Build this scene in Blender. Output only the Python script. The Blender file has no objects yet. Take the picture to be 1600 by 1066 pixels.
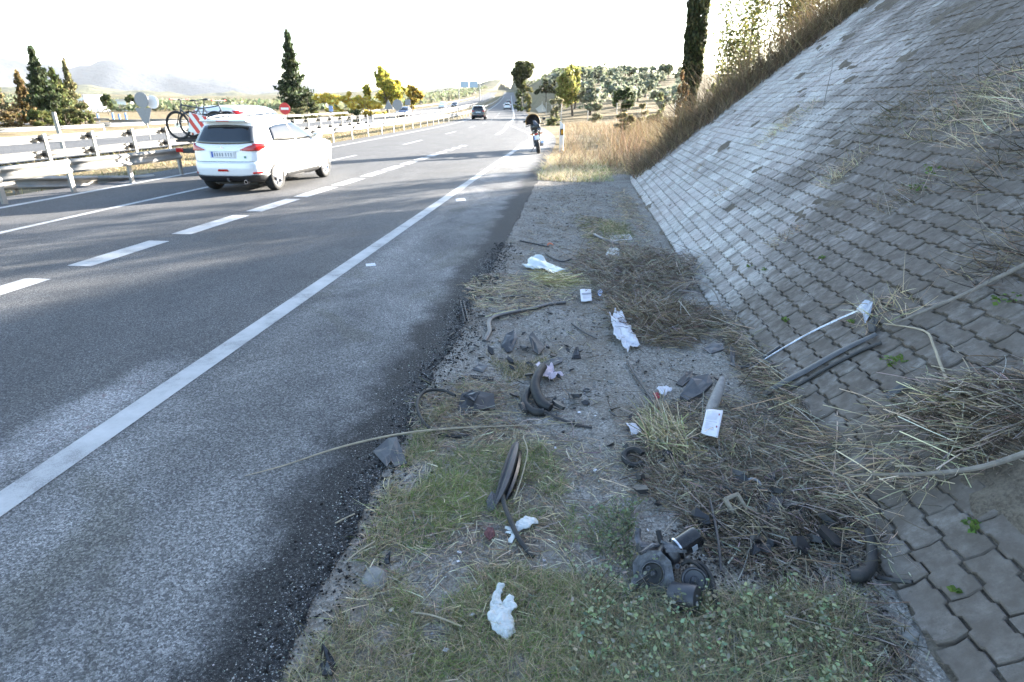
import bpy, bmesh, math, random
import numpy as np
from mathutils import Vector, Matrix, Euler, noise as mnoise

R = math.radians
random.seed(7)
rng = np.random.default_rng(11)

# ------------------------------------------------------------------ camera
CAM_H = 2.0
FPX = 930.0                      # focal length in pixels of a 1600 px wide frame
PITCH = math.atan((533 - 160) / FPX)
YAW = R(5.982)
scene = bpy.context.scene
COL = scene.collection
cam_data = bpy.data.cameras.new('camera')
cam = bpy.data.objects.new('camera', cam_data)
COL.objects.link(cam)
cam.location = (0, 0, CAM_H)
cam.rotation_euler = (R(90) - PITCH, 0, YAW)
cam_data.sensor_width = 36.0
cam_data.lens = FPX / 1600 * 36
cam_data.clip_start = 0.05
cam_data.clip_end = 40000
cam_data.dof.use_dof = True
cam_data.dof.focus_distance = 3.6
cam_data.dof.aperture_fstop = 4.0
scene.camera = cam
scene.render.resolution_x, scene.render.resolution_y = 1024, 682

# ------------------------------------------------------------------ sky, sun, exposure
SUN_AZ, SUN_EL = R(43), R(14.5)     # azimuth to the right of the road direction (+Y)
world = bpy.data.worlds.new('World')
scene.world = world
world.use_nodes = True
wn = world.node_tree
for n in list(wn.nodes):
    wn.nodes.remove(n)
sky = wn.nodes.new('ShaderNodeTexSky')
sky.sky_type = 'NISHITA'
sky.sun_disc = False
sky.sun_elevation = SUN_EL
sky.sun_rotation = SUN_AZ
sky.altitude = 600
sky.air_density = 1.0
sky.dust_density = 1.5
sky.ozone_density = 1.4
bg = wn.nodes.new('ShaderNodeBackground')
bg.inputs['Strength'].default_value = 0.082
wo = wn.nodes.new('ShaderNodeOutputWorld')
wn.links.new(sky.outputs[0], bg.inputs[0])
wn.links.new(bg.outputs[0], wo.inputs[0])

sun_data = bpy.data.lights.new('sun', 'SUN')
sun_data.energy = 5.0
sun_data.angle = R(0.53)
sun_data.color = (1.0, 0.93, 0.83)
sun = bpy.data.objects.new('sun', sun_data)
COL.objects.link(sun)
to_sun = Vector((math.sin(SUN_AZ) * math.cos(SUN_EL), math.cos(SUN_AZ) * math.cos(SUN_EL), math.sin(SUN_EL)))
sun.rotation_euler = to_sun.to_track_quat('Z', 'Y').to_euler()
sun.location = (20, 20, 20)

vs = scene.view_settings
vs.view_transform = 'Standard'
vs.look = 'None'
vs.exposure = 3.2
vs.gamma = 1.0
scene.cycles.use_denoising = True
scene.cycles.max_bounces = 6
scene.cycles.volume_bounces = 0

# ------------------------------------------------------------------ design helpers: a spot seen in the picture -> a place in the world
_cp, _sp, _cy, _sy = math.cos(PITCH), math.sin(PITCH), math.cos(YAW), math.sin(YAW)

def ray(u, v):
    a = (u - 800) / FPX
    b = (533 - v) / FPX
    x, y, z = a, _cp + b * _sp, -_sp + b * _cp
    return Vector((_cy * x - _sy * y, _sy * x + _cy * y, z))

def gp(u, v, z=0.0):
    d = ray(u, v)
    t = (z - CAM_H) / d.z
    return Vector((d.x * t, d.y * t, z))

def pp(u, v, Y):
    d = ray(u, v)
    t = Y / d.y
    return Vector((d.x * t, Y, CAM_H + d.z * t))

def to_px(p):
    X = _cy * p[0] + _sy * p[1]
    Y = -_sy * p[0] + _cy * p[1]
    Z = p[2] - CAM_H
    cz = Y * _cp - Z * _sp
    cyy = Y * _sp + Z * _cp
    if cz <= 0.05:
        return None
    return 800 + FPX * X / cz, 533 - FPX * cyy / cz, cz

TOE_X, TOE_Z, TAN_A = 1.4, -0.06, 0.8
COS_A = 1 / math.sqrt(1 + TAN_A ** 2)
SIN_A = TAN_A * COS_A

def slope_pt(u, v, lift=0.0):     # where a line of sight meets the paved slope
    d = ray(u, v)
    t = (-TAN_A * TOE_X + TOE_Z + lift - CAM_H) / (d.z - TAN_A * d.x)
    return Vector((d.x * t, d.y * t, CAM_H + d.z * t))

def any_pt(u, v, lift=0.0):       # verge or slope, whichever is met
    g = gp(u, v, verge_z_flat + lift)
    if g.x < TOE_X:
        return g
    return slope_pt(u, v, lift)

verge_z_flat = -0.05

def sstep(t):
    t = min(1.0, max(0.0, t))
    return t * t * (3 - 2 * t)

def lerp(a, b, t):
    return a + (b - a) * t

# ------------------------------------------------------------------ mesh helpers
class MB:
    """collects shapes, then links them as ONE mesh object"""
    def __init__(self):
        self.v, self.f, self.m = [], [], []

    def add(self, verts, faces, mi=0):
        o = len(self.v)
        self.v.extend([tuple(p) for p in verts])
        self.f.extend([tuple(i + o for i in q) for q in faces])
        self.m.extend([mi] * len(faces))
        return self

    def box(self, c, s, rot=None, mi=0, bev=0.0):
        hx, hy, hz = s[0] / 2, s[1] / 2, s[2] / 2
        if bev > 0:
            b = min(bev, hx * .9, hy * .9, hz * .9)
            bm = bmesh.new()
            bmesh.ops.create_cube(bm, size=1)
            for v in bm.verts:
                v.co = Vector((v.co.x * s[0], v.co.y * s[1], v.co.z * s[2]))
            bmesh.ops.bevel(bm, geom=bm.edges[:], offset=b, segments=2, affect='EDGES', profile=.6)
            bm.verts.index_update()
            vv = [v.co.copy() for v in bm.verts]
            ff = [[v.index for v in f.verts] for f in bm.faces]
            bm.free()
        else:
            vv = [Vector((x, y, z)) for x in (-hx, hx) for y in (-hy, hy) for z in (-hz, hz)]
            ff = [(0, 1, 3, 2), (4, 6, 7, 5), (0, 4, 5, 1), (2, 3, 7, 6), (0, 2, 6, 4), (1, 5, 7, 3)]
        if rot is not None:
            m = rot if isinstance(rot, Matrix) else Euler(rot).to_matrix()
            vv = [m @ p for p in vv]
        c = Vector(c)
        return self.add([p + c for p in vv], ff, mi)

    def tube(self, path, r, n=8, mi=0, closed=False, flat=1.0, cap=True, up=None):
        path = [Vector(p) for p in path]
        k = len(path)
        rs = r if hasattr(r, '__len__') else [r] * k
        rings, prev = [], None
        for i, p in enumerate(path):
            if closed:
                t = path[(i + 1) % k] - path[i - 1]
            else:
                t = path[min(i + 1, k - 1)] - path[max(i - 1, 0)]
            if t.length < 1e-9:
                t = Vector((0, 0, 1))
            t.normalize()
            if prev is None:
                ref = Vector(up) if up is not None else (Vector((0, 0, 1)) if abs(t.z) < .9 else Vector((1, 0, 0)))
            else:
                ref = prev
            a = ref - t * ref.dot(t)
            if a.length < 1e-6:
                a = t.orthogonal()
            a.normalize()
            prev = a
            b = t.cross(a)
            rings.append([p + (a * math.cos(2 * math.pi * j / n) * flat + b * math.sin(2 * math.pi * j / n)) * rs[i] for j in range(n)])
        vv = [q for ring in rings for q in ring]
        ff = []
        m = k if closed else k - 1
        for i in range(m):
            i2 = (i + 1) % k
            for j in range(n):
                j2 = (j + 1) % n
                ff.append((i * n + j, i2 * n + j, i2 * n + j2, i * n + j2))
        if not closed and cap:
            ff.append(tuple(range(n))[::-1])
            ff.append(tuple((k - 1) * n + j for j in range(n)))
        return self.add(vv, ff, mi)

    def prism(self, outline, depth, mat=None, mi=0):
        """outline in local XY, extruded from z=0 to z=depth, then placed by a 4x4 matrix"""
        n = len(outline)
        vv = [Vector((x, y, 0)) for x, y in outline] + [Vector((x, y, depth)) for x, y in outline]
        ff = [tuple(range(n))[::-1], tuple(range(n, 2 * n))]
        ff += [(i, (i + 1) % n, n + (i + 1) % n, n + i) for i in range(n)]
        if mat is not None:
            vv = [mat @ p for p in vv]
        return self.add(vv, ff, mi)

    def lathe(self, prof, n=24, mat=None, mi=0, close=True):
        """profile [(r, z)...] turned about local Z"""
        vv = [Vector((r * math.cos(2 * math.pi * j / n), r * math.sin(2 * math.pi * j / n), z)) for r, z in prof for j in range(n)]
        k = len(prof)
        ff = [(i * n + j, i * n + (j + 1) % n, (i + 1) * n + (j + 1) % n, (i + 1) * n + j) for i in range(k - 1) for j in range(n)]
        if close:
            if prof[0][0] > 1e-5:
                ff.append(tuple(range(n))[::-1])
            if prof[-1][0] > 1e-5:
                ff.append(tuple((k - 1) * n + j for j in range(n)))
        if mat is not None:
            vv = [mat @ p for p in vv]
        return self.add(vv, ff, mi)

    def grid(self, pts, closed_u=False, mi=0):
        """pts[i][j] grid of points"""
        a, b = len(pts), len(pts[0])
        ff = []
        for i in range(a - 1):
            for j in range(b if closed_u else b - 1):
                j2 = (j + 1) % b
                ff.append((i * b + j, i * b + j2, (i + 1) * b + j2, (i + 1) * b + j))
        return self.add([p for row in pts for p in row], ff, mi)

    def mesh(self, name, mats, smooth=False):
        me = bpy.data.meshes.new(name)
        me.from_pydata([tuple(p) for p in self.v], [], self.f)
        for m in (mats if isinstance(mats, (list, tuple)) else [mats]):
            me.materials.append(m)
        if any(self.m):
            me.polygons.foreach_set('material_index', self.m)
        if smooth:
            me.polygons.foreach_set('use_smooth', [True] * len(self.f))
        me.update()
        return me

    def build(self, name, mats, parent=None, smooth=False, fix=True):
        me = self.mesh(name, mats, smooth)
        if fix:
            bm = bmesh.new(); bm.from_mesh(me)
            bmesh.ops.recalc_face_normals(bm, faces=bm.faces[:])
            bm.to_mesh(me); bm.free()
        if smooth:
            try:
                me.set_sharp_from_angle(angle=R(38))
            except Exception:
                pass
        return link(name, me, parent)

def link(name, me, parent=None):
    o = bpy.data.objects.new(name, me)
    COL.objects.link(o)
    if parent is not None:
        o.parent = parent
    return o

def tag(o, label=None, cat=None, group=None, kind=None):
    if label: o['label'] = label
    if cat: o['category'] = cat
    if group: o['group'] = group
    if kind: o['kind'] = kind
    return o

def empty(name, loc, rz=0.0, label=None, cat=None, group=None, rot=None):
    o = bpy.data.objects.new(name, None)
    o.empty_display_size = 0.2
    COL.objects.link(o)
    o.location = loc
    o.rotation_euler = rot if rot is not None else (0, 0, rz)
    return tag(o, label, cat, group)

def copy_tree(o, parent=None):
    c = o.copy()
    COL.objects.link(c)
    c.parent = parent
    for ch in list(o.children):
        copy_tree(ch, c)
    return c

def solid(o, t, offset=0.0):
    m = o.modifiers.new('solid', 'SOLIDIFY')
    m.thickness = t
    m.offset = offset
    return o

def np_mesh(name, verts, quads, mats, cols=None, tris=None, smooth=False):
    me = bpy.data.meshes.new(name)
    verts = np.asarray(verts, dtype=np.float32)
    nq = 0 if quads is None else len(quads)
    nt = 0 if tris is None else len(tris)
    me.vertices.add(len(verts))
    me.vertices.foreach_set('co', verts.ravel())
    me.loops.add(nq * 4 + nt * 3)
    me.polygons.add(nq + nt)
    idx, starts = [], []
    if nq:
        idx.append(np.asarray(quads, dtype=np.int32).ravel()); starts.append(np.arange(nq) * 4)
    if nt:
        idx.append(np.asarray(tris, dtype=np.int32).ravel()); starts.append(nq * 4 + np.arange(nt) * 3)
    me.loops.foreach_set('vertex_index', np.concatenate(idx).astype(np.int32))
    me.polygons.foreach_set('loop_start', np.concatenate(starts).astype(np.int32))
    if smooth:
        me.polygons.foreach_set('use_smooth', np.ones(nq + nt, dtype=bool))
    me.update(calc_edges=True)
    for m in (mats if isinstance(mats, (list, tuple)) else [mats]):
        me.materials.append(m)
    if cols is not None:
        a = me.attributes.new('col', 'FLOAT_COLOR', 'POINT')
        c4 = np.ones((len(verts), 4), dtype=np.float32)
        c4[:, :3] = cols
        a.data.foreach_set('color', c4.ravel())
    return me

def ribbons(roots, dirs, length, width, bend, cols, seg=3, droop=None, taper=True):
    """many thin blades: returns verts, quads, cols.  bend = sideways/curl vector (N,3)"""
    roots = np.asarray(roots, float); dirs = np.asarray(dirs, float)
    N = len(roots)
    length = np.broadcast_to(length, (N,)); width = np.broadcast_to(width, (N,))
    dirs = dirs / np.linalg.norm(dirs, axis=1, keepdims=True)
    side = np.cross(dirs, rng.normal(size=(N, 3)))
    side /= np.linalg.norm(side, axis=1, keepdims=True) + 1e-9
    V = np.zeros((N, seg + 1, 2, 3)); C = np.zeros((N, seg + 1, 2, 3))
    for s in range(seg + 1):
        t = s / seg
        p = roots + dirs * (length * t)[:, None] + bend * (t * t) * length[:, None]
        w = width * ((1 - .85 * t ** 1.5) if taper else 1.0) * .5
        V[:, s, 0] = p - side * w[:, None]
        V[:, s, 1] = p + side * w[:, None]
        C[:, s, 0] = cols; C[:, s, 1] = cols
    base = (np.arange(N) * (seg + 1) * 2)[:, None]
    q = []
    for s in range(seg):
        a = base + s * 2
        q.append(np.concatenate([a, a + 1, a + 3, a + 2], axis=1))
    Q = np.stack(q, axis=1).reshape(-1, 4)
    return V.reshape(-1, 3), Q, C.reshape(-1, 3)

def merge(parts):
    V, Q, C, o = [], [], [], 0
    for v, q, c in parts:
        V.append(v); Q.append(q + o); C.append(c); o += len(v)
    return np.concatenate(V), np.concatenate(Q), np.concatenate(C)

def vary(base, n, amt=.25, hue=.08):
    b = np.asarray(base, float)[None, :]
    k = 1 + rng.normal(0, amt, (n, 1))
    return np.clip(b * np.clip(k, .35, 1.9) * (1 + rng.normal(0, hue, (n, 3))), 0.004, .9)

# ------------------------------------------------------------------ materials
class N:
    def __init__(self, name):
        self.mat = bpy.data.materials.new(name)
        self.mat.use_nodes = True
        self.t = self.mat.node_tree
        self.b = self.t.nodes['Principled BSDF']
        self.out = self.t.nodes['Material Output']

    def n(self, kind, **kw):
        x = self.t.nodes.new(kind)
        for k, v in kw.items():
            if k.startswith('i_'):
                x.inputs[k[2:].replace('_', ' ')].default_value = v
            else:
                setattr(x, k, v)
        return x

    def l(self, a, b):
        self.t.links.new(a, b)

    def coord(self, which='Object'):
        return self.n('ShaderNodeTexCoord').outputs[which]

    def noise(self, scale, detail=4, rough=.55, vec=None, stretch=None, distort=0):
        x = self.n('ShaderNodeTexNoise')
        x.inputs['Scale'].default_value = scale
        x.inputs['Detail'].default_value = detail
        x.inputs['Roughness'].default_value = rough
        x.inputs['Distortion'].default_value = distort
        vec = vec or self.coord()
        if stretch:
            mp = self.n('ShaderNodeMapping')
            mp.inputs['Scale'].default_value = stretch
            self.l(vec, mp.inputs['Vector']); vec = mp.outputs[0]
        self.l(vec, x.inputs['Vector'])
        return x.outputs['Fac']

    def ramp(self, fac, stops, interp='LINEAR'):
        x = self.n('ShaderNodeValToRGB')
        x.color_ramp.interpolation = interp
        e = x.color_ramp.elements
        while len(e) < len(stops):
            e.new(.5)
        for i, (p, c) in enumerate(stops):
            e[i].position = p
            if not hasattr(c, '__len__'):
                c = (c, c, c)
            e[i].color = (*c, 1)
        self.l(fac, x.inputs[0])
        return x.outputs[0]

    def mix(self, fac, a, b, blend='MIX'):
        x = self.n('ShaderNodeMix', data_type='RGBA', blend_type=blend)
        for s, val in ((x.inputs[0], fac), (x.inputs[6], a), (x.inputs[7], b)):
            if hasattr(val, 'links'):
                self.l(val, s)
            elif hasattr(val, '__len__'):
                s.default_value = (*val[:3], 1)
            else:
                s.default_value = val
        return x.outputs[2]

    def math(self, op, a, b=None):
        x = self.n('ShaderNodeMath', operation=op)
        for s, val in ((x.inputs[0], a), (x.inputs[1], b)):
            if val is None: continue
            if hasattr(val, 'links'): self.l(val, s)
            else: s.default_value = val
        return x.outputs[0]

    def bump(self, h, strength=.5, dist=.01, prev=None):
        x = self.n('ShaderNodeBump')
        x.inputs['Strength'].default_value = strength
        x.inputs['Distance'].default_value = dist
        self.l(h, x.inputs['Height'])
        if prev is not None: self.l(prev, x.inputs['Normal'])
        self.l(x.outputs[0], self.b.inputs['Normal'])
        return x.outputs[0]

    def set(self, **kw):
        for k, v in kw.items():
            s = self.b.inputs[{'col': 'Base Color', 'rough': 'Roughness', 'metal': 'Metallic', 'spec': 'Specular IOR Level',
                               'emit': 'Emission Color', 'estr': 'Emission Strength', 'alpha': 'Alpha', 'trans': 'Transmission Weight',
                               'coat': 'Coat Weight', 'sss': 'Subsurface Weight', 'ior': 'IOR'}[k]]
            if hasattr(v, 'links'): self.l(v, s)
            elif hasattr(v, '__len__'): s.default_value = (*v[:3], 1)
            else: s.default_value = v
        return self

_mats = {}
def M(name, col, rough=.6, metal=0.0, var=.18, scale=9.0, bump=0.0, dirt=0.0, dirt_col=(.16, .13, .10), spec=.5, coat=0.0):
    """a plain procedural material: tone variation, a little dirt, fine relief"""
    if name in _mats: return _mats[name]
    m = N(name)
    c = m.coord()
    f = m.noise(scale, 5, .6, c)
    lo = tuple(max(0, k * (1 - var)) for k in col); hi = tuple(min(1, k * (1 + var)) for k in col)
    cc = m.ramp(f, [(.3, lo), (.7, hi)])
    if dirt > 0:
        d = m.ramp(m.noise(scale * .6, 6, .7, c), [(.5 - dirt * .3, 0.0), (.75, min(1, dirt * 1.4))])
        cc = m.mix(d, cc, dirt_col)
    rr = m.ramp(f, [(.25, max(.02, rough - .08)), (.75, min(1, rough + .1))])
    m.set(col=cc, rough=rr, metal=metal, spec=spec, coat=coat)
    if bump > 0:
        m.bump(m.noise(scale * 6, 4, .6, c), bump, .004)
    _mats[name] = m.mat
    return m.mat

def leafmat(name, rough=.6, trans=.25):
    """colour from the 'col' attribute, with light passing through thin blades"""
    if name in _mats: return _mats[name]
    m = N(name)
    a = m.n('ShaderNodeAttribute', attribute_name='col')
    m.set(col=a.outputs['Color'], rough=rough, spec=.25)
    if trans > 0:
        tr = m.n('ShaderNodeBsdfTranslucent')
        m.l(a.outputs['Color'], tr.inputs['Color'])
        mx = m.n('ShaderNodeMixShader')
        mx.inputs[0].default_value = trans
        m.l(m.b.outputs[0], mx.inputs[1]); m.l(tr.outputs[0], mx.inputs[2])
        m.l(mx.outputs[0], m.out.inputs['Surface'])
    _mats[name] = m.mat
    return m.mat

# ================================================================== THE SETTING
def softplus(t):
    return t if t > 30 else math.log1p(math.exp(t))

def x_off(y):                      # the motorway bends gently left
    return -0.107 * 12 * softplus((y - 62) / 12) if y > 0 else 0.0

def road_z(y):                     # and climbs
    t = max(0.0, y - 90)
    return 0.00488 * t + 2.81e-5 * t * t if t < 620 else 13.8 + (t - 620) * .02

def terrain(x, y):
    xr = x - x_off(y)
    rz = road_z(y)
    hill = 11.0 * sstep((y - 60) / 200) * sstep((xr + 6) / 18)
    hill *= 1 - .5 * sstep((y - 300) / 400)
    left = -0.5 * sstep((-xr - 34) / 20)
    far = 0.0
    d = math.hypot(x, y)
    if d > 500:
        far = sstep((d - 500) / 1500) * (22 + 24 * mnoise.noise(Vector((x / 900, y / 900, 3.1))) + 8 * mnoise.noise(Vector((x / 260, y / 260, 9))))
    small = 0.0
    if xr > 2 or xr < -36:
        small = .25 * mnoise.noise(Vector((x / 9, y / 9, 0))) * sstep((d - 25) / 30)
    base = rz * sstep(1 - (abs(xr + 14) - 30) / 120)
    z = base + max(hill, 0) + left + far + small
    if -33 < xr < (2.0 if y > 18 else 80):
        k = sstep((xr + 33) / 4)
        k2 = sstep((2.0 - xr) / 3.5) if y > 18 else 1.0
        z = lerp(z, rz - 0.06, min(k, k2))
    return z

YC, RC = 16.6, 11.0                # where the paved slope starts to turn, and the turning radius at its toe
XC = TOE_X + RC
TOP_H = 7.0
T_MAX = 8.9

def on_slope(s, t, h=0.0):
    """s metres along the toe, t metres up the slope, h metres above it -> point, along, up, normal"""
    if s <= YC:
        p = Vector((TOE_X + t * COS_A, s, TOE_Z + t * SIN_A))
        al, upv, nn = Vector((0, 1, 0)), Vector((COS_A, 0, SIN_A)), Vector((-SIN_A, 0, COS_A))
    else:
        r = max(.3, RC - t * COS_A)
        ph = (s - YC) / r
        cph, sph = math.cos(ph), math.sin(ph)
        p = Vector((XC - r * cph, YC + r * sph, TOE_Z + t * SIN_A))
        al = Vector((sph, cph, 0))
        upv = Vector((cph * COS_A, -sph * COS_A, SIN_A))
        nn = Vector((-cph * SIN_A, sph * SIN_A, COS_A))
    return p + nn * h, al, upv, nn

# ---------- materials of the setting
def mat_asphalt():
    m = N('asphalt')
    c = m.coord()
    grain = m.noise(210, 2, .7, c)
    chip = m.noise(62, 4, .8, c)
    big = m.noise(.42, 4, .6, c, stretch=(1.0, .45, 1))
    patch = m.noise(1.1, 6, .68, c, stretch=(1.0, .55, 1), distort=.5)
    col = m.ramp(grain, [(.30, (.022, .022, .024)), (.5, (.068, .068, .070)), (.66, (.150, .149, .148)), (.78, (.34, .335, .33))])
    col = m.mix(m.ramp(chip, [(.36, .85), (.50, 0.0)]), col, (.024, .024, .026))
    col = m.mix(m.ramp(chip, [(.56, 0.0), (.70, .75)]), col, (.26, .26, .255))
    col = m.mix(m.ramp(patch, [(.40, .5), (.56, 0.0)]), col, (.048, .047, .047))
    sep = m.n('ShaderNodeSeparateXYZ'); m.l(c, sep.inputs[0])
    X = sep.outputs[0]
    # pale dust on the hard shoulder, in drifts
    sh = m.ramp(m.math('ADD', m.math('MULTIPLY', X, .25), 1.15), [(.0, .12), (.36, .22), (.50, .95), (.80, .85), (.93, .3)])
    dust = m.math('MULTIPLY', sh, m.ramp(m.noise(.9, 12, .76, c, stretch=(.8, .5, 1), distort=.6), [(.36, .10), (.60, 1.0)]))
    dust = m.math('MULTIPLY', dust, m.ramp(m.math('ADD', m.math('MULTIPLY', grain, .6), m.math('MULTIPLY', chip, .4)), [(.40, .08), (.58, .95)]))
    col = m.mix(dust, col, (.36, .35, .335))
    wear = m.ramp(m.noise(1.0, 3, .5, c, stretch=(1.1, .035, 1)), [(.50, 0.0), (.66, .28)])
    col = m.mix(wear, col, (.05, .05, .052))
    col = m.mix(m.ramp(big, [(.55, 0.0), (.70, .35)]), col, (.075, .07, .06))
    stain = m.math('MULTIPLY', m.ramp(m.noise(.62, 9, .66, c, stretch=(.9, .8, 1), distort=1.0), [(.555, 0.0), (.60, .75)]), m.ramp(grain, [(.35, 1.0), (.65, .35)]))
    col = m.mix(m.math('MULTIPLY', stain, sh), col, (.085, .08, .062))
    # a pale scuffed smear with reddish specks in the near lane
    v = m.n('ShaderNodeVectorMath', operation='SUBTRACT'); m.l(c, v.inputs[0]); v.inputs[1].default_value = (-3.30, 3.25, 0)
    mp = m.n('ShaderNodeMapping'); mp.inputs['Rotation'].default_value = (0, 0, .16); mp.inputs['Scale'].default_value = (3.0, .85, 1)
    m.l(v.outputs[0], mp.inputs['Vector'])
    ln = m.n('ShaderNodeVectorMath', operation='LENGTH'); m.l(mp.outputs[0], ln.inputs[0])
    smear = m.math('SUBTRACT', 1.0, m.math('ADD', ln.outputs['Value'], m.math('MULTIPLY', m.math('SUBTRACT', m.noise(3.0, 8, .75, c), .5), 1.7)))
    smear = m.math('MULTIPLY', m.ramp(smear, [(.0, 0.0), (.75, .8)]), m.ramp(m.math('ADD', m.math('MULTIPLY', grain, .5), m.math('MULTIPLY', chip, .5)), [(.36, .05), (.56, 1.0)]))
    red = m.ramp(m.noise(9, 4, .7, c), [(.56, (.40, .39, .385)), (.70, (.26, .17, .17))])
    col = m.mix(smear, col, red)
    # bitumen-black crumbling band along the edge
    e = m.math('ADD', X, m.math('MULTIPLY', m.math('SUBTRACT', m.noise(2.6, 6, .72, c), .5), .75))
    band = m.ramp(m.math('ADD', e, 2.0), [(.42, 0.0), (.66, .95)])
    dark = m.ramp(m.math('ADD', m.math('MULTIPLY', grain, .5), m.math('MULTIPLY', chip, .5)), [(.40, (.004, .004, .005)), (.53, (.016, .0155, .0155)), (.59, (.10, .098, .094)), (.66, (.40, .39, .375))])
    near = m.ramp(m.math('MULTIPLY', sep.outputs[1], .02), [(.50, 1.0), (.75, .1)])
    col = m.mix(m.math('MULTIPLY', band, near), col, dark)
    # each stone of the aggregate has its own tone
    cell = m.n('ShaderNodeTexVoronoi'); cell.inputs['Scale'].default_value = 105; m.l(c, cell.inputs['Vector'])
    sepc = m.n('ShaderNodeSeparateColor'); m.l(cell.outputs['Color'], sepc.inputs[0])
    tone = m.math('ADD', m.math('MULTIPLY', m.math('POWER', sepc.outputs[0], 1.5), 1.25), .52)
    sc = m.n('ShaderNodeVectorMath', operation='SCALE'); m.l(col, sc.inputs[0]); m.l(tone, sc.inputs['Scale'])
    col = sc.outputs[0]
    m.set(col=col, rough=m.ramp(grain, [(.3, .75), (.7, .92)]), spec=.35)
    m.bump(grain, .55, .006, m.bump(cell.outputs['Distance'], .6, .006))
    return m.mat

def mat_paint():
    m = N('road_paint')
    c = m.coord()
    grain = m.noise(170, 2, .7, c)
    worn = m.noise(2.2, 6, .72, c)
    mask = m.ramp(m.math('ADD', m.math('MULTIPLY', grain, .45), m.math('MULTIPLY', worn, .75)), [(.40, .75), (.58, .06), (.75, .0)])
    col = m.mix(mask, m.ramp(worn, [(.3, (.36, .355, .345)), (.7, (.50, .495, .485))]), (.10, .10, .10))
    m.set(col=col, rough=.7, spec=.3)
    m.bump(grain, .35, .004)
    return m.mat

def mat_ground():
    m = N('dry_ground')
    g = m.n('ShaderNodeNewGeometry').outputs['Position']
    a = m.noise(.05, 5, .6, g); b = m.noise(.9, 6, .65, g); d = m.noise(9, 5, .7, g)
    col = m.ramp(b, [(.3, (.13, .095, .05)), (.55, (.27, .21, .12)), (.75, (.36, .29, .175))])
    col = m.mix(m.ramp(a, [(.5, 0.0), (.7, .55)]), col, (.085, .095, .038))
    col = m.mix(m.ramp(d, [(.35, .55), (.6, 0.0)]), col, (.10, .08, .05))
    # olive groves too far off to tell the trees apart
    vo = m.n('ShaderNodeTexVoronoi'); vo.inputs['Scale'].default_value = .11; vo.inputs['Randomness'].default_value = .6
    m.l(g, vo.inputs['Vector'])
    dots = m.ramp(vo.outputs['Distance'], [(.30, 1.0), (.52, 0.0)])
    sep = m.n('ShaderNodeSeparateXYZ'); m.l(g, sep.inputs[0])
    ln = m.n('ShaderNodeVectorMath', operation='LENGTH'); m.l(g, ln.inputs[0])
    far = m.ramp(m.math('MULTIPLY', ln.outputs['Value'], .001), [(.28, 0.0), (.45, 1.0)])
    col = m.mix(m.math('MULTIPLY', dots, far), col, (.052, .065, .035))
    col = m.mix(m.math('MULTIPLY', far, m.ramp(m.noise(.004, 4, .6, g), [(.4, 0.0), (.65, .6)])), col, (.06, .075, .04))
    m.set(col=col, rough=.95, spec=.1)
    m.bump(d, .6, .06)
    return m.mat

def mat_verge():
    m = N('gravel_verge')
    c = m.n('ShaderNodeNewGeometry').outputs['Position']
    vo = m.n('ShaderNodeTexVoronoi'); vo.inputs['Scale'].default_value = 75
    m.l(c, vo.inputs['Vector'])
    fine = m.noise(140, 3, .7, c); mid = m.noise(11, 5, .65, c); big = m.noise(1.5, 5, .6, c)
    st = m.ramp(vo.outputs['Color'], [(.1, (.17, .155, .135)), (.5, (.32, .295, .26)), (.85, (.46, .435, .395))])
    col = m.mix(m.ramp(fine, [(.3, .75), (.62, .0)]), st, (.10, .09, .078))
    col = m.mix(m.ramp(mid, [(.48, 0.0), (.68, .75)]), col, (.17, .145, .115))
    col = m.mix(m.ramp(big, [(.46, 0.0), (.66, .6)]), col, (.15, .122, .092))
    m.set(col=col, rough=.95, spec=.15)
    b1 = m.bump(vo.outputs['Distance'], .8, .010)
    b2 = m.bump(fine, .5, .006, b1)
    m.bump(mid, .4, .02, b2)
    return m.mat

def mat_soil(name='slope_soil', k=1.0):
    m = N(name)
    c = m.n('ShaderNodeNewGeometry').outputs['Position']
    a = m.noise(6, 6, .7, c); b = m.noise(70, 4, .7, c)
    col = m.ramp(b, [(.3, (.035 * k, .029 * k, .023 * k)), (.7, (.10 * k, .083 * k, .064 * k))])
    col = m.mix(m.ramp(a, [(.45, 0.0), (.7, .6)]), col, (.13 * k, .11 * k, .088 * k))
    m.set(col=col, rough=1, spec=.1)
    m.bump(b, .9, .012, m.bump(a, .5, .03))
    return m.mat

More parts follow.
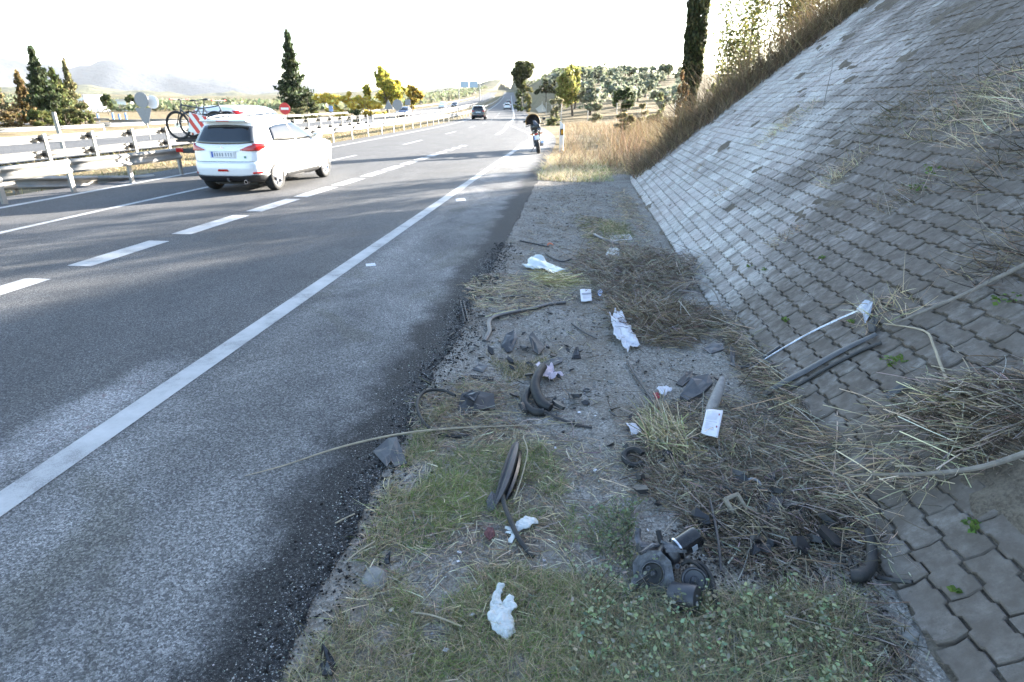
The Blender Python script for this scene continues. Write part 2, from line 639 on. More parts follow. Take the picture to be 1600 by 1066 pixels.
def mat_paver():
    m = N('concrete_paver')
    c = m.n('ShaderNodeNewGeometry').outputs['Position']
    at = m.n('ShaderNodeAttribute', attribute_name='rnd')
    oi = m.n('ShaderNodeObjectInfo')
    rnd = m.math('FRACT', m.math('ADD', m.math('MULTIPLY', oi.outputs['Random'], 7.31), at.outputs['Fac']))
    grain = m.noise(160, 3, .7, c); mid = m.noise(14, 5, .65, c); big = m.noise(.75, 5, .62, c)
    mp = m.n('ShaderNodeMapping'); mp.inputs['Rotation'].default_value = (0, R(38.66), 0); mp.inputs['Scale'].default_value = (.9, 9, 3)
    m.l(c, mp.inputs['Vector'])
    streak = m.noise(5, 4, .6, mp.outputs[0])
    col = m.ramp(rnd, [(.0, (.39, .35, .32)), (.3, (.47, .435, .40)), (.7, (.53, .50, .465)), (1.0, (.60, .57, .53))])
    pinkish = m.ramp(m.noise(.5, 2, .5, c), [(.46, 0.0), (.62, .55)])
    col = m.mix(pinkish, col, (.47, .41, .385))
    col = m.mix(m.ramp(grain, [(.30, .6), (.5, 0.0)]), col, (.12, .11, .10))
    col = m.mix(m.ramp(mid, [(.50, 0.0), (.75, .6)]), col, (.22, .20, .18))
    col = m.mix(m.ramp(streak, [(.50, 0.0), (.68, .5)]), col, (.19, .172, .155))
    pit = m.noise(46, 2, .5, c)
    col = m.mix(m.ramp(pit, [(.26, .8), (.34, 0.0)]), col, (.05, .045, .04))
    # soil washed over parts of the slope; near-side grime ramp also paints light falloff
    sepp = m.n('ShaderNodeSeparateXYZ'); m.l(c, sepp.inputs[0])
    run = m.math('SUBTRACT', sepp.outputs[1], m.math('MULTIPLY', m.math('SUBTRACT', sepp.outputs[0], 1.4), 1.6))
    grime_shade = m.ramp(m.math('MULTIPLY', run, .1), [(.10, .38), (.85, 0.0)])
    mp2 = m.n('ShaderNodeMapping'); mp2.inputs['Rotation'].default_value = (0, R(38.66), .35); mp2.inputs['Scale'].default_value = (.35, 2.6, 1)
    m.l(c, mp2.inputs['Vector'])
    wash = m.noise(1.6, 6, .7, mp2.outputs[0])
    col = m.mix(m.ramp(m.math('ADD', wash, m.math('MULTIPLY', grime_shade, .6)), [(.54, 0.0), (.72, .75)]), col, (.155, .132, .112))
    soil = m.math('MULTIPLY', m.ramp(m.math('ADD', big, grime_shade), [(.50, 0.0), (.74, .95)]), m.ramp(mid, [(.30, .55), (.60, 1.0)]))
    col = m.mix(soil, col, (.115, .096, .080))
    m.set(col=col, rough=.93, spec=.2)
    m.bump(grain, .5, .006, m.bump(mid, .45, .012))
    return m.mat

MAT_ASPHALT = mat_asphalt(); MAT_PAINT = mat_paint(); MAT_GROUND = mat_ground(); MAT_VERGE = mat_verge()
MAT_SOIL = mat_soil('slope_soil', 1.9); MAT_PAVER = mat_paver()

# ---------- ground sheet
def geo(a, b, first, ratio):
    out = [a]; st = first
    while out[-1] < b:
        out.append(out[-1] + st); st *= ratio
    out[-1] = b
    return out
gx = sorted(set([-v for v in geo(33, 14000, 2.0, 1.085)] + [-31 + i for i in range(0, 33)] + geo(2, 9000, .9, 1.085)))
gy = [-60, -45, -30, -20, -12, -6, -2] + geo(0, 18, 1.0, 1.0) + geo(19, 14000, 1.4, 1.05)
rows = [[(x + x_off(y), y, terrain(x + x_off(y), y)) for x in gx] for y in gy]
for r_, y in zip(rows, gy):
    for i, p in enumerate(r_):
        if y < 19 and -1.2 < p[0] < 1.5:
            r_[i] = (p[0], p[1], -.16)
g = MB().grid(rows).build('ground', MAT_GROUND, smooth=True, fix=False)
tag(g, 'dry grassy ground running out to the horizon', 'ground', kind='structure')

# ---------- motorway
ROAD_YS = [-25, -15, -8, -4, -2] + [i * 1.0 for i in range(0, 60)] + geo(60, 640, 3.0, 1.04)

def strip(name, xl, xr, z, mat, parent=None, ys=None, sub=1):
    rows = []
    for y in (ys or ROAD_YS):
        a = (xl(y) if callable(xl) else xl) + x_off(y)
        b = (xr(y) if callable(xr) else xr) + x_off(y)
        rows.append([(lerp(a, b, k / sub), y, road_z(y) + z) for k in range(sub + 1)])
    return MB().grid(rows).build(name, mat, parent, fix=False)

def asphalt_edge_x(y):
    e = -1.03 - 2.6 * sstep((y - 32) / 40)
    if y < 20:
        e += .05 * mnoise.noise(Vector((y * 1.3, 0, 4))) + .04 * mnoise.noise(Vector((y * 5, 0, 1))) + .03 * mnoise.noise(Vector((y * 17, 0, 7)))
    return e
fine_ys = [-25, -15, -8, -4, -2] + [i * .03 for i in range(0, 400)] + [12 + i * .12 for i in range(0, 70)] + [20.5 + i for i in range(0, 39)] + geo(60, 640, 3.0, 1.04)
road = strip('motorway', -12.9, asphalt_edge_x, 0, MAT_ASPHALT, ys=fine_ys, sub=4)
tag(road, 'grey asphalt motorway carriageway running uphill into the distance', 'road', kind='structure')
road2 = strip('far_carriageway', -29.5, -19.8, 0, MAT_ASPHALT)
tag(road2, 'opposite carriageway beyond the median guardrails', 'road', kind='structure')

def dash_x(y): return lerp(-6.52, -5.15, min(1, max(0, (y - 5) / 36))) if y < 41 else -5.15 - .9 * sstep((y - 41) / 25)
def edge_x(y): return -3.02 + .4 * min(1, max(0, y / 36)) if y < 36 else -2.62 - 3.2 * sstep((y - 36) / 28)
def seg_ys(a, b, st=1.0):
    k = max(1, int((b - a) / st)); return [a + (b - a) * i / k for i in range(k + 1)]

strip('edge_line', lambda y: edge_x(y) - .10, lambda y: edge_x(y) + .10, .004, MAT_PAINT, road, ys=seg_ys(-6, 64, .5))
def y_on_dash(u):                  # where the dashed line passes below a given picture column
    lo, hi = 1.5, 60.0
    for _ in range(40):
        m = (lo + hi) / 2
        q = to_px((dash_x(m), m, 0))
        if q is None or q[0] < u: lo = m
        else: hi = m
    return lo
def dash_ends(ua, ub):             # the picture columns include the width of the stripe
    m = to_px((dash_x(y_on_dash((ua + ub) / 2)), y_on_dash((ua + ub) / 2), 0))
    w = .17 * FPX / m[2] * .62
    return y_on_dash(ua + w), y_on_dash(ub - w)
for ua, ub in ((-420, -190), (-110, 76), (113, 262), (275, 388), (390, 468), (464, 527), (522, 570), (567, 605), (600, 632), (628, 654), (650, 672), (669, 688), (684, 700), (697, 712), (709, 722), (720, 732)):
    strip('lane_dash', lambda q: dash_x(q) - .17, lambda q: dash_x(q) + .17, .004, MAT_PAINT, road, ys=seg_ys(*dash_ends(ua, ub), .5))
strip('edge_line', lambda y: dash_x(y) - .14, lambda y: dash_x(y) + .14, .006, MAT_PAINT, road, ys=seg_ys(41.3, 60, 1.0) + geo(61, 500, 3, 1.05))
for a, b in ((4.5, 15.5), (20.0, 24.5), (31.0, 35.0), (42, 46), (53, 57), (64, 68.5), (76, 80), (88, 92), (100, 104), (113, 117)):
    strip('lane_dash', lambda q: lerp(-9.4, -8.7, sstep((q - 8) / 25)) - .07, lambda q: lerp(-9.4, -8.7, sstep((q - 8) / 25)) + .07, .004, MAT_PAINT, road, ys=seg_ys(a, b, 1.0))
strip('edge_line', -11.72, -11.55, .004, MAT_PAINT, road, ys=seg_ys(-6, 60, 1.0) + geo(61, 500, 3, 1.05))
strip('edge_line', -28.6, -28.45, .004, MAT_PAINT, road2, ys=seg_ys(-6, 60, 1.0) + geo(61, 500, 3, 1.05))
strip('edge_line', -20.6, -20.45, .004, MAT_PAINT, road2, ys=seg_ys(-6, 60, 1.0) + geo(61, 500, 3, 1.05))

# slip road of the junction on the left, and the narrow service road climbing on the right
def free_strip(name, pts, w, z, mat, label, cat='road'):
    rows = []
    P = [Vector(p) for p in pts]
    for i, p in enumerate(P):
        t = (P[min(i + 1, len(P) - 1)] - P[max(0, i - 1)]).normalized()
        n = Vector((t.y, -t.x))
        rows.append([(*(p + n * (w / 2 * s)), terrain(*(p + n * (w / 2 * s))) + z) for s in (-1, -.33, .33, 1)])
    o = MB().grid(rows).build(name, mat, fix=False)
    return tag(o, label, cat, kind='structure')
free_strip('slip_road', [(-95 + i * 1.6, 62 + i * .55) for i in range(0, 45)], 6.5, .12, MAT_ASPHALT, 'slip road of the junction beyond the left guardrails')
svc = []
for yv, uu in ((118, 848), (130, 846), (160, 841)):
    p = pp(uu, 165, yv); svc.append((p.x, p.y))
svc2 = []
for i in range(len(svc) - 1):
    for k in range(4):
        svc2.append((lerp(svc[i][0], svc[i + 1][0], k / 4), lerp(svc[i][1], svc[i + 1][1], k / 4)))
free_strip('service_road', svc2, 1.6, .10, M('pale_concrete_road', (.36, .30, .21), .9, var=.12, scale=1.5), 'narrow pale service road climbing beside the olive grove')

# ---------- verge and the crumbling tarred edge of the asphalt
def verge_z(x, y):
    z = lerp(-.006, -.055, sstep((x + 1.08) / .8)) + lerp(0, .03, sstep((x - .9) / .6))
    z += .028 * mnoise.noise(Vector((x * 2.1, y * 1.6, 2))) * sstep((x + 1.1) / .4) + .010 * mnoise.noise(Vector((x * 9, y * 9, 5)))
    return z
vx = [-1.16 + i * .045 for i in range(0, 63)]
vy = [-.5 + i * .06 for i in range(0, 150)] + geo(8.5, 19.5, .10, 1.02)
verge = MB().grid([[(x, y, min(verge_z(x, y), -.006 if x < -1.0 else 9) - (.02 if x < -1.1 else 0)) for x in vx] for y in vy]).build('verge', MAT_VERGE, smooth=True, fix=False)
tag(verge, 'grey gravelly verge between the asphalt and the paved slope', 'verge', kind='structure')

# ---------- paved embankment
emb_rows = []
ss = [-30, -20, -12, -6, -3, -1] + [i * .09 for i in range(0, int(YC / .09) + 1)] + [YC + .001 + i * .35 for i in range(0, 10)]
ts = [i * .075 for i in range(0, int(T_MAX / .075) + 1)]
def soil_rise(s, t):
    n = mnoise.noise(Vector((s * .9 + t * .5, t * 2.3 - s * .35, 7.7))) + .55 * mnoise.noise(Vector((s * 3.1, t * 4.6, 1.7))) + .25 * mnoise.noise(Vector((s * 9, t * 9, 4.1)))
    near = .16 * sstep((7 - s) / 5) + .14 * sstep((t - 2.2) / 2.5) + .30 * sstep((.35 - t) / .35) + .22 * max(0, mnoise.noise(Vector((s * .35 + t * .42, t * 1.9 - s * 1.5, 2.2))))
    return -.022 + .040 * sstep((n + near - .44) / .42) + .013 * mnoise.noise(Vector((s * 8, t * 8, 3)))
for s in ss:
    # along the turn the rows shorten towards the top, so the ring index is the turning angle
    row = []
    for t in ts:
        s2 = s
        if s > YC:
            s2 = YC + (s - YC) * (RC - t * COS_A) / RC
        row.append(on_slope(s2, t, soil_rise(s2, t))[0])
    emb_rows.append(row)
for k in range(1, 15):
    ph = (3.15 / RC) + k * (math.pi / 2 - 3.15 / RC) / 14
    emb_rows.append([Vector((XC - (RC - t * COS_A) * math.cos(ph), YC + (RC - t * COS_A) * math.sin(ph), TOE_Z + t * SIN_A - .02)) for t in ts])
emb_rows.append([p + Vector((60, 0, 0)) for p in emb_rows[-1]])
mb = MB().grid(emb_rows)
tops = [r_[-1] for r_ in emb_rows]
n0 = len(mb.v)
far_edge = [Vector((XC + 60, p.y, TOE_Z + T_MAX * SIN_A)) for p in tops]
mb.grid([tops, far_edge])
emb = mb.build('embankment', MAT_SOIL, smooth=True, fix=False)
tag(emb, 'steep embankment faced with interlocking grey concrete pavers', 'embankment', kind='structure')

PL, PW = .30, .146
def paver_outline(gap=.0045):
    A, p = .0095, PL / 2
    prof = []
    for k in range(2):
        a0 = -PL / 2 + k * p
        prof += [(a0 + .02 * p, -A), (a0 + .46 * p, -A * .6), (a0 + .52 * p, A * .8), (a0 + .96 * p, A)]
    lo, hi = [], []
    for a, f in prof:
        a2 = max(-PL / 2 + gap, min(PL / 2 - gap, a))
        lo.append((a2, -PW / 2 + gap * 1.5 + f)); hi.append((a2, PW / 2 - gap * 1.5 + f))
    out = lo + [(PL / 2 - gap + .010, .01)] + hi[::-1] + [(-PL / 2 + gap + .010, .01)]
    return out
OUT = paver_outline()
def paver_shape(chamfer=True, seed=0):
    r = random.Random(seed)
    n = len(OUT)
    pts = [(x + r.uniform(-.0022, .0022), y + r.uniform(-.0022, .0022)) for x, y in OUT]
    vv = [(x, y, -.035) for x, y in pts]
    if chamfer:
        vv += [(x, y, -.006) for x, y in pts] + [(x * .955, y * .915, r.uniform(-.001, .001)) for x, y in pts]
        k = 3
    else:
        vv += [(x * .985, y * .975, 0) for x, y in pts]
        k = 2
    ff = [(i * n + j, i * n + (j + 1) % n, (i + 1) * n + (j + 1) % n, (i + 1) * n + j) for i in range(k - 1) for j in range(n)]
    ff.append(tuple((k - 1) * n + j for j in range(n)))
    return vv, ff
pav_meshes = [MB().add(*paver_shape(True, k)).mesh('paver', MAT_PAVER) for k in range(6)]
far_v, far_f = paver_shape(False, 1)
far_v = np.array(far_v)
cands = []
nrow = int((T_MAX - .12) / PW)
for r_ in range(nrow):
    t = .093 + (r_ + .5) * PW
    s = .55 + (PL / 2 if r_ % 2 else 0)
    s_end = YC + 4.6 * (RC - t * COS_A) / RC
    while s < s_end:
        p, al, upv, nn = on_slope(s, t)
        q = to_px(p)
        if q and -60 < q[0] < 1990 and -230 < q[1] < 1500:
            if random.random() > .0015 + .03 * (t < .3):
                infr = 0 <= q[0] <= 1600 and 0 <= q[1] <= 1066 and soil_rise(s, t) < 0.006
                size = (nn.dot((cam.location - p).normalized())) / (p - cam.location).length_squared
                cands.append((infr, size, s, t))
        s += PL
cands.sort(key=lambda c: (c[0], c[1]), reverse=True)
def paver_matrix(s, t):
    jit = Vector((random.gauss(0, .0025), random.gauss(0, .0025)))
    p, al, upv, nn = on_slope(s, t, random.gauss(0, .0035))
    m = Matrix((al, upv, nn)).transposed().to_4x4()
    # keep the frame right-handed whichever way the row runs
    if m.to_3x3().determinant() < 0:
        m = Matrix((-al, upv, nn)).transposed().to_4x4()
    tilt = Euler((random.gauss(0, .022), random.gauss(0, .016), random.gauss(0, .012))).to_matrix().to_4x4()
    return Matrix.Translation(p + al * jit.x + upv * jit.y) @ m @ tilt
for k, (_, _, s, t) in enumerate(cands[:300]):
    o = link('paver', pav_meshes[k % 6], emb)
    o.matrix_local = paver_matrix(s, t)
V, Fq, rn = [], [], []
MBF = MB()
rnds = []
for (_, _, s, t) in cands[300:]:
    m = np.array(paver_matrix(s, t))
    vv = far_v @ m[:3, :3].T + m[:3, 3]
    MBF.add(vv, far_f)
    rnds += [random.random()] * len(far_v)
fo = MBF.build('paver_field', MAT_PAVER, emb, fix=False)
at_ = fo.data.attributes.new('rnd', 'FLOAT', 'POINT')
at_.data.foreach_set('value', rnds)
tag(fo, kind='stuff')

# ---------- far hills
def mat_mountain(name, c1, c2):
    m = N(name)
    g = m.n('ShaderNodeNewGeometry').outputs['Position']
    a = m.noise(.0012, 6, .62, g)
    m.set(col=m.ramp(a, [(.35, c1), (.65, c2)]), rough=1, spec=.05)
    m.bump(m.noise(.004, 5, .6, g), 1.0, 60)
    return m.mat
def mountain(name, dist, u0, u1, prof, mat, label, seed, depth=2500):
    """a range of hills: crest heights given as picture rows, turned into metres at its distance"""
    rows = []
    nn = 90
    crest = []
    for i in range(nn + 1):
        u = lerp(u0, u1, i / nn)
        v = np.interp(u, [a for a, _ in prof], [b for _, b in prof])
        d = ray(u, 160); d.z = 0; d.normalize()
        ang = (160 - v) / 1080.0
        h = dist * ang + dist * .006 * mnoise.noise(Vector((i * .22, seed, 0))) + dist * .003 * mnoise.noise(Vector((i * .7, seed, 4)))
        crest.append((d, max(8, h)))
    for k in range(0, 15):
        t = k / 14
        row = []
        for i, (d, h) in enumerate(crest):
            dd = dist - depth * (1 - t) + (depth * .2 * mnoise.noise(Vector((i * .12, t * 2.2, seed))))
            e = 1 - abs(2 * t - 1.0) ** 1.3 if t < .5 else 1 - .0
            hh = h * (sstep(t * 1.02) + .25 * t * (1 - t) * mnoise.noise(Vector((i * .3, t * 5, seed + 2))))
            row.append((d.x * dd, d.y * dd, hh - 25 * (1 - t)))
        rows.append(row)
    rows.append([(d.x * (dist + depth), d.y * (dist + depth), -40) for d, h in crest])
    o = MB().grid(rows).build(name, mat, smooth=True, fix=False)
    return tag(o, label, 'hills', kind='structure')
mountain('mountains', 11500, -500, 900, [(-500, 120), (0, 103), (60, 112), (120, 118), (175, 106), (250, 116), (330, 122), (450, 134), (600, 146), (900, 156)],
         mat_mountain('mountain_rock', (.030, .034, .042), (.055, .058, .064)), 'pale blue mountain range far away on the left', 3.3)
mountain('hills', 5200, -500, 1000, [(-500, 140), (0, 142), (120, 140), (300, 147), (480, 146), (640, 141), (700, 137), (800, 138), (1000, 150)],
         mat_mountain('hill_scrub', (.07, .075, .045), (.16, .15, .09)), 'low scrub-covered hills below the mountains', 8.1, 1400)

# ================================================================== VEHICLES
MAT_WHITE_PAINT = M('white_car_paint', (.78, .78, .78), .22, var=.03, scale=3, coat=.6)
MAT_GREY_PAINT = M('dark_grey_car_paint', (.045, .045, .05), .25, var=.06, scale=3, coat=.6)
MAT_BLUE_PAINT = M('navy_car_paint', (.03, .04, .10), .25, var=.06, scale=3, coat=.6)
MAT_SILVER_PAINT = M('silver_car_paint', (.42, .43, .44), .25, metal=.4, var=.06, scale=3, coat=.6)
MAT_GLASS = M('tinted_glass', (.012, .014, .016), .04, var=.1, spec=.9)
MAT_BLACK_PLASTIC = M('black_plastic', (.018, .018, .019), .48, var=.3, scale=14, bump=.15)
MAT_TYRE = M('tyre_rubber', (.016, .016, .016), .8, var=.25, scale=20, bump=.3)
MAT_ALLOY = M('alloy', (.55, .55, .56), .3, metal=.9, var=.08)
MAT_RED_LENS = M('red_lens', (.42, .012, .010), .12, var=.1, spec=.8)
MAT_CLEAR_LENS = M('clear_lens', (.62, .58, .58), .12, var=.08, spec=.8)
MAT_AMBER_LENS = M('amber_lens', (.62, .20, .02), .15, var=.1, spec=.8)
MAT_PLATE = M('plate_white', (.70, .71, .72), .4, var=.04)
MAT_PLATE_BLUE = M('plate_blue', (.02, .08, .40), .4, var=.05)
MAT_INK = M('plate_ink', (.03, .03, .03), .5, var=.1)
MAT_CHROME = M('chrome', (.70, .70, .72), .12, metal=1.0, var=.05)
MAT_GALV = M('galvanised_steel', (.25, .245, .23), .55, metal=.3, var=.16, scale=5, dirt=.25, dirt_col=(.26, .22, .17))
MAT_STEEL_DARK = M('dark_steel', (.08, .08, .085), .45, metal=.7, var=.2)

SUV = [(.24, -1.90, 1.95, .78, 7), (.30, -2.06, 2.07, .85, 6), (.42, -2.14, 2.15, .875, 6), (.55, -2.16, 2.19, .885, 6), (.66, -2.15, 2.19, .888, 6),
       (.70, -2.09, 2.18, .888, 6.5), (.82, -2.07, 2.14, .888, 7), (.93, -2.06, 2.05, .882, 7), (1.00, -2.05, 1.80, .872, 7), (1.05, -2.03, 1.30, .862, 7),
       (1.08, -2.01, 1.08, .85, 7), (1.12, -1.98, .98, .835, 7), (1.25, -1.90, .72, .785, 6.5), (1.38, -1.81, .44, .725, 6), (1.48, -1.745, .24, .675, 5.5),
       (1.53, -1.78, .10, .645, 5), (1.57, -1.74, -.05, .60, 4.5), (1.605, -1.55, -.25, .50, 4), (1.625, -1.2, -.45, .32, 3.5)]
VAN = [(.24, -2.05, 1.95, .78, 7), (.34, -2.19, 2.10, .86, 7), (.55, -2.22, 2.18, .89, 7), (.72, -2.20, 2.17, .89, 8), (.95, -2.19, 2.05, .89, 9),
       (1.05, -2.185, 1.75, .885, 9), (1.10, -2.18, 1.30, .88, 9), (1.16, -2.18, 1.15, .87, 9), (1.35, -2.16, .85, .845, 9), (1.55, -2.13, .58, .815, 8),
       (1.72, -2.10, .36, .79, 7), (1.80, -2.06, .22, .765, 6), (1.86, -1.98, .05, .70, 5), (1.90, -1.75, -.2, .55, 4), (1.92, -1.3, -.5, .35, 3.5)]
HATCH = [(.20, -1.85, 1.9, .76, 7), (.28, -2.0, 2.02, .83, 6), (.45, -2.06, 2.10, .86, 6), (.62, -2.06, 2.10, .865, 6), (.78, -2.0, 2.03, .86, 7),
         (.88, -1.98, 1.8, .855, 7), (.94, -1.97, 1.2, .845, 7), (.98, -1.95, 1.0, .83, 7), (1.12, -1.84, .7, .76, 6), (1.28, -1.68, .38, .68, 5.5),
         (1.38, -1.60, .12, .62, 5), (1.43, -1.5, -.1, .54, 4.5), (1.46, -1.2, -.35, .40, 4), (1.475, -.95, -.5, .22, 3.5)]

class Shell:
    def __init__(self, tab):
        t = np.array(tab)
        z = [t[0, 0]]
        for a, b in zip(t[:-1, 0], t[1:, 0]):
            k = max(1, int(math.ceil((b - a) / .03)))
            z += [a + (b - a) * i / k for i in range(1, k + 1)]
        self.tab = t; self.zs = z
    def at(self, z):
        t = self.tab
        return [float(np.interp(z, t[:, 0], t[:, i])) for i in range(1, 5)]
    def half(self, y, z):
        r, f, w, n = self.at(z)
        q = min(1, abs((y - (r + f) / 2) / ((f - r) / 2)))
        return w * max(0, 1 - q ** n) ** (1 / n)
    def rear(self, x, z, front=False):
        r, f, w, n = self.at(z)
        q = min(1, abs(x) / w)
        d = (f - r) / 2 * max(0, 1 - q ** n) ** (1 / n)
        return (r + f) / 2 + (d if front else -d)
    def body(self, n=72):
        rows = []
        for z in self.zs:
            r, f, w, e = self.at(z)
            row = []
            for j in range(n):
                th = 2 * math.pi * (j + .5) / n
                c, s = math.cos(th), math.sin(th)
                row.append((w * math.copysign(abs(s) ** (2 / e), s), (r + f) / 2 + (f - r) / 2 * math.copysign(abs(c) ** (2 / e), c), z))
            rows.append(row)
        mb = MB().grid(rows, closed_u=True)
        k = len(rows)
        mb.f.append(tuple(range(n))); mb.m.append(0)
        mb.f.append(tuple((k - 1) * n + j for j in range(n))[::-1]); mb.m.append(0)
        return mb
    def side_patch(self, pts_lo, pts_hi, side, off=.006, nz=6, ny=14):
        """pts_lo/pts_hi: (y, z) polylines of equal length joined by a surface"""
        rows = []
        for i in range(nz + 1):
            t = i / nz
            row = []
            for j in range(ny + 1):
                s = j / ny * (len(pts_lo) - 1)
                a = min(int(s), len(pts_lo) - 2); fr = s - a
                lo = (lerp(pts_lo[a][0], pts_lo[a + 1][0], fr), lerp(pts_lo[a][1], pts_lo[a + 1][1], fr))
                hi = (lerp(pts_hi[a][0], pts_hi[a + 1][0], fr), lerp(pts_hi[a][1], pts_hi[a + 1][1], fr))
                y, z = lerp(lo[0], hi[0], t), lerp(lo[1], hi[1], t)
                row.append((side * (self.half(y, z) + off), y, z))
            rows.append(row)
        return MB().grid(rows)
    def end_patch(self, pts_lo, pts_hi, off=.006, front=False, nz=6, nx=14):
        rows = []
        for i in range(nz + 1):
            t = i / nz
            row = []
            for j in range(nx + 1):
                s = j / nx * (len(pts_lo) - 1)
                a = min(int(s), len(pts_lo) - 2); fr = s - a
                lo = (lerp(pts_lo[a][0], pts_lo[a + 1][0], fr), lerp(pts_lo[a][1], pts_lo[a + 1][1], fr))
                hi = (lerp(pts_hi[a][0], pts_hi[a + 1][0], fr), lerp(pts_hi[a][1], pts_hi[a + 1][1], fr))
                x, z = lerp(lo[0], hi[0], t), lerp(lo[1], hi[1], t)
                row.append((x, self.rear(x, z, front) + (off if front else -off), z))
            rows.append(row)
        return MB().grid(rows)

def wheel_meshes(r=.335, w=.22):
    rot = Matrix.Rotation(R(90), 4, 'Y')
    ty = MB().lathe([(r * .66, -w * .42), (r * .74, -w * .5), (r * .93, -w * .48), (r * .99, -w * .34), (r, 0), (r * .99, w * .34), (r * .93, w * .48), (r * .74, w * .5), (r * .66, w * .42)], 28, rot, close=False)
    rim = MB().lathe([(r * .67, -w * .42), (r * .64, -w * .3), (r * .64, w * .30), (r * .68, w * .43), (r * .62, w * .40), (r * .60, w * .10), (0.01, w * .12)], 28, rot, close=False)
    for k in range(5):
        a = 2 * math.pi * k / 5
        mm = rot @ Matrix.Rotation(a, 4, 'Z')
        rim.prism([(.02, -.042), (r * .64, -.025), (r * .64, .025), (.02, .042)], .03, mm @ Matrix.Translation((0, 0, w * .30)))
    rim.lathe([(.05, w * .30), (.05, w * .44), (.001, w * .45)], 12, rot, close=False)
    hole = MB().lathe([(r * .58, w * .13), (.001, w * .14)], 24, rot, close=False)
    return ty.mesh('wheel', MAT_TYRE, True), rim.mesh('rim', MAT_ALLOY, True), hole.mesh('brake_disc', MAT_STEEL_DARK)
WH = wheel_meshes()

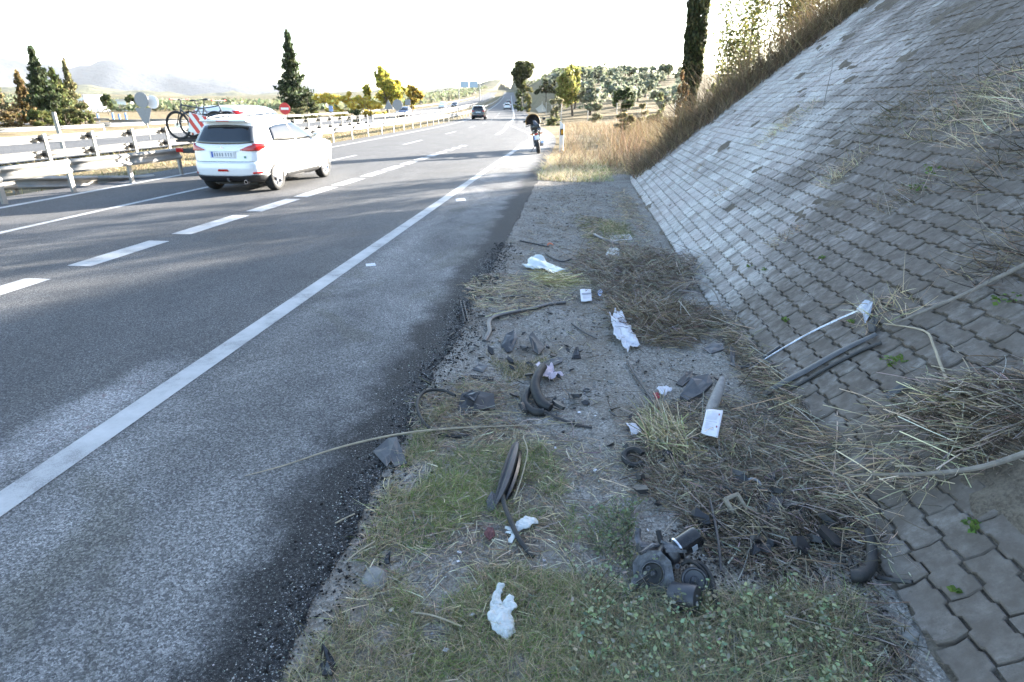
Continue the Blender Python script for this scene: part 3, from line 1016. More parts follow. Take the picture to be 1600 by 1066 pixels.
def make_car(name, tab, paint, loc, rz, label, cat, group=None, ax=(-1.36, 1.31), wr=.335, suv=False, van=False, scale=1.0, detail=True):
    root = empty(name, loc, rz, label, cat, group)
    root.scale = (scale,) * 3
    sh = Shell(tab)
    body = sh.body().build('body', [paint, MAT_BLACK_PLASTIC], root, smooth=True)
    # wheel arches are cut out of the body
    cut = MB()
    for yy in ax:
        for sx in (-1, 1):
            cut.lathe([(wr * 1.17, -.26), (wr * 1.17, .26)], 32, Matrix.Translation((sx * .80, yy, wr)) @ Matrix.Rotation(R(90), 4, 'Y'), mi=0)
    co = cut.build('arch_cutter', MAT_BLACK_PLASTIC)
    bo = body.modifiers.new('arches', 'BOOLEAN'); bo.operation = 'DIFFERENCE'; bo.object = co; bo.solver = 'EXACT'
    dg = bpy.context.evaluated_depsgraph_get()
    me = bpy.data.meshes.new_from_object(body.evaluated_get(dg))
    body.modifiers.clear(); body.data = me
    for p in me.polygons: p.use_smooth = True
    try: me.set_sharp_from_angle(angle=R(32))
    except Exception: pass
    bpy.data.objects.remove(co)
    for yy in ax:
        for sx in (-1, 1):
            w = link('wheel', WH[0], root); w.location = (sx * .765, yy, wr); w.rotation_euler = (random.uniform(0, 1), 0, 0 if sx > 0 else math.pi)
            rm = link('rim', WH[1], w); bd = link('brake_disc', WH[2], w)
            # dark liner behind each wheel
    lin = MB()
    for yy in ax:
        lin.box((0, yy, wr + .08), (1.06, .70, .50))
    lin.box((0, (ax[0] + ax[1]) / 2, .27), (1.5, ax[1] - ax[0], .09))
    lin.build('underbody', MAT_BLACK_PLASTIC, root)
    zt = sh.tab
    H = zt[-1, 0]
    if suv:
        zb, zw0, zw1 = 1.03, 1.09, 1.46
        solid(sh.end_patch([(-.70, 1.10), (-.35, 1.075), (0, 1.07), (.35, 1.075), (.70, 1.10)], [(-.60, 1.44), (-.3, 1.465), (0, 1.47), (.3, 1.465), (.60, 1.44)]).build('rear_window', MAT_GLASS, root, True), .01, 1)
        for sx in (-1, 1):
            solid(sh.side_patch([(-1.33, 1.12), (-.9, 1.09), (0, 1.075), (.6, 1.075), (.96, 1.085)], [(-1.24, 1.40), (-.9, 1.45), (-.2, 1.475), (.10, 1.46), (.44, 1.33)], sx).build('side_window', MAT_GLASS, root, True), .008, 1)
            solid(sh.side_patch([(-.30, 1.075), (-.22, 1.075)], [(-.36, 1.475), (-.28, 1.475)], sx, .012, 5, 2).build('window_pillar', MAT_BLACK_PLASTIC, root), .008, 1)
            # tail lamps wrap round the corner: red, with a clear centre and an amber outer end
            tl = sh.end_patch([(sx * .42, .945), (sx * .62, .93), (sx * .80, .93)], [(sx * .44, .965), (sx * .64, 1.04), (sx * .80, 1.085)], .012).build('tail_lamp', MAT_RED_LENS, root, True)
            solid(tl, .02, 1)
            solid(sh.end_patch([(sx * .50, .952), (sx * .66, .945)], [(sx * .52, .975), (sx * .67, 1.01)], .020, nz=3, nx=6).build('lens', MAT_CLEAR_LENS, tl), .006, 1)
            solid(sh.end_patch([(sx * .69, .94), (sx * .80, .94)], [(sx * .69, .985), (sx * .80, .985)], .020, nz=3, nx=6).build('lens', MAT_AMBER_LENS, tl), .006, 1)
            solid(sh.side_patch([(-2.0, .94), (-1.80, .97)], [(-1.97, 1.08), (-1.62, 1.07)], sx, .010, 4, 8).build('tail_lamp', MAT_RED_LENS, root, True), .02, 1)
            solid(sh.end_patch([(sx * .66, .44), (sx * .80, .45)], [(sx * .66, .475), (sx * .80, .485)], .016, nz=2, nx=4).build('reflector', MAT_RED_LENS, root), .008, 1)
            # door gaps, handles, sill and mirror
            for y0, y1 in ((-1.12, -1.16), (-.28, -.28), (.86, .80)):
                solid(sh.side_patch([(y0, .42), (y0 + .010, .42)], [(y1, 1.07), (y1 + .010, 1.07)], sx, .003, 8, 1).build('door_gap', MAT_BLACK_PLASTIC, root), .004, 1)
            for yh in (-.95, -.02):
                MB().box((sx * (sh.half(yh, .93) + .02), yh, .93), (.035, .19, .035), bev=.012).build('door_handle', paint, root, True)
            solid(sh.side_patch([(-.93, .26), (.90, .26)], [(-.93, .36), (.90, .36)], sx, .012, 3, 10).build('sill', MAT_BLACK_PLASTIC, root), .015, 1)
            mi = MB().box((sx * .98, .78, 1.13), (.20, .12, .15), rot=(0, 0, sx * .15), bev=.045).box((sx * .89, .80, 1.10), (.10, .07, .05), bev=.02).build('mirror', paint, root, True)
            MB().box((sx * .98, .712, 1.13), (.16, .012, .11), rot=(0, 0, sx * .15), bev=.004).build('mirror_glass', MAT_CHROME, mi)
            MB().tube([(sx * .56, -1.5, 1.60), (sx * .565, -1.2, 1.645), (sx * .57, -.5, 1.655), (sx * .55, -.1, 1.62), (sx * .53, 0, 1.57)], .016, 8).build('roof_rail', MAT_ALLOY, root, True)
            solid(sh.end_patch([(sx * .50, .80), (sx * .84, .82)], [(sx * .52, .90), (sx * .84, .95)], .01, True).build('headlamp', MAT_CLEAR_LENS, root, True), .01, 1)
        solid(sh.end_patch([(-.84, .27), (-.4, .26), (.4, .26), (.84, .27)], [(-.84, .43), (-.4, .40), (.4, .40), (.84, .43)], .014).build('lower_bumper', MAT_BLACK_PLASTIC, root, True), .02, 1)
        solid(sh.end_patch([(-.13, .50), (.13, .50)], [(-.11, .545), (.11, .545)], .012, nz=2, nx=3).build('fog_lamp', MAT_RED_LENS, root), .01, 1)
        for za, zb2, xx in ((.698, .706, .70),):
            solid(sh.end_patch([(-xx, za), (xx, za)], [(-xx, zb2), (xx, zb2)], .004, nz=1, nx=16).build('tailgate_gap', MAT_BLACK_PLASTIC, root), .004, 1)
        solid(sh.end_patch([(-.36, .925), (.36, .925)], [(-.36, .945), (.36, .945)], .018, nz=2, nx=8).build('tailgate_trim', paint, root), .02, 1)
        yp = sh.rear(0, .85) - .020
        pl = MB().box((0, yp, .855), (.53, .012, .125), bev=.004).build('number_plate', MAT_PLATE, root)
        MB().box((-.244, yp - .0075, .855), (.040, .004, .115)).build('plate_band', MAT_PLATE_BLUE, pl)
        for k in range(7):
            MB().box((-.185 + k * .062 + (.02 if k > 3 else 0), yp - .0075, .855), (.030, .004, .078)).build('plate_character', M('plate_smudge', (.30, .31, .33), .6), pl)
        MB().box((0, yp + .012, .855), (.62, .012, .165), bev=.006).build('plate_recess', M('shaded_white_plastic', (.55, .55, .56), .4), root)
        em = MB()
        for a in range(3):
            mm = Matrix.Translation((0, sh.rear(0, 1.0) - .014, 1.00)) @ Matrix.Rotation(R(90), 4, 'X') @ Matrix.Rotation(a * 2 * math.pi / 3 + R(90), 4, 'Z')
            em.prism([(.002, 0), (.021, .012), (.042, 0), (.021, -.012)], .006, mm)
        em.build('emblem', MAT_CHROME, root)
        MB().box((.52, sh.rear(.52, .80) - .006, .80), (.055, .004, .045)).build('sticker', M('green_sticker', (.10, .25, .16), .5), root)
        MB().tube([(.06, -1.86, 1.075), (.02, -1.99, 1.10), (-.16, -1.955, 1.17), (-.38, -1.945, 1.18)], .009, 6).build('rear_wiper', MAT_BLACK_PLASTIC, root)
        MB().lathe([(.04, -.13), (.045, .06), (.035, .06), (.03, -.1)], 14, Matrix.Translation((.50, -2.10, .27)) @ Matrix.Rotation(R(90), 4, 'X')).build('exhaust', MAT_CHROME, root, True)
        MB().tube([(.10, -1.95, .27), (.10, -2.16, .30)], .03, 8).lathe([(.03, 0), (.03, .05), (.001, .06)], 10, Matrix.Translation((.10, -2.18, .30))).build('tow_ball', MAT_STEEL_DARK, root, True)
        sp = MB().box((0, -1.80, 1.555), (1.12, .16, .035), rot=(R(-6), 0, 0), bev=.015).build('spoiler', paint, root, True)
        MB().box((0, -1.885, 1.552), (.30, .012, .018)).build('brake_lamp', MAT_RED_LENS, sp)
        MB().tube([(.0, -1.35, 1.61), (.0, -1.50, 1.70)], .006, 6).build('antenna', MAT_BLACK_PLASTIC, root)
    else:
        k = H / 1.475
        rz0, rz1 = (1.18, 1.68) if van else (1.0, 1.34)
        xr0, xr1 = (.74, .68) if van else (.66, .54)
        solid(sh.end_patch([(-xr0, rz0), (0, rz0 - .02), (xr0, rz0)], [(-xr1, rz1), (0, rz1 + .01), (xr1, rz1)]).build('rear_window', MAT_GLASS, root, True), .01, 1)
        wy = (-1.75, 1.05, .48) if van else (-1.3, .9, .28)
        w0, w1 = (1.18, 1.66) if van else (1.0, 1.33)
        solid(sh.end_patch([(-xr0, rz0), (0, rz0), (xr0, rz0)], [(-xr1, rz1), (0, rz1), (xr1, rz1)], .006, True).build('windscreen', MAT_GLASS, root, True), .01, 1)
        for sx in (-1, 1):
            solid(sh.side_patch([(wy[0], w0 + .01), (-.4, w0), (wy[1] - .1, w0)], [(wy[0] + .06, w1), (-.4, w1 + .02), (wy[2], w1)], sx).build('side_window', MAT_GLASS, root, True), .008, 1)
            solid(sh.side_patch([(-.30, w0), (-.20, w0)], [(-.34, w1 + .02), (-.24, w1 + .02)], sx, .012, 4, 2).build('window_pillar', paint, root), .008, 1)
            if van:
                solid(sh.side_patch([(-2.16, .95), (-2.02, .95)], [(-2.06, 1.76), (-1.95, 1.76)], sx, .012, 8, 4).build('tail_lamp', MAT_RED_LENS, root, True), .03, 1)
                solid(sh.end_patch([(sx * .74, .95), (sx * .86, .95)], [(sx * .70, 1.74), (sx * .77, 1.74)], .012, nz=8, nx=3).build('tail_lamp', MAT_RED_LENS, root, True), .03, 1)
            else:
                solid(sh.end_patch([(sx * .50, .78), (sx * .82, .76)], [(sx * .52, .90), (sx * .80, .94)], .010).build('tail_lamp', MAT_RED_LENS, root, True), .02, 1)
            solid(sh.end_patch([(sx * .45, .66), (sx * .78, .68)], [(sx * .47, .78), (sx * .78, .84)], .010, True).build('headlamp', MAT_CLEAR_LENS, root, True), .02, 1)
            MB().box((sx * .95, wy[1] - .22, w0 + .05), (.20, .11, .14), bev=.04).build('mirror', paint, root, True)
            solid(sh.side_patch([(-.93, .24), (.90, .24)], [(-.93, .33), (.90, .33)], sx, .012, 3, 10).build('sill', MAT_BLACK_PLASTIC, root), .015, 1)
        for fr in (False, True):
            solid(sh.end_patch([(-.78, .27), (.78, .27)], [(-.80, .42), (.80, .42)], .012, fr).build('lower_bumper', MAT_BLACK_PLASTIC, root, True), .02, 1)
            yp = sh.rear(0, .68 if not fr else .48, fr)
            MB().box((0, yp + (.016 if fr else -.016), .68 if not fr else .48), (.52, .012, .12), bev=.004).build('number_plate', MAT_PLATE, root)
    return root

suv = make_car('white_car', SUV, MAT_WHITE_PAINT, (-8.08, 15.72, 0), R(-1.5), 'white compact SUV driving away in the nearest traffic lane', 'car', suv=True, scale=1.03)
van = make_car('white_van', VAN, MAT_WHITE_PAINT, (-10.75, 20.0, 0), R(-1.0), 'white high-roofed van carrying bicycles, half hidden ahead of the white SUV', 'van', van=True, ax=(-1.40, 1.36))

def lane_x(y, off): return off + x_off(y)
def heading(y): return math.atan2(x_off(y - 3) - x_off(y + 3), 6.0)
p = gp(745, 187)
make_car('grey_car', SUV, MAT_GREY_PAINT, (p.x, p.y + 2.1, road_z(p.y)), heading(p.y), 'dark SUV driving away up the motorway beyond the white SUV', 'car', suv=True)
y_ = 150.0; make_car('white_hatchback', HATCH, MAT_WHITE_PAINT, (lane_x(y_, -7.4), y_, road_z(y_)), heading(y_), 'tiny white car far up the motorway', 'car')
y_ = 235.0; make_car('dark_hatchback', HATCH, MAT_GREY_PAINT, (lane_x(y_, -7.4), y_, road_z(y_)), heading(y_), 'tiny dark car farthest up the motorway', 'car')
for (u, v, tab, pm, nm, lb) in ((632, 184, HATCH, MAT_BLUE_PAINT, 'blue_hatchback', 'navy car coming the other way, nearest on the far carriageway'),
                               (692, 173, SUV, MAT_WHITE_PAINT, 'silver_hatchback', 'white car coming the other way with bright front'),
                               (711, 172, HATCH, MAT_GREY_PAINT, 'black_hatchback', 'dark car coming the other way behind the white one')):
    p = gp(u, v)
    k = 1.0
    y_ = p.y
    make_car(nm.replace('silver', 'white'), tab, pm, (p.x, y_, road_z(y_)), heading(y_) + math.pi, lb, 'car', suv=tab is SUV)

# ---------- bicycles on a rack behind the van
def make_bicycle(name, col, loc, rz, label, rack_flip=False):
    root = empty(name, loc, rz, label, 'bicycle', 'bicycles carried behind the van')
    fr = M('bicycle_paint_' + name, col, .3, var=.1)
    r = .36
    bb, st, hd, hd2, rw, fw = Vector((-.08, 0, .33)), Vector((-.24, 0, .82)), Vector((.40, 0, .86)), Vector((.44, 0, .74)), Vector((-.52, 0, r)), Vector((.60, 0, r))
    f = MB()
    f.tube([bb, st], .018, 8).tube([st + (bb - st) * .1, hd], .018, 8).tube([bb, hd2], .022, 8).tube([hd + Vector((-.01, 0, .05)), hd2 + Vector((.015, 0, -.03))], .022, 8)
    for sy in (-.05, .05):
        f.tube([bb + Vector((0, sy * .4, 0)), rw + Vector((0, sy, 0))], .010, 6).tube([st + Vector((0, sy * .3, -.06)), rw + Vector((0, sy, 0))], .009, 6)
    f.build('frame', fr, root, True)
    fk = MB().tube([hd2, hd2 + Vector((.03, 0, -.08))], .02, 8)
    for sy in (-.055, .055):
        fk.tube([hd2 + Vector((.03, sy, -.08)), fw + Vector((0, sy, 0))], .014, 8)
    fk.build('fork', MAT_BLACK_PLASTIC, root, True)
    for c in (rw, fw):
        w = MB().tube([c + Vector((math.cos(a) * (r - .024), 0, math.sin(a) * (r - .024))) for a in [2 * math.pi * i / 32 for i in range(32)]], .026, 8, closed=True).build('wheel', MAT_TYRE, root, True)
        MB().tube([c + Vector((math.cos(a) * (r - .055), 0, math.sin(a) * (r - .055))) for a in [2 * math.pi * i / 32 for i in range(32)]], .012, 6, closed=True).build('rim', MAT_BLACK_PLASTIC, w)
        s = MB()
        for k in range(20):
            a = 2 * math.pi * k / 20
            s.tube([c + Vector((0, .02 * (-1) ** k, 0)), c + Vector((math.cos(a) * (r - .06), 0, math.sin(a) * (r - .06)))], .0015, 4)
        tag(s.tube([c + Vector((0, -.05, 0)), c + Vector((0, .05, 0))], .02, 8).build('spokes', MAT_ALLOY, w), kind='stuff')
        MB().lathe([(.08, -.001), (.08, .001)], 20, Matrix.Translation(c + Vector((0, .045, 0))) @ Matrix.Rotation(R(90), 4, 'X')).build('brake_disc', MAT_ALLOY, w)
    MB().tube([st, st + Vector((-.04, 0, .16))], .014, 8).build('seat_post', MAT_BLACK_PLASTIC, root, True)
    MB().tube([st + Vector((-.18, 0, .17)), st + Vector((-.10, 0, .18)), st + Vector((.0, 0, .17)), st + Vector((.10, 0, .165))], [.055, .07, .035, .018], 10, flat=.4, up=(0, 0, 1)).build('saddle', MAT_BLACK_PLASTIC, root, True)
    hb = hd + Vector((.0, 0, .12))
    h = MB().tube([hd, hb, hb + Vector((.06, 0, .02))], .016, 8).tube([hb + Vector((.02, -.36, .02)), hb + Vector((.06, -.12, .01)), hb + Vector((.06, .12, .01)), hb + Vector((.02, .36, .02))], .014, 8)
    hbo = h.build('handlebar', MAT_BLACK_PLASTIC, root, True)
    for sy in (-1, 1):
        MB().tube([hb + Vector((.035, sy * .26, .02)), hb + Vector((.02, sy * .38, .02))], .018, 8).build('grip', M('red_grip', (.45, .03, .02), .6), hbo, True)
    MB().lathe([(.085, -.004), (.085, .004)], 24, Matrix.Translation(bb + Vector((0, -.05, 0))) @ Matrix.Rotation(R(90), 4, 'X')).tube([bb + Vector((0, -.07, 0)), bb + Vector((.12, -.07, -.12))], .012, 6).tube([bb + Vector((0, .07, 0)), bb + Vector((-.12, .07, .12))], .012, 6).box(bb + Vector((.12, -.11, -.12)), (.09, .07, .02)).box(bb + Vector((-.12, .11, .12)), (.09, .07, .02)).build('crank', MAT_STEEL_DARK, root, True)
    return root
b1 = make_bicycle('bicycle', (.05, .055, .06), (-10.72, 16.95, 1.00), math.pi - .06, 'dark bicycle nearest the camera on the rack behind the van'); b1.scale = (1.08,) * 3
b2 = make_bicycle('bicycle', (.35, .05, .04), (-10.62, 17.27, 1.05), .04, 'red-trimmed bicycle next to the van on the rear rack')
rk = empty('bicycle_rack', (-10.64, 17.27, 0), 0, 'dark bicycle rack fixed behind the van', 'rack')
MB().tube([(0, .55, .55), (0, -.35, .62)], .03, 8).tube([(-.45, -.35, .66), (-.45, .22, .66)], .02, 8).tube([(.45, -.35, .66), (.45, .22, .66)], .02, 8).tube([(-.5, .22, .66), (-.5, .22, 1.75), (.5, .22, 1.75), (.5, .22, .66)], .02, 8).build('frame', MAT_STEEL_DARK, rk, True)
for yy, zz in ((-.32, .99), (.0, 1.04)):
    pts = [(-.04, -.05), (.04, -.05), (.055, .02), (.04, .02), (.03, -.03), (-.03, -.03), (-.04, .02), (-.055, .02)]
    MB().prism(pts, 1.7, Matrix.Translation((-.85, yy, zz)) @ Matrix.Rotation(R(90), 4, 'Y') @ Matrix.Rotation(R(90), 4, 'Z')).tube([(0, yy, zz - .02), (0, yy, .62)], .02, 6).build('wheel_tray', MAT_STEEL_DARK, rk)
for sx in (-1, 1):
    MB().box((sx * .78, -.36, .72), (.22, .05, .12), bev=.015).build('rack_lamp', MAT_RED_LENS, rk)
MB().box((0, -.36, .70), (1.4, .03, .13), bev=.01).build('lamp_bar', MAT_BLACK_PLASTIC, rk)
# the square red and white load board hung on the bicycles
_q = pp(309, 194, 16.78)
lb = empty('warning_board', _q, 0, 'square board with red and white diagonal stripes behind the bicycles', 'board', rot=(R(-4), R(12), 0))
MB().box((0, 0, 0), (.52, .012, .52), bev=.004).build('panel', M('board_white', (.75, .74, .72), .4, var=.05), lb)
for k in range(3):
    c0 = -.42 + k * .30
    poly = []
    def clip(pts):
        # clip the diagonal band to the square board
        for ax_, sg in ((0, 1), (0, -1), (1, 1), (1, -1)):
            out = []
            for i in range(len(pts)):
                a, b = pts[i], pts[(i + 1) % len(pts)]
                ia, ib = a[ax_] * sg <= .25, b[ax_] * sg <= .25
                if ia: out.append(a)
                if ia != ib:
                    t = (.25 * sg - a[ax_]) / (b[ax_] - a[ax_])
                    out.append((a[0] + t * (b[0] - a[0]), a[1] + t * (b[1] - a[1])))
            pts = out
        return pts
    band = clip([(c0 - .6, .6), (c0 - .6 + .15, .6), (c0 + .6 + .15, -.6), (c0 + .6, -.6)])
    band = clip([(x + .17, y) for x, y in [(c0 - .6, .6), (c0 - .45, .6), (c0 + .75, -.6), (c0 + .6, -.6)]])
    if len(band) > 2:
        MB().prism(band, .003, Matrix.Translation((0, -.007, 0)) @ Matrix.Rotation(R(90), 4, 'X')).build('stripe', M('board_red', (.55, .03, .02), .4, var=.05), lb)

# ---------- motorcycle parked on the hard shoulder
mc = empty('motorcycle', (gp(842, 240).x, gp(842, 240).y, 0), 0, 'black motorcycle parked on its stand on the hard shoulder', 'motorcycle', rot=(0, R(-9), R(4)))
MAT_MC = M('motorcycle_black', (.014, .014, .015), .3, var=.2)
def mc_wheel(y, r, w):
    t = MB().tube([(0, y + math.cos(a) * (r - w * .45), r + math.sin(a) * (r - w * .45)) for a in [2 * math.pi * i / 36 for i in range(36)]], w * .5, 12, closed=True).build('wheel', MAT_TYRE, mc, True)
    rm = MB().tube([(0, y + math.cos(a) * (r - w * .95), r + math.sin(a) * (r - w * .95)) for a in [2 * math.pi * i / 36 for i in range(36)]], w * .28, 8, closed=True)
    for k in range(5):
        a = 2 * math.pi * k / 5
        rm.tube([(0, y, r), (0, y + math.cos(a) * (r - w * .9), r + math.sin(a) * (r - w * .9))], .018, 6)
    rm.tube([(-.07, y, r), (.07, y, r)], .04, 10).build('rim', MAT_STEEL_DARK, t, True)
mc_wheel(.0, .32, .18); mc_wheel(1.48, .31, .12)
MB().tube([(-.12, 0, .32), (-.12, .55, .42)], .032, 8).tube([(.12, 0, .32), (.12, .55, .42)], .032, 8).build('swingarm', MAT_STEEL_DARK, mc, True)
MB().box((0, .66, .45), (.34, .46, .40), bev=.06).box((0, .86, .62), (.26, .26, .24), bev=.05).build('engine', MAT_STEEL_DARK, mc, True)
for sx in (-.1, .1):
    MB().tube([(sx, 1.48, .31), (sx, 1.18, 1.02)], .027, 8).build('fork', MAT_ALLOY, mc, True)
MB().tube([(.17, .75, .28), (.19, .35, .30), (.20, .02, .44)], [.03, .05, .06], 12).build('exhaust', MAT_CHROME, mc, True)
MB().tube([(0, -.12, .90), (0, .12, .90), (0, .45, .86), (0, .62, .88)], [.10, .14, .14, .10], 14, flat=.45, up=(0, 0, 1)).build('seat', MAT_MC, mc, True)
MB().tube([(0, .58, .92), (0, .75, 1.0), (0, 1.0, .98), (0, 1.14, .90)], [.10, .18, .17, .08], 16, flat=.8, up=(0, 0, 1)).build('fuel_tank', MAT_MC, mc, True)
MB().tube([(0, 1.10, .95), (0, 1.28, 1.02), (0, 1.42, .95)], [.20, .19, .08], 16, flat=1.1, up=(0, 0, 1)).build('fairing', MAT_MC, mc, True)
MB().grid([[(x, 1.30 - .25 * t - .5 * x * x, 1.08 + .34 * t) for x in (-.19, -.12, 0, .12, .19)] for t in (0, .33, .66, 1)]).build('windscreen', MAT_GLASS, mc, True)
MB().tube([(-.40, .92, 1.10), (-.22, 1.02, 1.12), (0, 1.08, 1.08), (.22, 1.02, 1.12), (.40, .92, 1.10)], .017, 8).build('handlebar', MAT_BLACK_PLASTIC, mc, True)
for sx in (-1, 1):
    mo = MB().tube([(sx * .28, .99, 1.12), (sx * .38, 1.0, 1.28)], .008, 6).box((sx * .41, 1.0, 1.31), (.15, .04, .09), bev=.02).build('mirror', MAT_MC, mc, True)
    MB().tube([(sx * .14, -.16, .80), (sx * .26, -.16, .80)], .02, 8).build('indicator', MAT_AMBER_LENS, mc, True)
    MB().tube([(sx * .10, .35, .55), (sx * .15, .30, .84)], .03, 8).build('shock_absorber', MAT_STEEL_DARK, mc, True)
MB().box((0, -.16, .76), (.12, .10, .26), rot=(R(-12), 0, 0), bev=.02).build('mudguard', MAT_BLACK_PLASTIC, mc, True)
np_ = MB().box((0, -.285, .66), (.23, .008, .17), rot=(R(-14), 0, 0), bev=.003).build('number_plate', MAT_PLATE, mc)
MB().box((-.095, -.291, .66), (.03, .004, .15), rot=(R(-14), 0, 0)).build('plate_band', MAT_PLATE_BLUE, np_)
MB().box((0, -.25, .80), (.14, .06, .06), bev=.015).build('tail_lamp', MAT_RED_LENS, mc, True)
MB().tube([(-.14, .55, .28), (-.36, .50, .02)], .014, 6).build('side_stand', MAT_STEEL_DARK, mc)
tc = MB().box((0, -.10, 1.06), (.40, .34, .20), bev=.06).build('top_case', MAT_MC, mc, True)
lid = []
for i in range(13):                # the raised lid: a shallow shell standing on edge, open side to the rear
    th = math.pi * i / 12
    lid.append([(-.07 - .30 * math.cos(th) * math.cos(ph_), .10 + .20 * math.sin(ph_), 1.18 + .40 * math.sin(th) ** .7 * math.cos(ph_)) for ph_ in [math.pi / 2 * k / 7 for k in range(8)]])
lo_ = solid(MB().grid(lid).build('case_lid', MAT_MC, mc, True), .02)
MB().tube([(-.07 - .30 * math.cos(math.pi * i / 14), .095, 1.18 + .40 * math.sin(math.pi * i / 14) ** .7) for i in range(15)], .014, 6).build('lid_rim', M('amber_rim', (.30, .16, .03), .5), lo_, True)
jk = []
for i in range(8):
    t = i / 7
    jk.append([(.17 - .20 * t + (.045 + .05 * math.sin(3 * t)) * math.cos(a) + .012 * math.sin(3 * a + 5 * t), -.27 + .045 * math.sin(a) + .18 * t, .92 + .40 * t + .02 * math.sin(2 * a)) for a in [2 * math.pi * k / 14 for k in range(14)]])
jm = MB().grid(jk, closed_u=True)
jm.f.append(tuple(7 * 14 + k for k in range(14))); jm.m.append(0)
jm.f.append(tuple(range(14))[::-1]); jm.m.append(0)
jo = jm.build('jacket', M('dark_grey_cloth', (.09, .10, .125), .9, var=.3, scale=20, bump=.4), None, True)
jo.matrix_world = Matrix.Translation(mc.location) @ Euler(mc.rotation_euler).to_matrix().to_4x4()
tag(jo, 'grey rolled jacket slung over the open top case of the motorcycle', 'jacket')

# ================================================================== GUARDRAILS, SIGNS, POSTS
W_PROF = [(-.155, .0), (-.145, .045), (-.10, .078), (-.055, .045), (-.03, .005), (.03, .005), (.055, .045), (.10, .078), (.145, .045), (.155, .0)]
def beam_mesh(path, side=1, k=1.0):
    """W-beam along a path; side = +1 bulges to +X"""
    rows = []
    P = [Vector(p) for p in path]
    for i, p in enumerate(P):
        t = (P[min(i + 1, len(P) - 1)] - P[max(0, i - 1)]); t.z = 0; t.normalize()
        n = Vector((t.y, -t.x, 0)) * side
        rows.append([p + Vector((0, 0, h * k)) + n * d * k for h, d in W_PROF])
    return MB().grid(rows)

def c_post(h, w=.11, d=.06):
    pts = [(-w / 2, -d / 2), (w / 2, -d / 2), (w / 2, d / 2), (w / 2 - .012, d / 2), (w / 2 - .012, -d / 2 + .010), (-w / 2 + .012, -d / 2 + .010), (-w / 2 + .012, d / 2), (-w / 2, d / 2)]
    return MB().prism(pts, h)
POSTS = {}
def post_obj(root, loc, h, rz=0.0):
    if h not in POSTS:
        POSTS[h] = c_post(h + .3).mesh('post', MAT_GALV)
    o = link('post', POSTS[h], root); o.location = (loc[0], loc[1], loc[2] - .3); o.rotation_euler = (0, 0, rz)
    return o
BLOCK = MB().box((0, 0, 0), (.22, .07, .12), bev=.01).box((-.10, 0, .03), (.05, .16, .05)).box((.09, 0, -.05), (.05, .12, .05)).mesh('spacer', MAT_BLACK_PLASTIC)

def guardrail(name, xs, ys, label, heights=(.62,), side=1, post_side=-1, post_h=.74, spacer=False, post_step=1, group='guardrails along the motorway', k_=1.0):
    """one continuous barrier: a beam for every span, posts and spacers"""
    root = empty(name, (xs(ys[0]) + x_off(ys[0]), ys[0], road_z(ys[0])), 0, label, 'guardrail', group)
    O = root.location
    def P(y, z, dx=0): return Vector((xs(y) + x_off(y) + dx, y, road_z(y) + z)) - O
    for i in range(len(ys) - 1):
        a, b = ys[i], ys[i + 1]
        for h in heights:
            hh = h if not callable(h) else h
            solid(beam_mesh([P(lerp(a, b, k / 3), h(lerp(a, b, k / 3)) if callable(h) else h) for k in range(4)], side, k_).build('beam', MAT_GALV, root, True), .006)
    for i, y in enumerate(ys):
        if i % post_step: continue
        top = post_h(y) if callable(post_h) else post_h
        if top < .12: continue
        q = P(y, -.06, post_side * (.20 if spacer else .05))
        post_obj(root, q, round(top + .06, 2), R(90))
        if spacer:
            for h in heights:
                o = link('spacer', BLOCK, root); o.location = P(y, h, post_side * .09)
    return root

# double-height barrier on the far side of the median, posts towards us
guardrail('guardrail', lambda y: -17.25 - .0 * y, [8.3 + 2.05 * i for i in range(0, 22)], 'double-height median guardrail with posts on the near side, left of the white SUV', heights=(.42, .90), side=-1, post_side=1, post_h=1.06, spacer=True, k_=.72)
ys_ = geo(53.4, 420, 4.0, 1.05)
guardrail('guardrail', lambda y: -17.25, ys_, 'pale median guardrail curving away between the carriageways up the hill', heights=(.42, .90), side=-1, post_side=1, post_h=1.0, spacer=False, k_=.72)
# near barrier that stops beside the white SUV
guardrail('guardrail', lambda y: -11.95 + .33 * sstep((y - 12) / 5), [2.6, 5.6, 8.6, 11.6, 13.4, 15.2, 17.2], 'grey guardrail nearest the road that ends just behind the white SUV', heights=(.60,), side=1, post_h=.70)
# an older barrier that dives into the ground behind it
def dive(y): return .62 if y < 9.5 else lerp(.62, -.12, min(1, (y - 9.5) / 7.0))
guardrail('guardrail', lambda y: -14.3 + 2.0 * sstep((y - 9) / 8), [3.5, 6.5, 9.5, 11.3, 13.2, 15.0, 16.8], 'guardrail behind the nearest one, with its end sloping down into the grass', heights=(dive,), side=1, post_h=lambda y: dive(y) + .1)
# the near barrier goes on beyond the SUV
guardrail('guardrail', lambda y: -13.1, [24.0 + 3.0 * i for i in range(0, 14)] + geo(66.5, 420, 4.0, 1.05), 'low guardrail along the left edge of the carriageway beyond the white SUV', heights=(.60,), side=1, post_h=.70)
# far edge of the opposite carriageway
guardrail('guardrail', lambda y: -30.4, [14 + 4.0 * i for i in range(0, 14)] + geo(71, 420, 5.0, 1.05), 'guardrail on the outer edge of the opposite carriageway', heights=(.60,), side=1, post_h=.70, post_step=2, k_=.7)

# tall white marker post standing in the median rail
p = gp(103, 248)
mp_ = empty('marker_post', (p.x, p.y, -.06), 0, 'tall pale post standing in front of the median guardrail', 'post')
MB().prism([(-.06, -.035), (.06, -.035), (.06, .035), (-.06, .035)], 1.72).build('shaft', MAT_GALV, mp_)

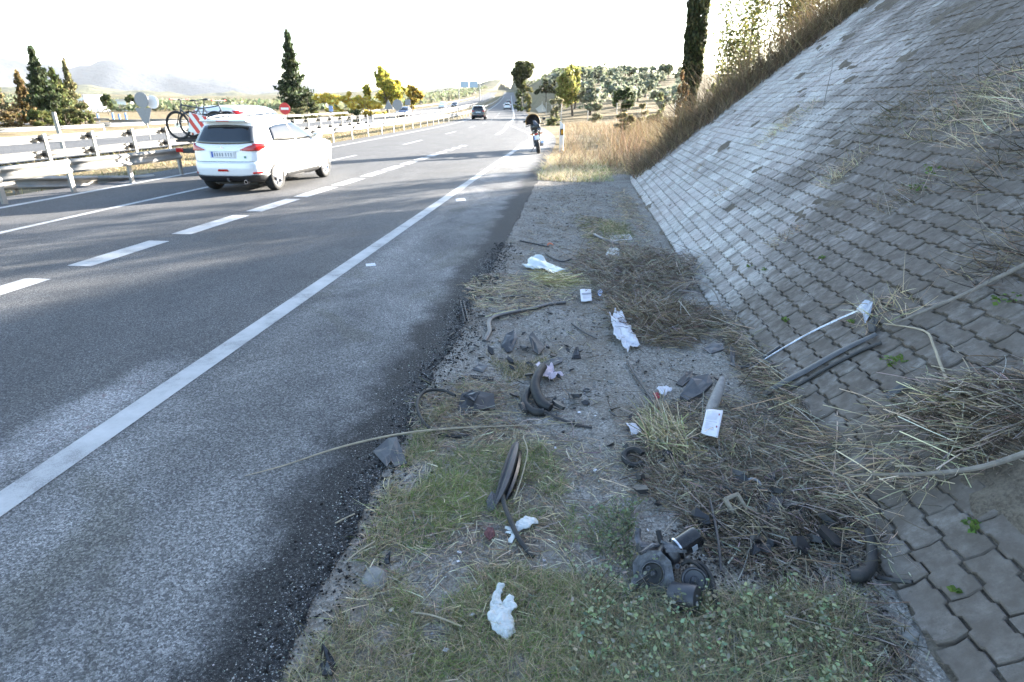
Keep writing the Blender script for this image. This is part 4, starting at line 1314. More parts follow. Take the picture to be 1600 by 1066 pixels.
# white roadside delineator with its black and amber reflector
p = gp(877, 237)
dl = empty('delineator_post', (p.x, p.y, -.05), R(8), 'white delineator post with amber reflector in the dry grass by the motorcycle', 'post')
def dpr(k):
    return [(-.075 * k, -.03), (.075 * k, -.03), (.09 * k, .02), (.05 * k, .05), (-.05 * k, .05), (-.09 * k, .02)]
MAT_POST_W = M('white_plastic_post', (.74, .74, .73), .5, var=.05, dirt=.2)
mbp = MB().prism(dpr(1), 1.22)
for i in range(6, 12):
    x, y_, z = mbp.v[i]
    mbp.v[i] = (x, y_, z + (.06 if x < 0 else -.06))
mbp.build('shaft', MAT_POST_W, dl)
MB().box((0, -.034, .86), (.156, .008, .26)).build('black_band', MAT_BLACK_PLASTIC, dl)
MB().box((.005, -.041, .86), (.06, .008, .19), bev=.003).build('reflector', M('amber_reflector', (.75, .36, .02), .25, var=.05), dl)

# road signs
MAT_SIGN_BACK = M('sign_back', (.20, .205, .22), .45, metal=.5, var=.1)
def sign_post(name, loc, h, label, group=None, rz=0.0):
    s = empty(name, loc, rz, label, 'sign', group)
    MB().tube([(0, .03, -.2), (0, .03, h)], .035, 8).build('post', MAT_GALV, s, True)
    return s
def disc(r, n=36): return [(r * math.cos(2 * math.pi * i / n), r * math.sin(2 * math.pi * i / n)) for i in range(n)]
FACE = Matrix.Rotation(R(90), 4, 'X')
MAT_SIGN_W = M('sign_white', (.78, .78, .77), .4, var=.04); MAT_SIGN_R = M('sign_red', (.55, .018, .018), .4, var=.05); MAT_SIGN_BLUE = M('sign_blue', (.03, .12, .42), .4, var=.05)
def at_px(u, v, Y): return pp(u, v, Y)

# no-entry disc
q = at_px(445, 170, 44.0)
s = sign_post('no_entry_sign', (q.x, q.y, terrain(q.x, q.y)), q.z - terrain(q.x, q.y) + .35, 'round red no-entry sign with a white bar above the white SUV')
zz = q.z - s.location.z
MB().prism(disc(.40), .012, Matrix.Translation((0, 0, zz)) @ FACE).build('disc', MAT_SIGN_R, s)
MB().prism([(-.29, -.075), (.29, -.075), (.29, .075), (-.29, .075)], .006, Matrix.Translation((0, -.012, zz)) @ FACE).build('bar', MAT_SIGN_W, s)
# signs seen from behind
q = at_px(222, 160, 34.0)
s = sign_post('road_sign', (q.x, q.y, terrain(q.x, q.y)), q.z - terrain(q.x, q.y) + .5, 'backs of a round and a triangular sign on one post beyond the median')
zz = q.z - s.location.z
MB().prism(disc(.42), .02, Matrix.Translation((0, 0, zz + .12)) @ FACE).build('round_plate', MAT_SIGN_BACK, s)
MB().prism([(-.50, .30), (.50, .30), (.16, -.52), (-.16, -.52)], .02, Matrix.Translation((0, -.001, zz - .60)) @ FACE).build('triangular_plate', MAT_SIGN_BACK, s)
MB().prism(disc(.36), .02, Matrix.Translation((.42, .3, zz + .02)) @ FACE).build('round_plate', MAT_SIGN_W, s)
q = at_px(607, 164, 62.0); s = sign_post('road_sign', (q.x, q.y, terrain(q.x, q.y)), q.z - terrain(q.x, q.y) + .2, 'back of a triangular sign beside the octagonal one')
MB().prism([(-.5, -.42), (.5, -.42), (0, .48)], .02, Matrix.Translation((0, 0, q.z - s.location.z)) @ FACE).build('plate', MAT_SIGN_BACK, s)
q = at_px(621, 164, 60.0); s = sign_post('road_sign', (q.x, q.y, terrain(q.x, q.y)), q.z - terrain(q.x, q.y) + .4, 'back of a large grey octagonal sign in front of the yellow trees')
MB().prism(disc(.52, 8), .02, Matrix.Translation((0, 0, q.z - s.location.z)) @ FACE).build('plate', MAT_SIGN_BACK, s)
q = at_px(517, 170, 58.0); s = sign_post('road_sign', (q.x, q.y, terrain(q.x, q.y)), q.z - terrain(q.x, q.y) + .2, 'small blue-grey sign in front of the yellow bushes')
MB().prism([(-.2, -.25), (.2, -.25), (.2, .25), (-.2, .25)], .02, Matrix.Translation((0, 0, q.z - s.location.z)) @ FACE).build('plate', M('faded_blue_sign', (.22, .30, .5), .4), s)
q = at_px(637, 160, 70.0); s = sign_post('road_sign', (q.x, q.y, terrain(q.x, q.y)), q.z - terrain(q.x, q.y) + .2, 'small grey sign right of the octagonal one')
MB().prism([(-.3, -.3), (.3, -.3), (.3, .3), (-.3, .3)], .02, Matrix.Translation((0, 0, q.z - s.location.z)) @ FACE).build('plate', MAT_SIGN_BACK, s)
# low blue marker posts by the slip road
for k, (u, v) in enumerate(((153, 179), (177, 180), (187, 181), (197, 180))):
    q = gp(u, v + 4)
    q.z = terrain(q.x, q.y)
    b = MB().prism([(-.12, -.05), (.12, -.05), (.12, .05), (-.12, .05)], 1.1).build('marker_post', M('blue_marker', (.12, .28, .62), .5, var=.08))
    b.location = (q.x, q.y, q.z)
    tag(b, ['first', 'second', 'third', 'fourth'][k] + ' from the left of the low blue posts by the slip road', 'post', 'blue marker posts')
guard2 = empty('guardrail', (-60, 66, 0), 0, 'low rail along the slip road on the far left', 'guardrail', 'guardrails along the motorway')
for k in range(12):
    a = Vector((-35 + k * 4, -1 + k * .45, .55 + terrain(-95 + k * 4, 65 + k * .45))); b = a + Vector((4, .45, 0))
    solid(beam_mesh([a, b], 1).build('beam', MAT_GALV, guard2, True), .006)
    if k % 2 == 0: post_obj(guard2, a + Vector((0, 0, -.6)), .8)
# overhead gantry far up the road
q = at_px(733, 132, 330)
gt = empty('sign_gantry', (q.x, q.y, terrain(q.x, q.y)), 0, 'overhead motorway sign gantry with two pale blue boards in the distance', 'gantry')
zz = q.z - gt.location.z
for sx in (-1, 1):
    MB().box((sx * 5.5, 0, zz / 2), (.4, .4, zz + 2)).build('post', MAT_GALV, gt)
MB().box((0, 0, zz + .2), (11, .35, .4)).build('crossbeam', MAT_GALV, gt)
for sx in (-1, 1):
    MB().box((sx * 2.4, -.3, zz), (4.4, .12, 3.0), bev=.05).build('board', M('faded_sign_board', (.34, .42, .50), .4), gt)

# ================================================================== TREES, BUSHES, GRASS
MAT_LEAF = leafmat('foliage', .6, .42)
MAT_STRAW = leafmat('straw', .75, .22)
MAT_BARK = M('bark', (.10, .075, .055), .95, var=.35, scale=12, bump=.8)
GREEN_D, GREEN_M, GREEN_L = (.042, .055, .024), (.085, .105, .038), (.105, .125, .040)
YELLOW, OLIVE, BROWN = (.66, .50, .09), (.17, .185, .12), (.13, .085, .045)
STRAW, STRAW_D, STRAW_L = (.47, .385, .255), (.26, .205, .14), (.62, .53, .37)

def leaf_cloud(pts, size, cols, up=0.0):
    """one small pointed leaf-like quad per point"""
    n = len(pts)
    a = rng.normal(size=(n, 3)); a[:, 2] += up
    a /= np.linalg.norm(a, axis=1, keepdims=True)
    b = np.cross(a, rng.normal(size=(n, 3))); b /= np.linalg.norm(b, axis=1, keepdims=True) + 1e-9
    s = (np.broadcast_to(size, (n,)) * rng.uniform(.6, 1.35, n))[:, None]
    V = np.stack([pts - a * s, pts + b * s * .48 - a * s * .1, pts + a * s, pts - b * s * .48 - a * s * .1], axis=1)
    Q = np.arange(n * 4).reshape(n, 4)
    return V.reshape(-1, 3), Q, np.repeat(cols, 4, axis=0)

def in_lobes(n, lobes, hollow=.35):
    """points spread through a set of ellipsoid lobes (cx,cy,cz,rx,ry,rz,weight), denser in clumps near the skin"""
    w = np.array([l[6] for l in lobes]); w = w / w.sum()
    out = []
    for l, k in zip(lobes, rng.multinomial(n, w)):
        # each lobe is built of twiggy clumps with air between them
        nc = max(4, int(k / 42))
        d = rng.normal(size=(nc, 3)); d /= np.linalg.norm(d, axis=1, keepdims=True)
        r = (hollow + (1 - hollow) * rng.random(nc)) ** .8
        cc = np.array(l[:3]) + d * r[:, None] * np.array(l[3:6])
        pick = rng.integers(0, nc, k)
        spread = np.array(l[3:6]) * .17
        out.append(cc[pick] + rng.normal(size=(k, 3)) * spread)
    return np.concatenate(out)

def crown_obj(root, pts, size, base, amt=.3, up=0.0, second=None, mix=.3, name='crown'):
    cols = vary(base, len(pts), amt, .08)
    if second is not None:
        k = rng.random(len(pts)) < mix
        cols[k] = vary(second, int(k.sum()), amt, .08)
    me = np_mesh(name, *leaf_cloud(pts, size, cols, up)[:2], MAT_LEAF, cols=np.repeat(cols, 4, axis=0))
    return link(name, me, root)

def trunk_obj(root, h, r, limbs=5, lean=0.0, spread=.35, mat=None):
    t = MB()
    top = Vector((lean * h, 0, h))
    path = [Vector((lean * h * k + .04 * h * math.sin(k * 5), .03 * h * math.sin(k * 4 + 1), h * k)) for k in (0, .25, .5, .75, 1)]
    path[0].z = -.2
    t.tube(path, [r * 1.25, r, r * .8, r * .6, r * .3], 8)
    for i in range(limbs):
        k = random.uniform(.3, .85); b = path[int(k * 4)]
        a = random.uniform(0, 2 * math.pi)
        L = h * spread * random.uniform(.6, 1.1)
        e = b + Vector((math.cos(a) * L, math.sin(a) * L, L * random.uniform(.4, .9)))
        t.tube([b, b.lerp(e, .5) + Vector((0, 0, -.05 * L)), e], [r * .45, r * .3, r * .12], 6)
    return t.build('trunk', mat or MAT_BARK, root, True)

def tree_at(name, u, vb, Y, label, cat='tree', group=None):
    q = pp(u, vb, Y)
    return empty(name, (q.x, q.y, terrain(q.x, q.y)), random.uniform(0, 6), label, cat, group)
def h_at(o, u, v): return pp(u, v, o.location.y).z - o.location.z
def w_at(o, px): 
    q = to_px(o.location); return px * q[2] / FPX

def cypress(name, u, vtop, Y, wpx, label, base=GREEN_D, n=5000, size=.22, side=0.0, flare=.6):
    o = tree_at(name, u, 165, Y, label); o.rotation_euler = (0, 0, 0)
    h = h_at(o, u, vtop); r = w_at(o, wpx) / 2
    # ragged tiers: limbs of different reach, each carrying its own tuft of foliage
    nb = max(30, n // 55)
    tb = rng.random(nb) ** 1.15
    reach = np.interp(tb, [0, .10, .25, .45, .70, .90, 1], [.75, 1.0, .80, .50, .27, .10, .02]) * rng.uniform(.45, 1.18, nb)
    ab = rng.random(nb) * 2 * math.pi
    pick = rng.integers(0, nb, n)
    f = rng.random(n) ** .6
    rr = r * reach[pick] * f
    aa = ab[pick] + rng.normal(0, .22, n)
    z = .3 + h * (tb[pick] * .93) + f * h * .07 * rng.uniform(.6, 1.4, nb)[pick] + rng.normal(0, h * .008, n)
    pts = np.stack([np.cos(aa) * rr + side * r * .35 * (tb[pick] < .2), np.sin(aa) * rr, z], axis=1) + rng.normal(0, r * .035, (n, 3))
    core = rng.random(n // 6)
    cr = r * np.interp(core, [0, .5, 1], [.30, .16, .02])
    ca = rng.random(n // 6) * 6.283
    pts = np.concatenate([pts, np.stack([np.cos(ca) * cr, np.sin(ca) * cr, .3 + core * h], axis=1)])
    trunk_obj(o, h * .9, max(.12, r * .10), 0)
    crown_obj(o, pts, size, base, .35, 1.2, tuple(1.7 * k for k in base), .35)
    return o

def broadleaf(name, u, vtop, Y, wpx, label, base, second=None, n=4000, size=.28, cat='tree', group=None, trunk=.25, tall=1.0, mixk=.35, nl=11, seed=0):
    o = tree_at(name, u, 170, Y, label, cat, group)
    h = h_at(o, u, vtop); r = w_at(o, wpx) / 2
    rd = random.Random(seed + int(u))
    lobes = []
    for k in range(nl):
        a = rd.uniform(0, 6.28); q = rd.uniform(.2, .85) * r
        lobes.append((math.cos(a) * q, math.sin(a) * q, h * rd.uniform(trunk + .18, .86), r * rd.uniform(.20, .5), r * rd.uniform(.20, .5), h * rd.uniform(.07, .19) * tall, rd.uniform(.4, 1.2)))
    lobes.append((r * rd.uniform(-.2, .2), 0, h * .86, r * .30, r * .30, h * .13, .5))
    trunk_obj(o, h * .75, max(.05, h * .02), 6)
    crown_obj(o, in_lobes(int(n * 1.5), lobes, .2), size * .74, base, .32, 0, second, mixk)
    return o

# ---- left side
for (u, vt, w, lb, b, n) in ((40, 116, 50, 'small rusty brown conifer left of the tall one', (.15, .11, .045), 4200),
                             (72, 78, 66, 'tallest dark conifer at the far left beyond the guardrails', GREEN_D, 7000),
                             (95, 112, 70, 'broad mid-green conifer right of the tallest one', (.12, .13, .05), 6500),
                             (117, 100, 40, 'thin pale conifer rightmost of the group on the left', (.17, .16, .08), 3000),
                             (3, 125, 40, 'sparse pale conifer cut by the left edge of the picture', (.20, .18, .10), 2400)):
    cypress('conifer_tree', u, vt, 62 + (u % 7), w, lb, b, n, .20)
for (u, vt, w, lb, b) in ((20, 168, 60, 'dry brown bush under the left conifers', (.16, .115, .05)), (62, 172, 54, 'green bush at the foot of the tall conifer', (.10, .11, .035)), (128, 160, 46, 'olive-green bush right of the thin pale conifer', (.11, .115, .05)), (98, 170, 40, 'leafy green bush between the left conifers', (.085, .10, .03))):
    broadleaf('roadside_bush', u, vt, 57, w, lb, b, n=1400, size=.22, cat='bush', trunk=-.1, nl=5)
for (u, vt, w, Y, lb) in ((168, 147, 24, 120, 'small dark tree standing alone on the left plain'), (205, 148, 16, 160, 'small distant tree right of the lone dark one')):
    broadleaf('distant_tree', u, vt, Y, w, lb, GREEN_M, n=900, size=.45, nl=5)
cypress('cypress_tree', 462, 52, 105, 66, 'tall dark cypress standing above the white SUV', GREEN_D, 9000, .30, .9)
broadleaf('roadside_bush', 481, 142, 100, 34, 'round olive bush against the right foot of the cypress', (.075, .085, .04), n=1800, size=.3, cat='bush', trunk=-.05)
broadleaf('roadside_bush', 470, 165, 72, 56, 'low grey-green bush in front of the cypress', (.13, .125, .06), n=1800, size=.2, cat='bush', trunk=-.1)
for (u, vt, w, Y, lb) in ((515, 146, 56, 92, 'bright yellow autumn bush next to the cypress'), (548, 144, 52, 94, 'yellow autumn bush in the middle of the row'), (578, 150, 48, 96, 'pale golden bush left of the tall yellow tree')):
    broadleaf('yellow_bush', u, vt, Y, w, lb, YELLOW, (.70, .58, .18), n=2600, size=.3, cat='bush', group='yellow bushes', trunk=-.1)
broadleaf('yellow_tree', 603, 109, 98, 66, 'tall yellow-green autumn tree behind the octagonal sign', (.46, .40, .07), (.20, .21, .055), n=5200, size=.34, trunk=.08, tall=1.3)
broadleaf('yellow_tree', 645, 128, 102, 34, 'smaller yellow-orange tree right of the tall yellow one', (.50, .36, .08), (.22, .20, .06), n=2200, size=.34, trunk=.05)
broadleaf('dark_bush', 556, 170, 66, 25, 'small dark green round bush by the median guardrail', GREEN_D, GREEN_M, n=2200, size=.14, cat='bush', trunk=-.15)

# ---- right side
o = tree_at('umbrella_pine', 816, 165, 140, 'umbrella pine with a full dark crown beside the service road')
h = h_at(o, 816, 95); r = w_at(o, 36) / 2
trunk_obj(o, h * .8, .35, 4)
crown_obj(o, in_lobes(6500, [(-.1 * r, 0, h * .86, r * .8, r * .8, h * .12, 1.6), (.35 * r, 0, h * .72, r * .65, r * .7, h * .12, 1.3), (-.35 * r, .2, h * .76, r * .5, r * .6, h * .10, 1.0), (.1 * r, 0, h * .52, r * .42, r * .4, h * .12, .7)], .2), .42, (.050, .058, .022), .35, 0, (.10, .10, .035), .4)
broadleaf('dark_bush', 809, 140, 132, 20, 'dark green bush at the foot of the pine', GREEN_D, GREEN_M, n=1300, size=.3, cat='bush', trunk=-.1)
broadleaf('yellow_bush', 824, 131, 126, 26, 'yellowish bush at the right foot of the pine', (.20, .17, .05), OLIVE, n=1600, size=.3, cat='bush', group='yellow bushes', trunk=-.1)
broadleaf('roadside_tree', 852, 124, 150, 34, 'olive-brown tree at the top of the service road', (.09, .09, .045), n=1600, size=.4)
broadleaf('roadside_tree', 896, 98, 88, 62, 'yellow-green leafy tree right of the service road', (.22, .225, .07), (.36, .33, .10), n=6000, size=.26, trunk=.06, tall=1.4)
broadleaf('dark_bush', 971, 138, 78, 36, 'dense dark shrub among the dry grass on the right', GREEN_D, GREEN_M, n=3000, size=.2, cat='bush', trunk=-.1)
broadleaf('hilltop_tree', 981, 104, 190, 20, 'small round dark tree on the hilltop by the white buildings', GREEN_D, GREEN_M, n=1200, size=.55)
broadleaf('hilltop_tree', 929, 107, 170, 16, 'dark tree behind the yellow-green one on the skyline', GREEN_D, n=900, size=.5)
broadleaf('hilltop_tree', 1040, 100, 180, 22, 'pale olive tree on the skyline left of the big cypress', OLIVE, GREEN_M, n=1200, size=.5)
broadleaf('hilltop_tree', 1020, 113, 185, 12, 'little green bush on the skyline', GREEN_M, n=700, size=.5)

for k, (u, vt, w, Y, lb, b) in enumerate(((1003, 160, 40, 48, 'low olive-brown scrub left of the big cypress', (.20, .17, .09)), (1032, 138, 36, 46, 'pale green scrub bush just left of the big cypress', (.20, .20, .10)), (930, 160, 46, 66, 'hazy grey-green scrub below the yellow-green tree', (.19, .19, .12)), (1112, 128, 50, 36, 'yellow-green scrub right of the big cypress', (.24, .22, .09)), (870, 150, 30, 80, 'pale scrub beside the service road', (.24, .22, .12)), (985, 178, 46, 36, 'olive-brown bush in the dry grass left of the crest', (.19, .16, .085)), (862, 183, 26, 60, 'low green bush beyond the motorcycle', (.17, .17, .08)))):
    broadleaf('scrub_bush', u, vt, Y, w, lb, b, tuple(1.5 * q for q in b), n=1800, size=.11 + .0012 * Y, cat='bush', trunk=-.15, nl=9, seed=k)
# olive trees on the hillside: one shape per variant, copied
def olive_mesh(seed):
    lob = [(math.cos(a) * .8, math.sin(a) * .8, 2.0 + .3 * math.sin(a * 2 + seed), 1.0, 1.0, .85, 1) for a in (0, 1.7, 3.3, 4.9)] + [(0, 0, 2.5, 1.0, 1.0, .8, 1)]
    pts = in_lobes(650, lob, .3)
    cols = vary((.23, .245, .175), len(pts), .3, .06)
    v, q, c = leaf_cloud(pts, .30, cols)
    return np_mesh('crown', v, q, MAT_LEAF, cols=c)
OL = [olive_mesh(k) for k in range(3)]
OT = MB().tube([(0, 0, -.3), (.05, 0, .6), (.2, .1, 1.4), (.5, .2, 2.0)], [.22, .18, .13, .05], 7).tube([(.05, 0, .6), (-.3, -.1, 1.3), (-.6, -.2, 1.9)], [.14, .1, .04], 6).mesh('trunk', MAT_BARK, True)
cnt = 0
for row in range(13):
    for col_ in range(24):
        y = 86 + row * 9.5 + random.uniform(-1.5, 1.5)
        x = -12 + col_ * 5.2 + (row % 2) * 2.6 + random.uniform(-1.2, 1.2) - .1 * (y - 62)
        if x - x_off(y) < 3.6: continue
        q = to_px((x, y, terrain(x, y) + 1.5))
        if not q or not (838 < q[0] < 1085): continue
        s = empty('olive_tree', (x, y, terrain(x, y) - .1), random.uniform(0, 6.28), 'grey-green olive tree in the grove on the right-hand hillside', 'tree', 'olive trees on the hillside')
        k = random.uniform(.75, 1.15); s.scale = (k, k, k * random.uniform(.85, 1.1))
        link('trunk', OT, s); link('crown', OL[cnt % 3], s)
        cnt += 1
# far olive groves and scrub on the left plain and the low hills: one mass
pts = []
for _ in range(5200):
    y = rng.uniform(150, 900) ** 1.0; x = rng.uniform(-1.15, .05) * y
    xr = x - x_off(y)
    if -40 < xr < 12: continue
    pts.append((x, y, terrain(x, y)))
pts = np.array(pts)
base = np.repeat(pts, 16, axis=0)
d = np.sqrt((base[:, :2] ** 2).sum(1))
off = rng.normal(size=base.shape) * np.array([1.1, 1.1, .55]); off[:, 2] = np.abs(off[:, 2]) + .5
P = base + off * (1 + d / 900)[:, None]
cols = vary((.15, .165, .095), len(P), .3, .08)
v, q, c = leaf_cloud(P, .75 * (1 + d / 700), cols)
tag(link('distant_groves', np_mesh('distant_groves', v, q, MAT_LEAF, cols=c)), 'mass of olive groves and scrub on the far plain and hills', 'woods', kind='stuff')

# big cypress that leaves the top of the frame
cb = empty('cypress_tree', (6.15, 37.0, terrain(6.15, 37.0)), 0, 'tall column-shaped cypress cut by the top of the picture', 'tree')
n = 14000
t = rng.random(n); a = rng.random(n) * 6.283
prof = np.interp(t, [0, .10, .22, .5, .85, 1], [.16, .32, .50, .52, .32, .03])
rr = prof * (1 + .14 * np.sin(a * 4 + t * 40) + .10 * np.sin(a * 7 - t * 63)) * (.6 + .4 * rng.random(n) ** .5)
crown_obj(cb, np.stack([np.cos(a) * rr, np.sin(a) * rr, 1.0 + t * 11.5], axis=1), .13, (.038, .046, .020), .35, 1.6, (.085, .085, .035), .3)
trunk_obj(cb, 9.0, .17, 0)
# rusty dead shrub at its foot
broadleaf('dead_shrub', 1062, 104, 35, 30, 'rust-brown dead shrub at the foot of the big cypress', (.13, .080, .035), (.16, .115, .055), n=2200, size=.09, cat='bush', trunk=-.1)

def ground_z(x, y):
    if x < TOE_X and y < 19.4: return verge_z(x, y) if x > -1.03 else 0.0
    if y <= YC and x >= TOE_X: return TOE_Z + min(TOP_H, (x - TOE_X) * TAN_A) + max(0, soil_rise(y, (x - TOE_X) / COS_A))
    if x > -1 and y < YC + 14:
        dd = RC - math.hypot(x - XC, max(0, y - YC))
        if dd > 0 and x < XC: return TOE_Z + dd * TAN_A
    return terrain(x, y)

# leafy bushes behind the crest of the embankment
def shrub(name, p, h, r, n, base, second, label, size=.066, cat='bush', mixk=.4):
    o = empty(name, p, 0, label, cat)
    t = MB()
    tips = []
    for k in range(11):
        a = random.uniform(0, 6.28); q = random.uniform(.2, 1) * r
        e = Vector((math.cos(a) * q, math.sin(a) * q, h * random.uniform(.6, 1.0)))
        mid = e * .5 + Vector((random.uniform(-.2, .2), random.uniform(-.2, .2), .1))
        t.tube([(0, 0, -.3), mid, e], [.035, .022, .006], 5)
        tips += [mid.lerp(e, j / 6) for j in range(1, 8)]
    t.build('stems', MAT_BARK, o, True)
    tips = np.array([tuple(q) for q in tips])
    pick = rng.integers(0, len(tips), n)
    pts = tips[pick] + rng.normal(size=(n, 3)) * np.array([.20, .20, .20]) * (r / 1.6 + .3)
    crown_obj(o, pts, size, base, .35, 0, second, mixk)
    return o
def past_crest(u, v, Y):
    return pp(u, v, Y)
for (u, vb, vt, Y, wpx, n, b, s2, lb) in ((1168, 100, -60, 25.5, 90, 3400, (.075, .09, .028), (.17, .16, .045), 'airy leafy sapling with green leaves behind the crest of the paved slope'),
                                 (1215, 85, -70, 24.0, 90, 4200, (.062, .075, .024), (.15, .14, .04), 'dense green bush in the middle behind the crest of the slope'),
                                 (1275, 55, -60, 22.5, 80, 3400, (.11, .105, .032), (.25, .20, .05), 'yellowing bush nearest the top of the paved slope'),
                                 (1150, 122, 60, 26.5, 60, 1800, (.09, .10, .03), (.18, .17, .05), 'small yellow-green bush low behind the crest')):
    q = pp(u, vb, Y); q.z = ground_z(q.x, q.y); hh = pp(u, vt, Y).z - q.z
    shrub('leafy_bush', q, hh, wpx * Y / FPX * .55, n, b, s2, lb)

# tall dry grass beyond the end of the embankment, catching the sun
def grass_field(name, n, sampler, hgt, wid, base, label, cat='grass', lean=.25, seg=3, zf=None, bendk=.35, mat=None, second=None, mixk=.3):
    P = np.array([sampler() for _ in range(n)])
    zf = zf or ground_z
    z = np.array([zf(x, y) for x, y in P])
    roots = np.column_stack([P, z - .01])
    d = np.column_stack([rng.normal(0, lean, n), rng.normal(0, lean, n), np.ones(n)])
    L = np.clip(rng.normal(hgt, hgt * .3, n), hgt * .3, hgt * 2)
    b = np.column_stack([rng.normal(0, bendk, n), rng.normal(0, bendk, n), -np.abs(rng.normal(0, bendk * .6, n))])
    cols = vary(base, n, .25, .07)
    if second is not None:
        k = rng.random(n) < mixk; cols[k] = vary(second, int(k.sum()), .25, .07)
    v, q, c = ribbons(roots, d, L, wid, b, cols, seg)
    return tag(link(name, np_mesh(name, v, q, mat or MAT_STRAW, cols=c)), label, cat, kind='stuff')

def field_sampler():
    while True:
        y = random.uniform(18.5, 62) if random.random() < .7 else random.uniform(18.5, 30)
        x = random.uniform(-1.2, 10)
        if y > 30 and x < -1.0 + (30 - y) * .06: pass
        if x < asphalt_edge_x(y) + x_off(y) + .35 + .3 * mnoise.noise(Vector((y * .6, 0, 0))): continue
        if mnoise.noise(Vector((x * .7, y * .45, 2))) + .5 * mnoise.noise(Vector((x * 2.1, y * 1.6, 5))) < -.05: continue
        if y < YC + 9 and x > 2.4 + (y - YC) * .35: continue
        return x, y
grass_field('tall_dry_grass', 12000, field_sampler, .55, .015, (.36, .28, .17), 'tall sunlit dry grass growing beyond the end of the embankment', second=(.20, .14, .085), mixk=.45, lean=.3)
def brown_sampler():
    while True:
        y = random.uniform(21, 44); x = random.gauss(3.6, 1.6) + (y - 22) * .06
        if x > 1.4: return x, y
grass_field('brown_weed_thicket', 5000, brown_sampler, 1.05, .014, (.23, .145, .08), 'reddish-brown dry weed thicket right of the delineator post', second=(.36, .27, .16), mixk=.4, lean=.22, bendk=.25)
def edge_sampler():
    while True:
        y = random.uniform(17.0, 24); x = -1.1 + abs(random.gauss(0, .9))
        if x < 2.0 and mnoise.noise(Vector((x * 1.4, y * 1.1, 5))) > -.25: return x, y
grass_field('roadside_straw', 5200, edge_sampler, .26, .011, STRAW_L, 'pale sunlit straw at the road edge in front of the delineator', second=(.22, .22, .06), mixk=.2, lean=.4, bendk=.5)
def median_sampler():
    while True:
        y = random.uniform(4, 60); x = random.uniform(-19.6, -12.95)
        if mnoise.noise(Vector((x * .6, y * .4, 9))) > -.3: return x + x_off(y), y
grass_field('median_grass', 9000, median_sampler, .20, .022, (.36, .29, .16), 'short dry grass in the median between the guardrails', second=(.13, .14, .04), mixk=.18, lean=.45, bendk=.5, zf=terrain)

# dry brush along the crest, where the pavers turn the corner
def crest_sampler():
    t = random.uniform(.2, 8.6)
    s = YC + (-.25 + .08 * t + .35 * mnoise.noise(Vector((t * 1.7, 0, 3))) + random.uniform(0, 1.0) ** .7 * (1.9 + .16 * t)) * (RC - t * COS_A) / RC
    q = on_slope(s, t)[0]
    return q.x, q.y
grass_field('crest_brush', 9000, crest_sampler, .50, .011, (.13, .095, .062), 'brown dry brush along the far crest of the paved slope', second=(.30, .22, .13), mixk=.3, lean=.5, bendk=.45)
def crest2():
    t = random.uniform(1.2, 8.6)
    s = YC + (1.0 + random.uniform(0, 2.4)) * (RC - t * COS_A) / RC
    q = on_slope(s, t)[0]
    return q.x, q.y
grass_field('crest_thicket', 6500, crest2, 1.05, .011, (.15, .105, .06), 'taller brown and straw-coloured weeds behind the crest brush', second=(.33, .25, .14), mixk=.35, lean=.35, bendk=.35)
def foot_s():
    y = random.uniform(22, 36); x = random.uniform(3.0, 7.5)
    return x, y
grass_field('roadside_weeds', 3200, foot_s, 1.05, .013, (.28, .23, .12), 'mixed dry and greenish weeds between the crest and the big cypress', second=(.13, .14, .05), mixk=.35, lean=.3, bendk=.3)

# wire fence beside the service road
fn = empty('wire_fence', (0, 70, 0), 0, 'rusty wire fence with thin posts below the olive grove', 'fence')
fp = [(-1.9, 70), (1.0, 71), (4.2, 72), (7.5, 73), (10.8, 74), (14, 75)]
fq = [(-1.9, 70), (-2.7, 80), (-3.9, 92), (-5.4, 106), (-7.0, 122)]
for path in (fp, fq):
    for (x, y) in path:
        if path is fq and (x, y) == fp[0]: continue
        MB().tube([(x, y - 70, terrain(x, y) - .2), (x, y - 70, terrain(x, y) + 1.9)], .05, 6).build('post', M('pale_fence_post', (.42, .38, .33), .8), fn)
    for zz in (.3, .8, 1.3, 1.75):
        MB().tube([(x, y - 70, terrain(x, y) + zz) for x, y in path], .018, 4).build('wire', M('rusty_wire', (.22, .15, .10), .7, metal=.3), fn)

# white buildings on the hill
def house(name, u0, u1, vt, vb, Y, label, wins):
    a, b = pp(u0, vb, Y), pp(u1, vb, Y); t = pp(u0, vt, Y).z
    o = empty(name, ((a.x + b.x) / 2, Y, a.z - 4), 0, label, 'building')
    w, hh = b.x - a.x, t - a.z + 4
    MB().box((0, 4, hh / 2), (w, 8, hh)).build('wall', M('whitewash', (.74, .73, .71), .8, var=.05), o)
    MB().prism([(-w / 2 - .3, 0), (w / 2 + .3, 0), (w / 2 + .1, .45), (-w / 2 - .1, .45)], 8.4, Matrix.Translation((0, 8.2, hh)) @ Matrix.Rotation(R(90), 4, 'X')).build('roof', M('pale_roof', (.55, .50, .46), .8), o)
    for f in wins:
        wo_ = MB().box((f * w, -.02, hh - 1.6), (w * .14, .12, 1.3)).build('window', M('dark_window', (.06, .07, .09), .2), o)
        MB().box((f * w, -.10, hh - 2.3), (w * .17, .10, .12)).build('sill', M('whitewash_sill', (.6, .6, .58), .8), wo_)
    return o
house('white_house', 941, 975, 111, 124, 215, 'long white building with two windows on the right-hand hilltop', (-.2, .22))
house('white_house', 988, 1014, 115, 126, 225, 'small white house right of the round tree on the hilltop', (-.15, .25))
house('white_house', 862, 886, 117, 126, 260, 'pale building on the skyline behind the yellow-green tree', (0.0,))
house('white_house', 108, 134, 151, 163, 150, 'white farm building beyond the conifers on the left', (-.2, .2))
house('white_house', 184, 201, 158, 166, 170, 'small white shed on the left plain', (0,))

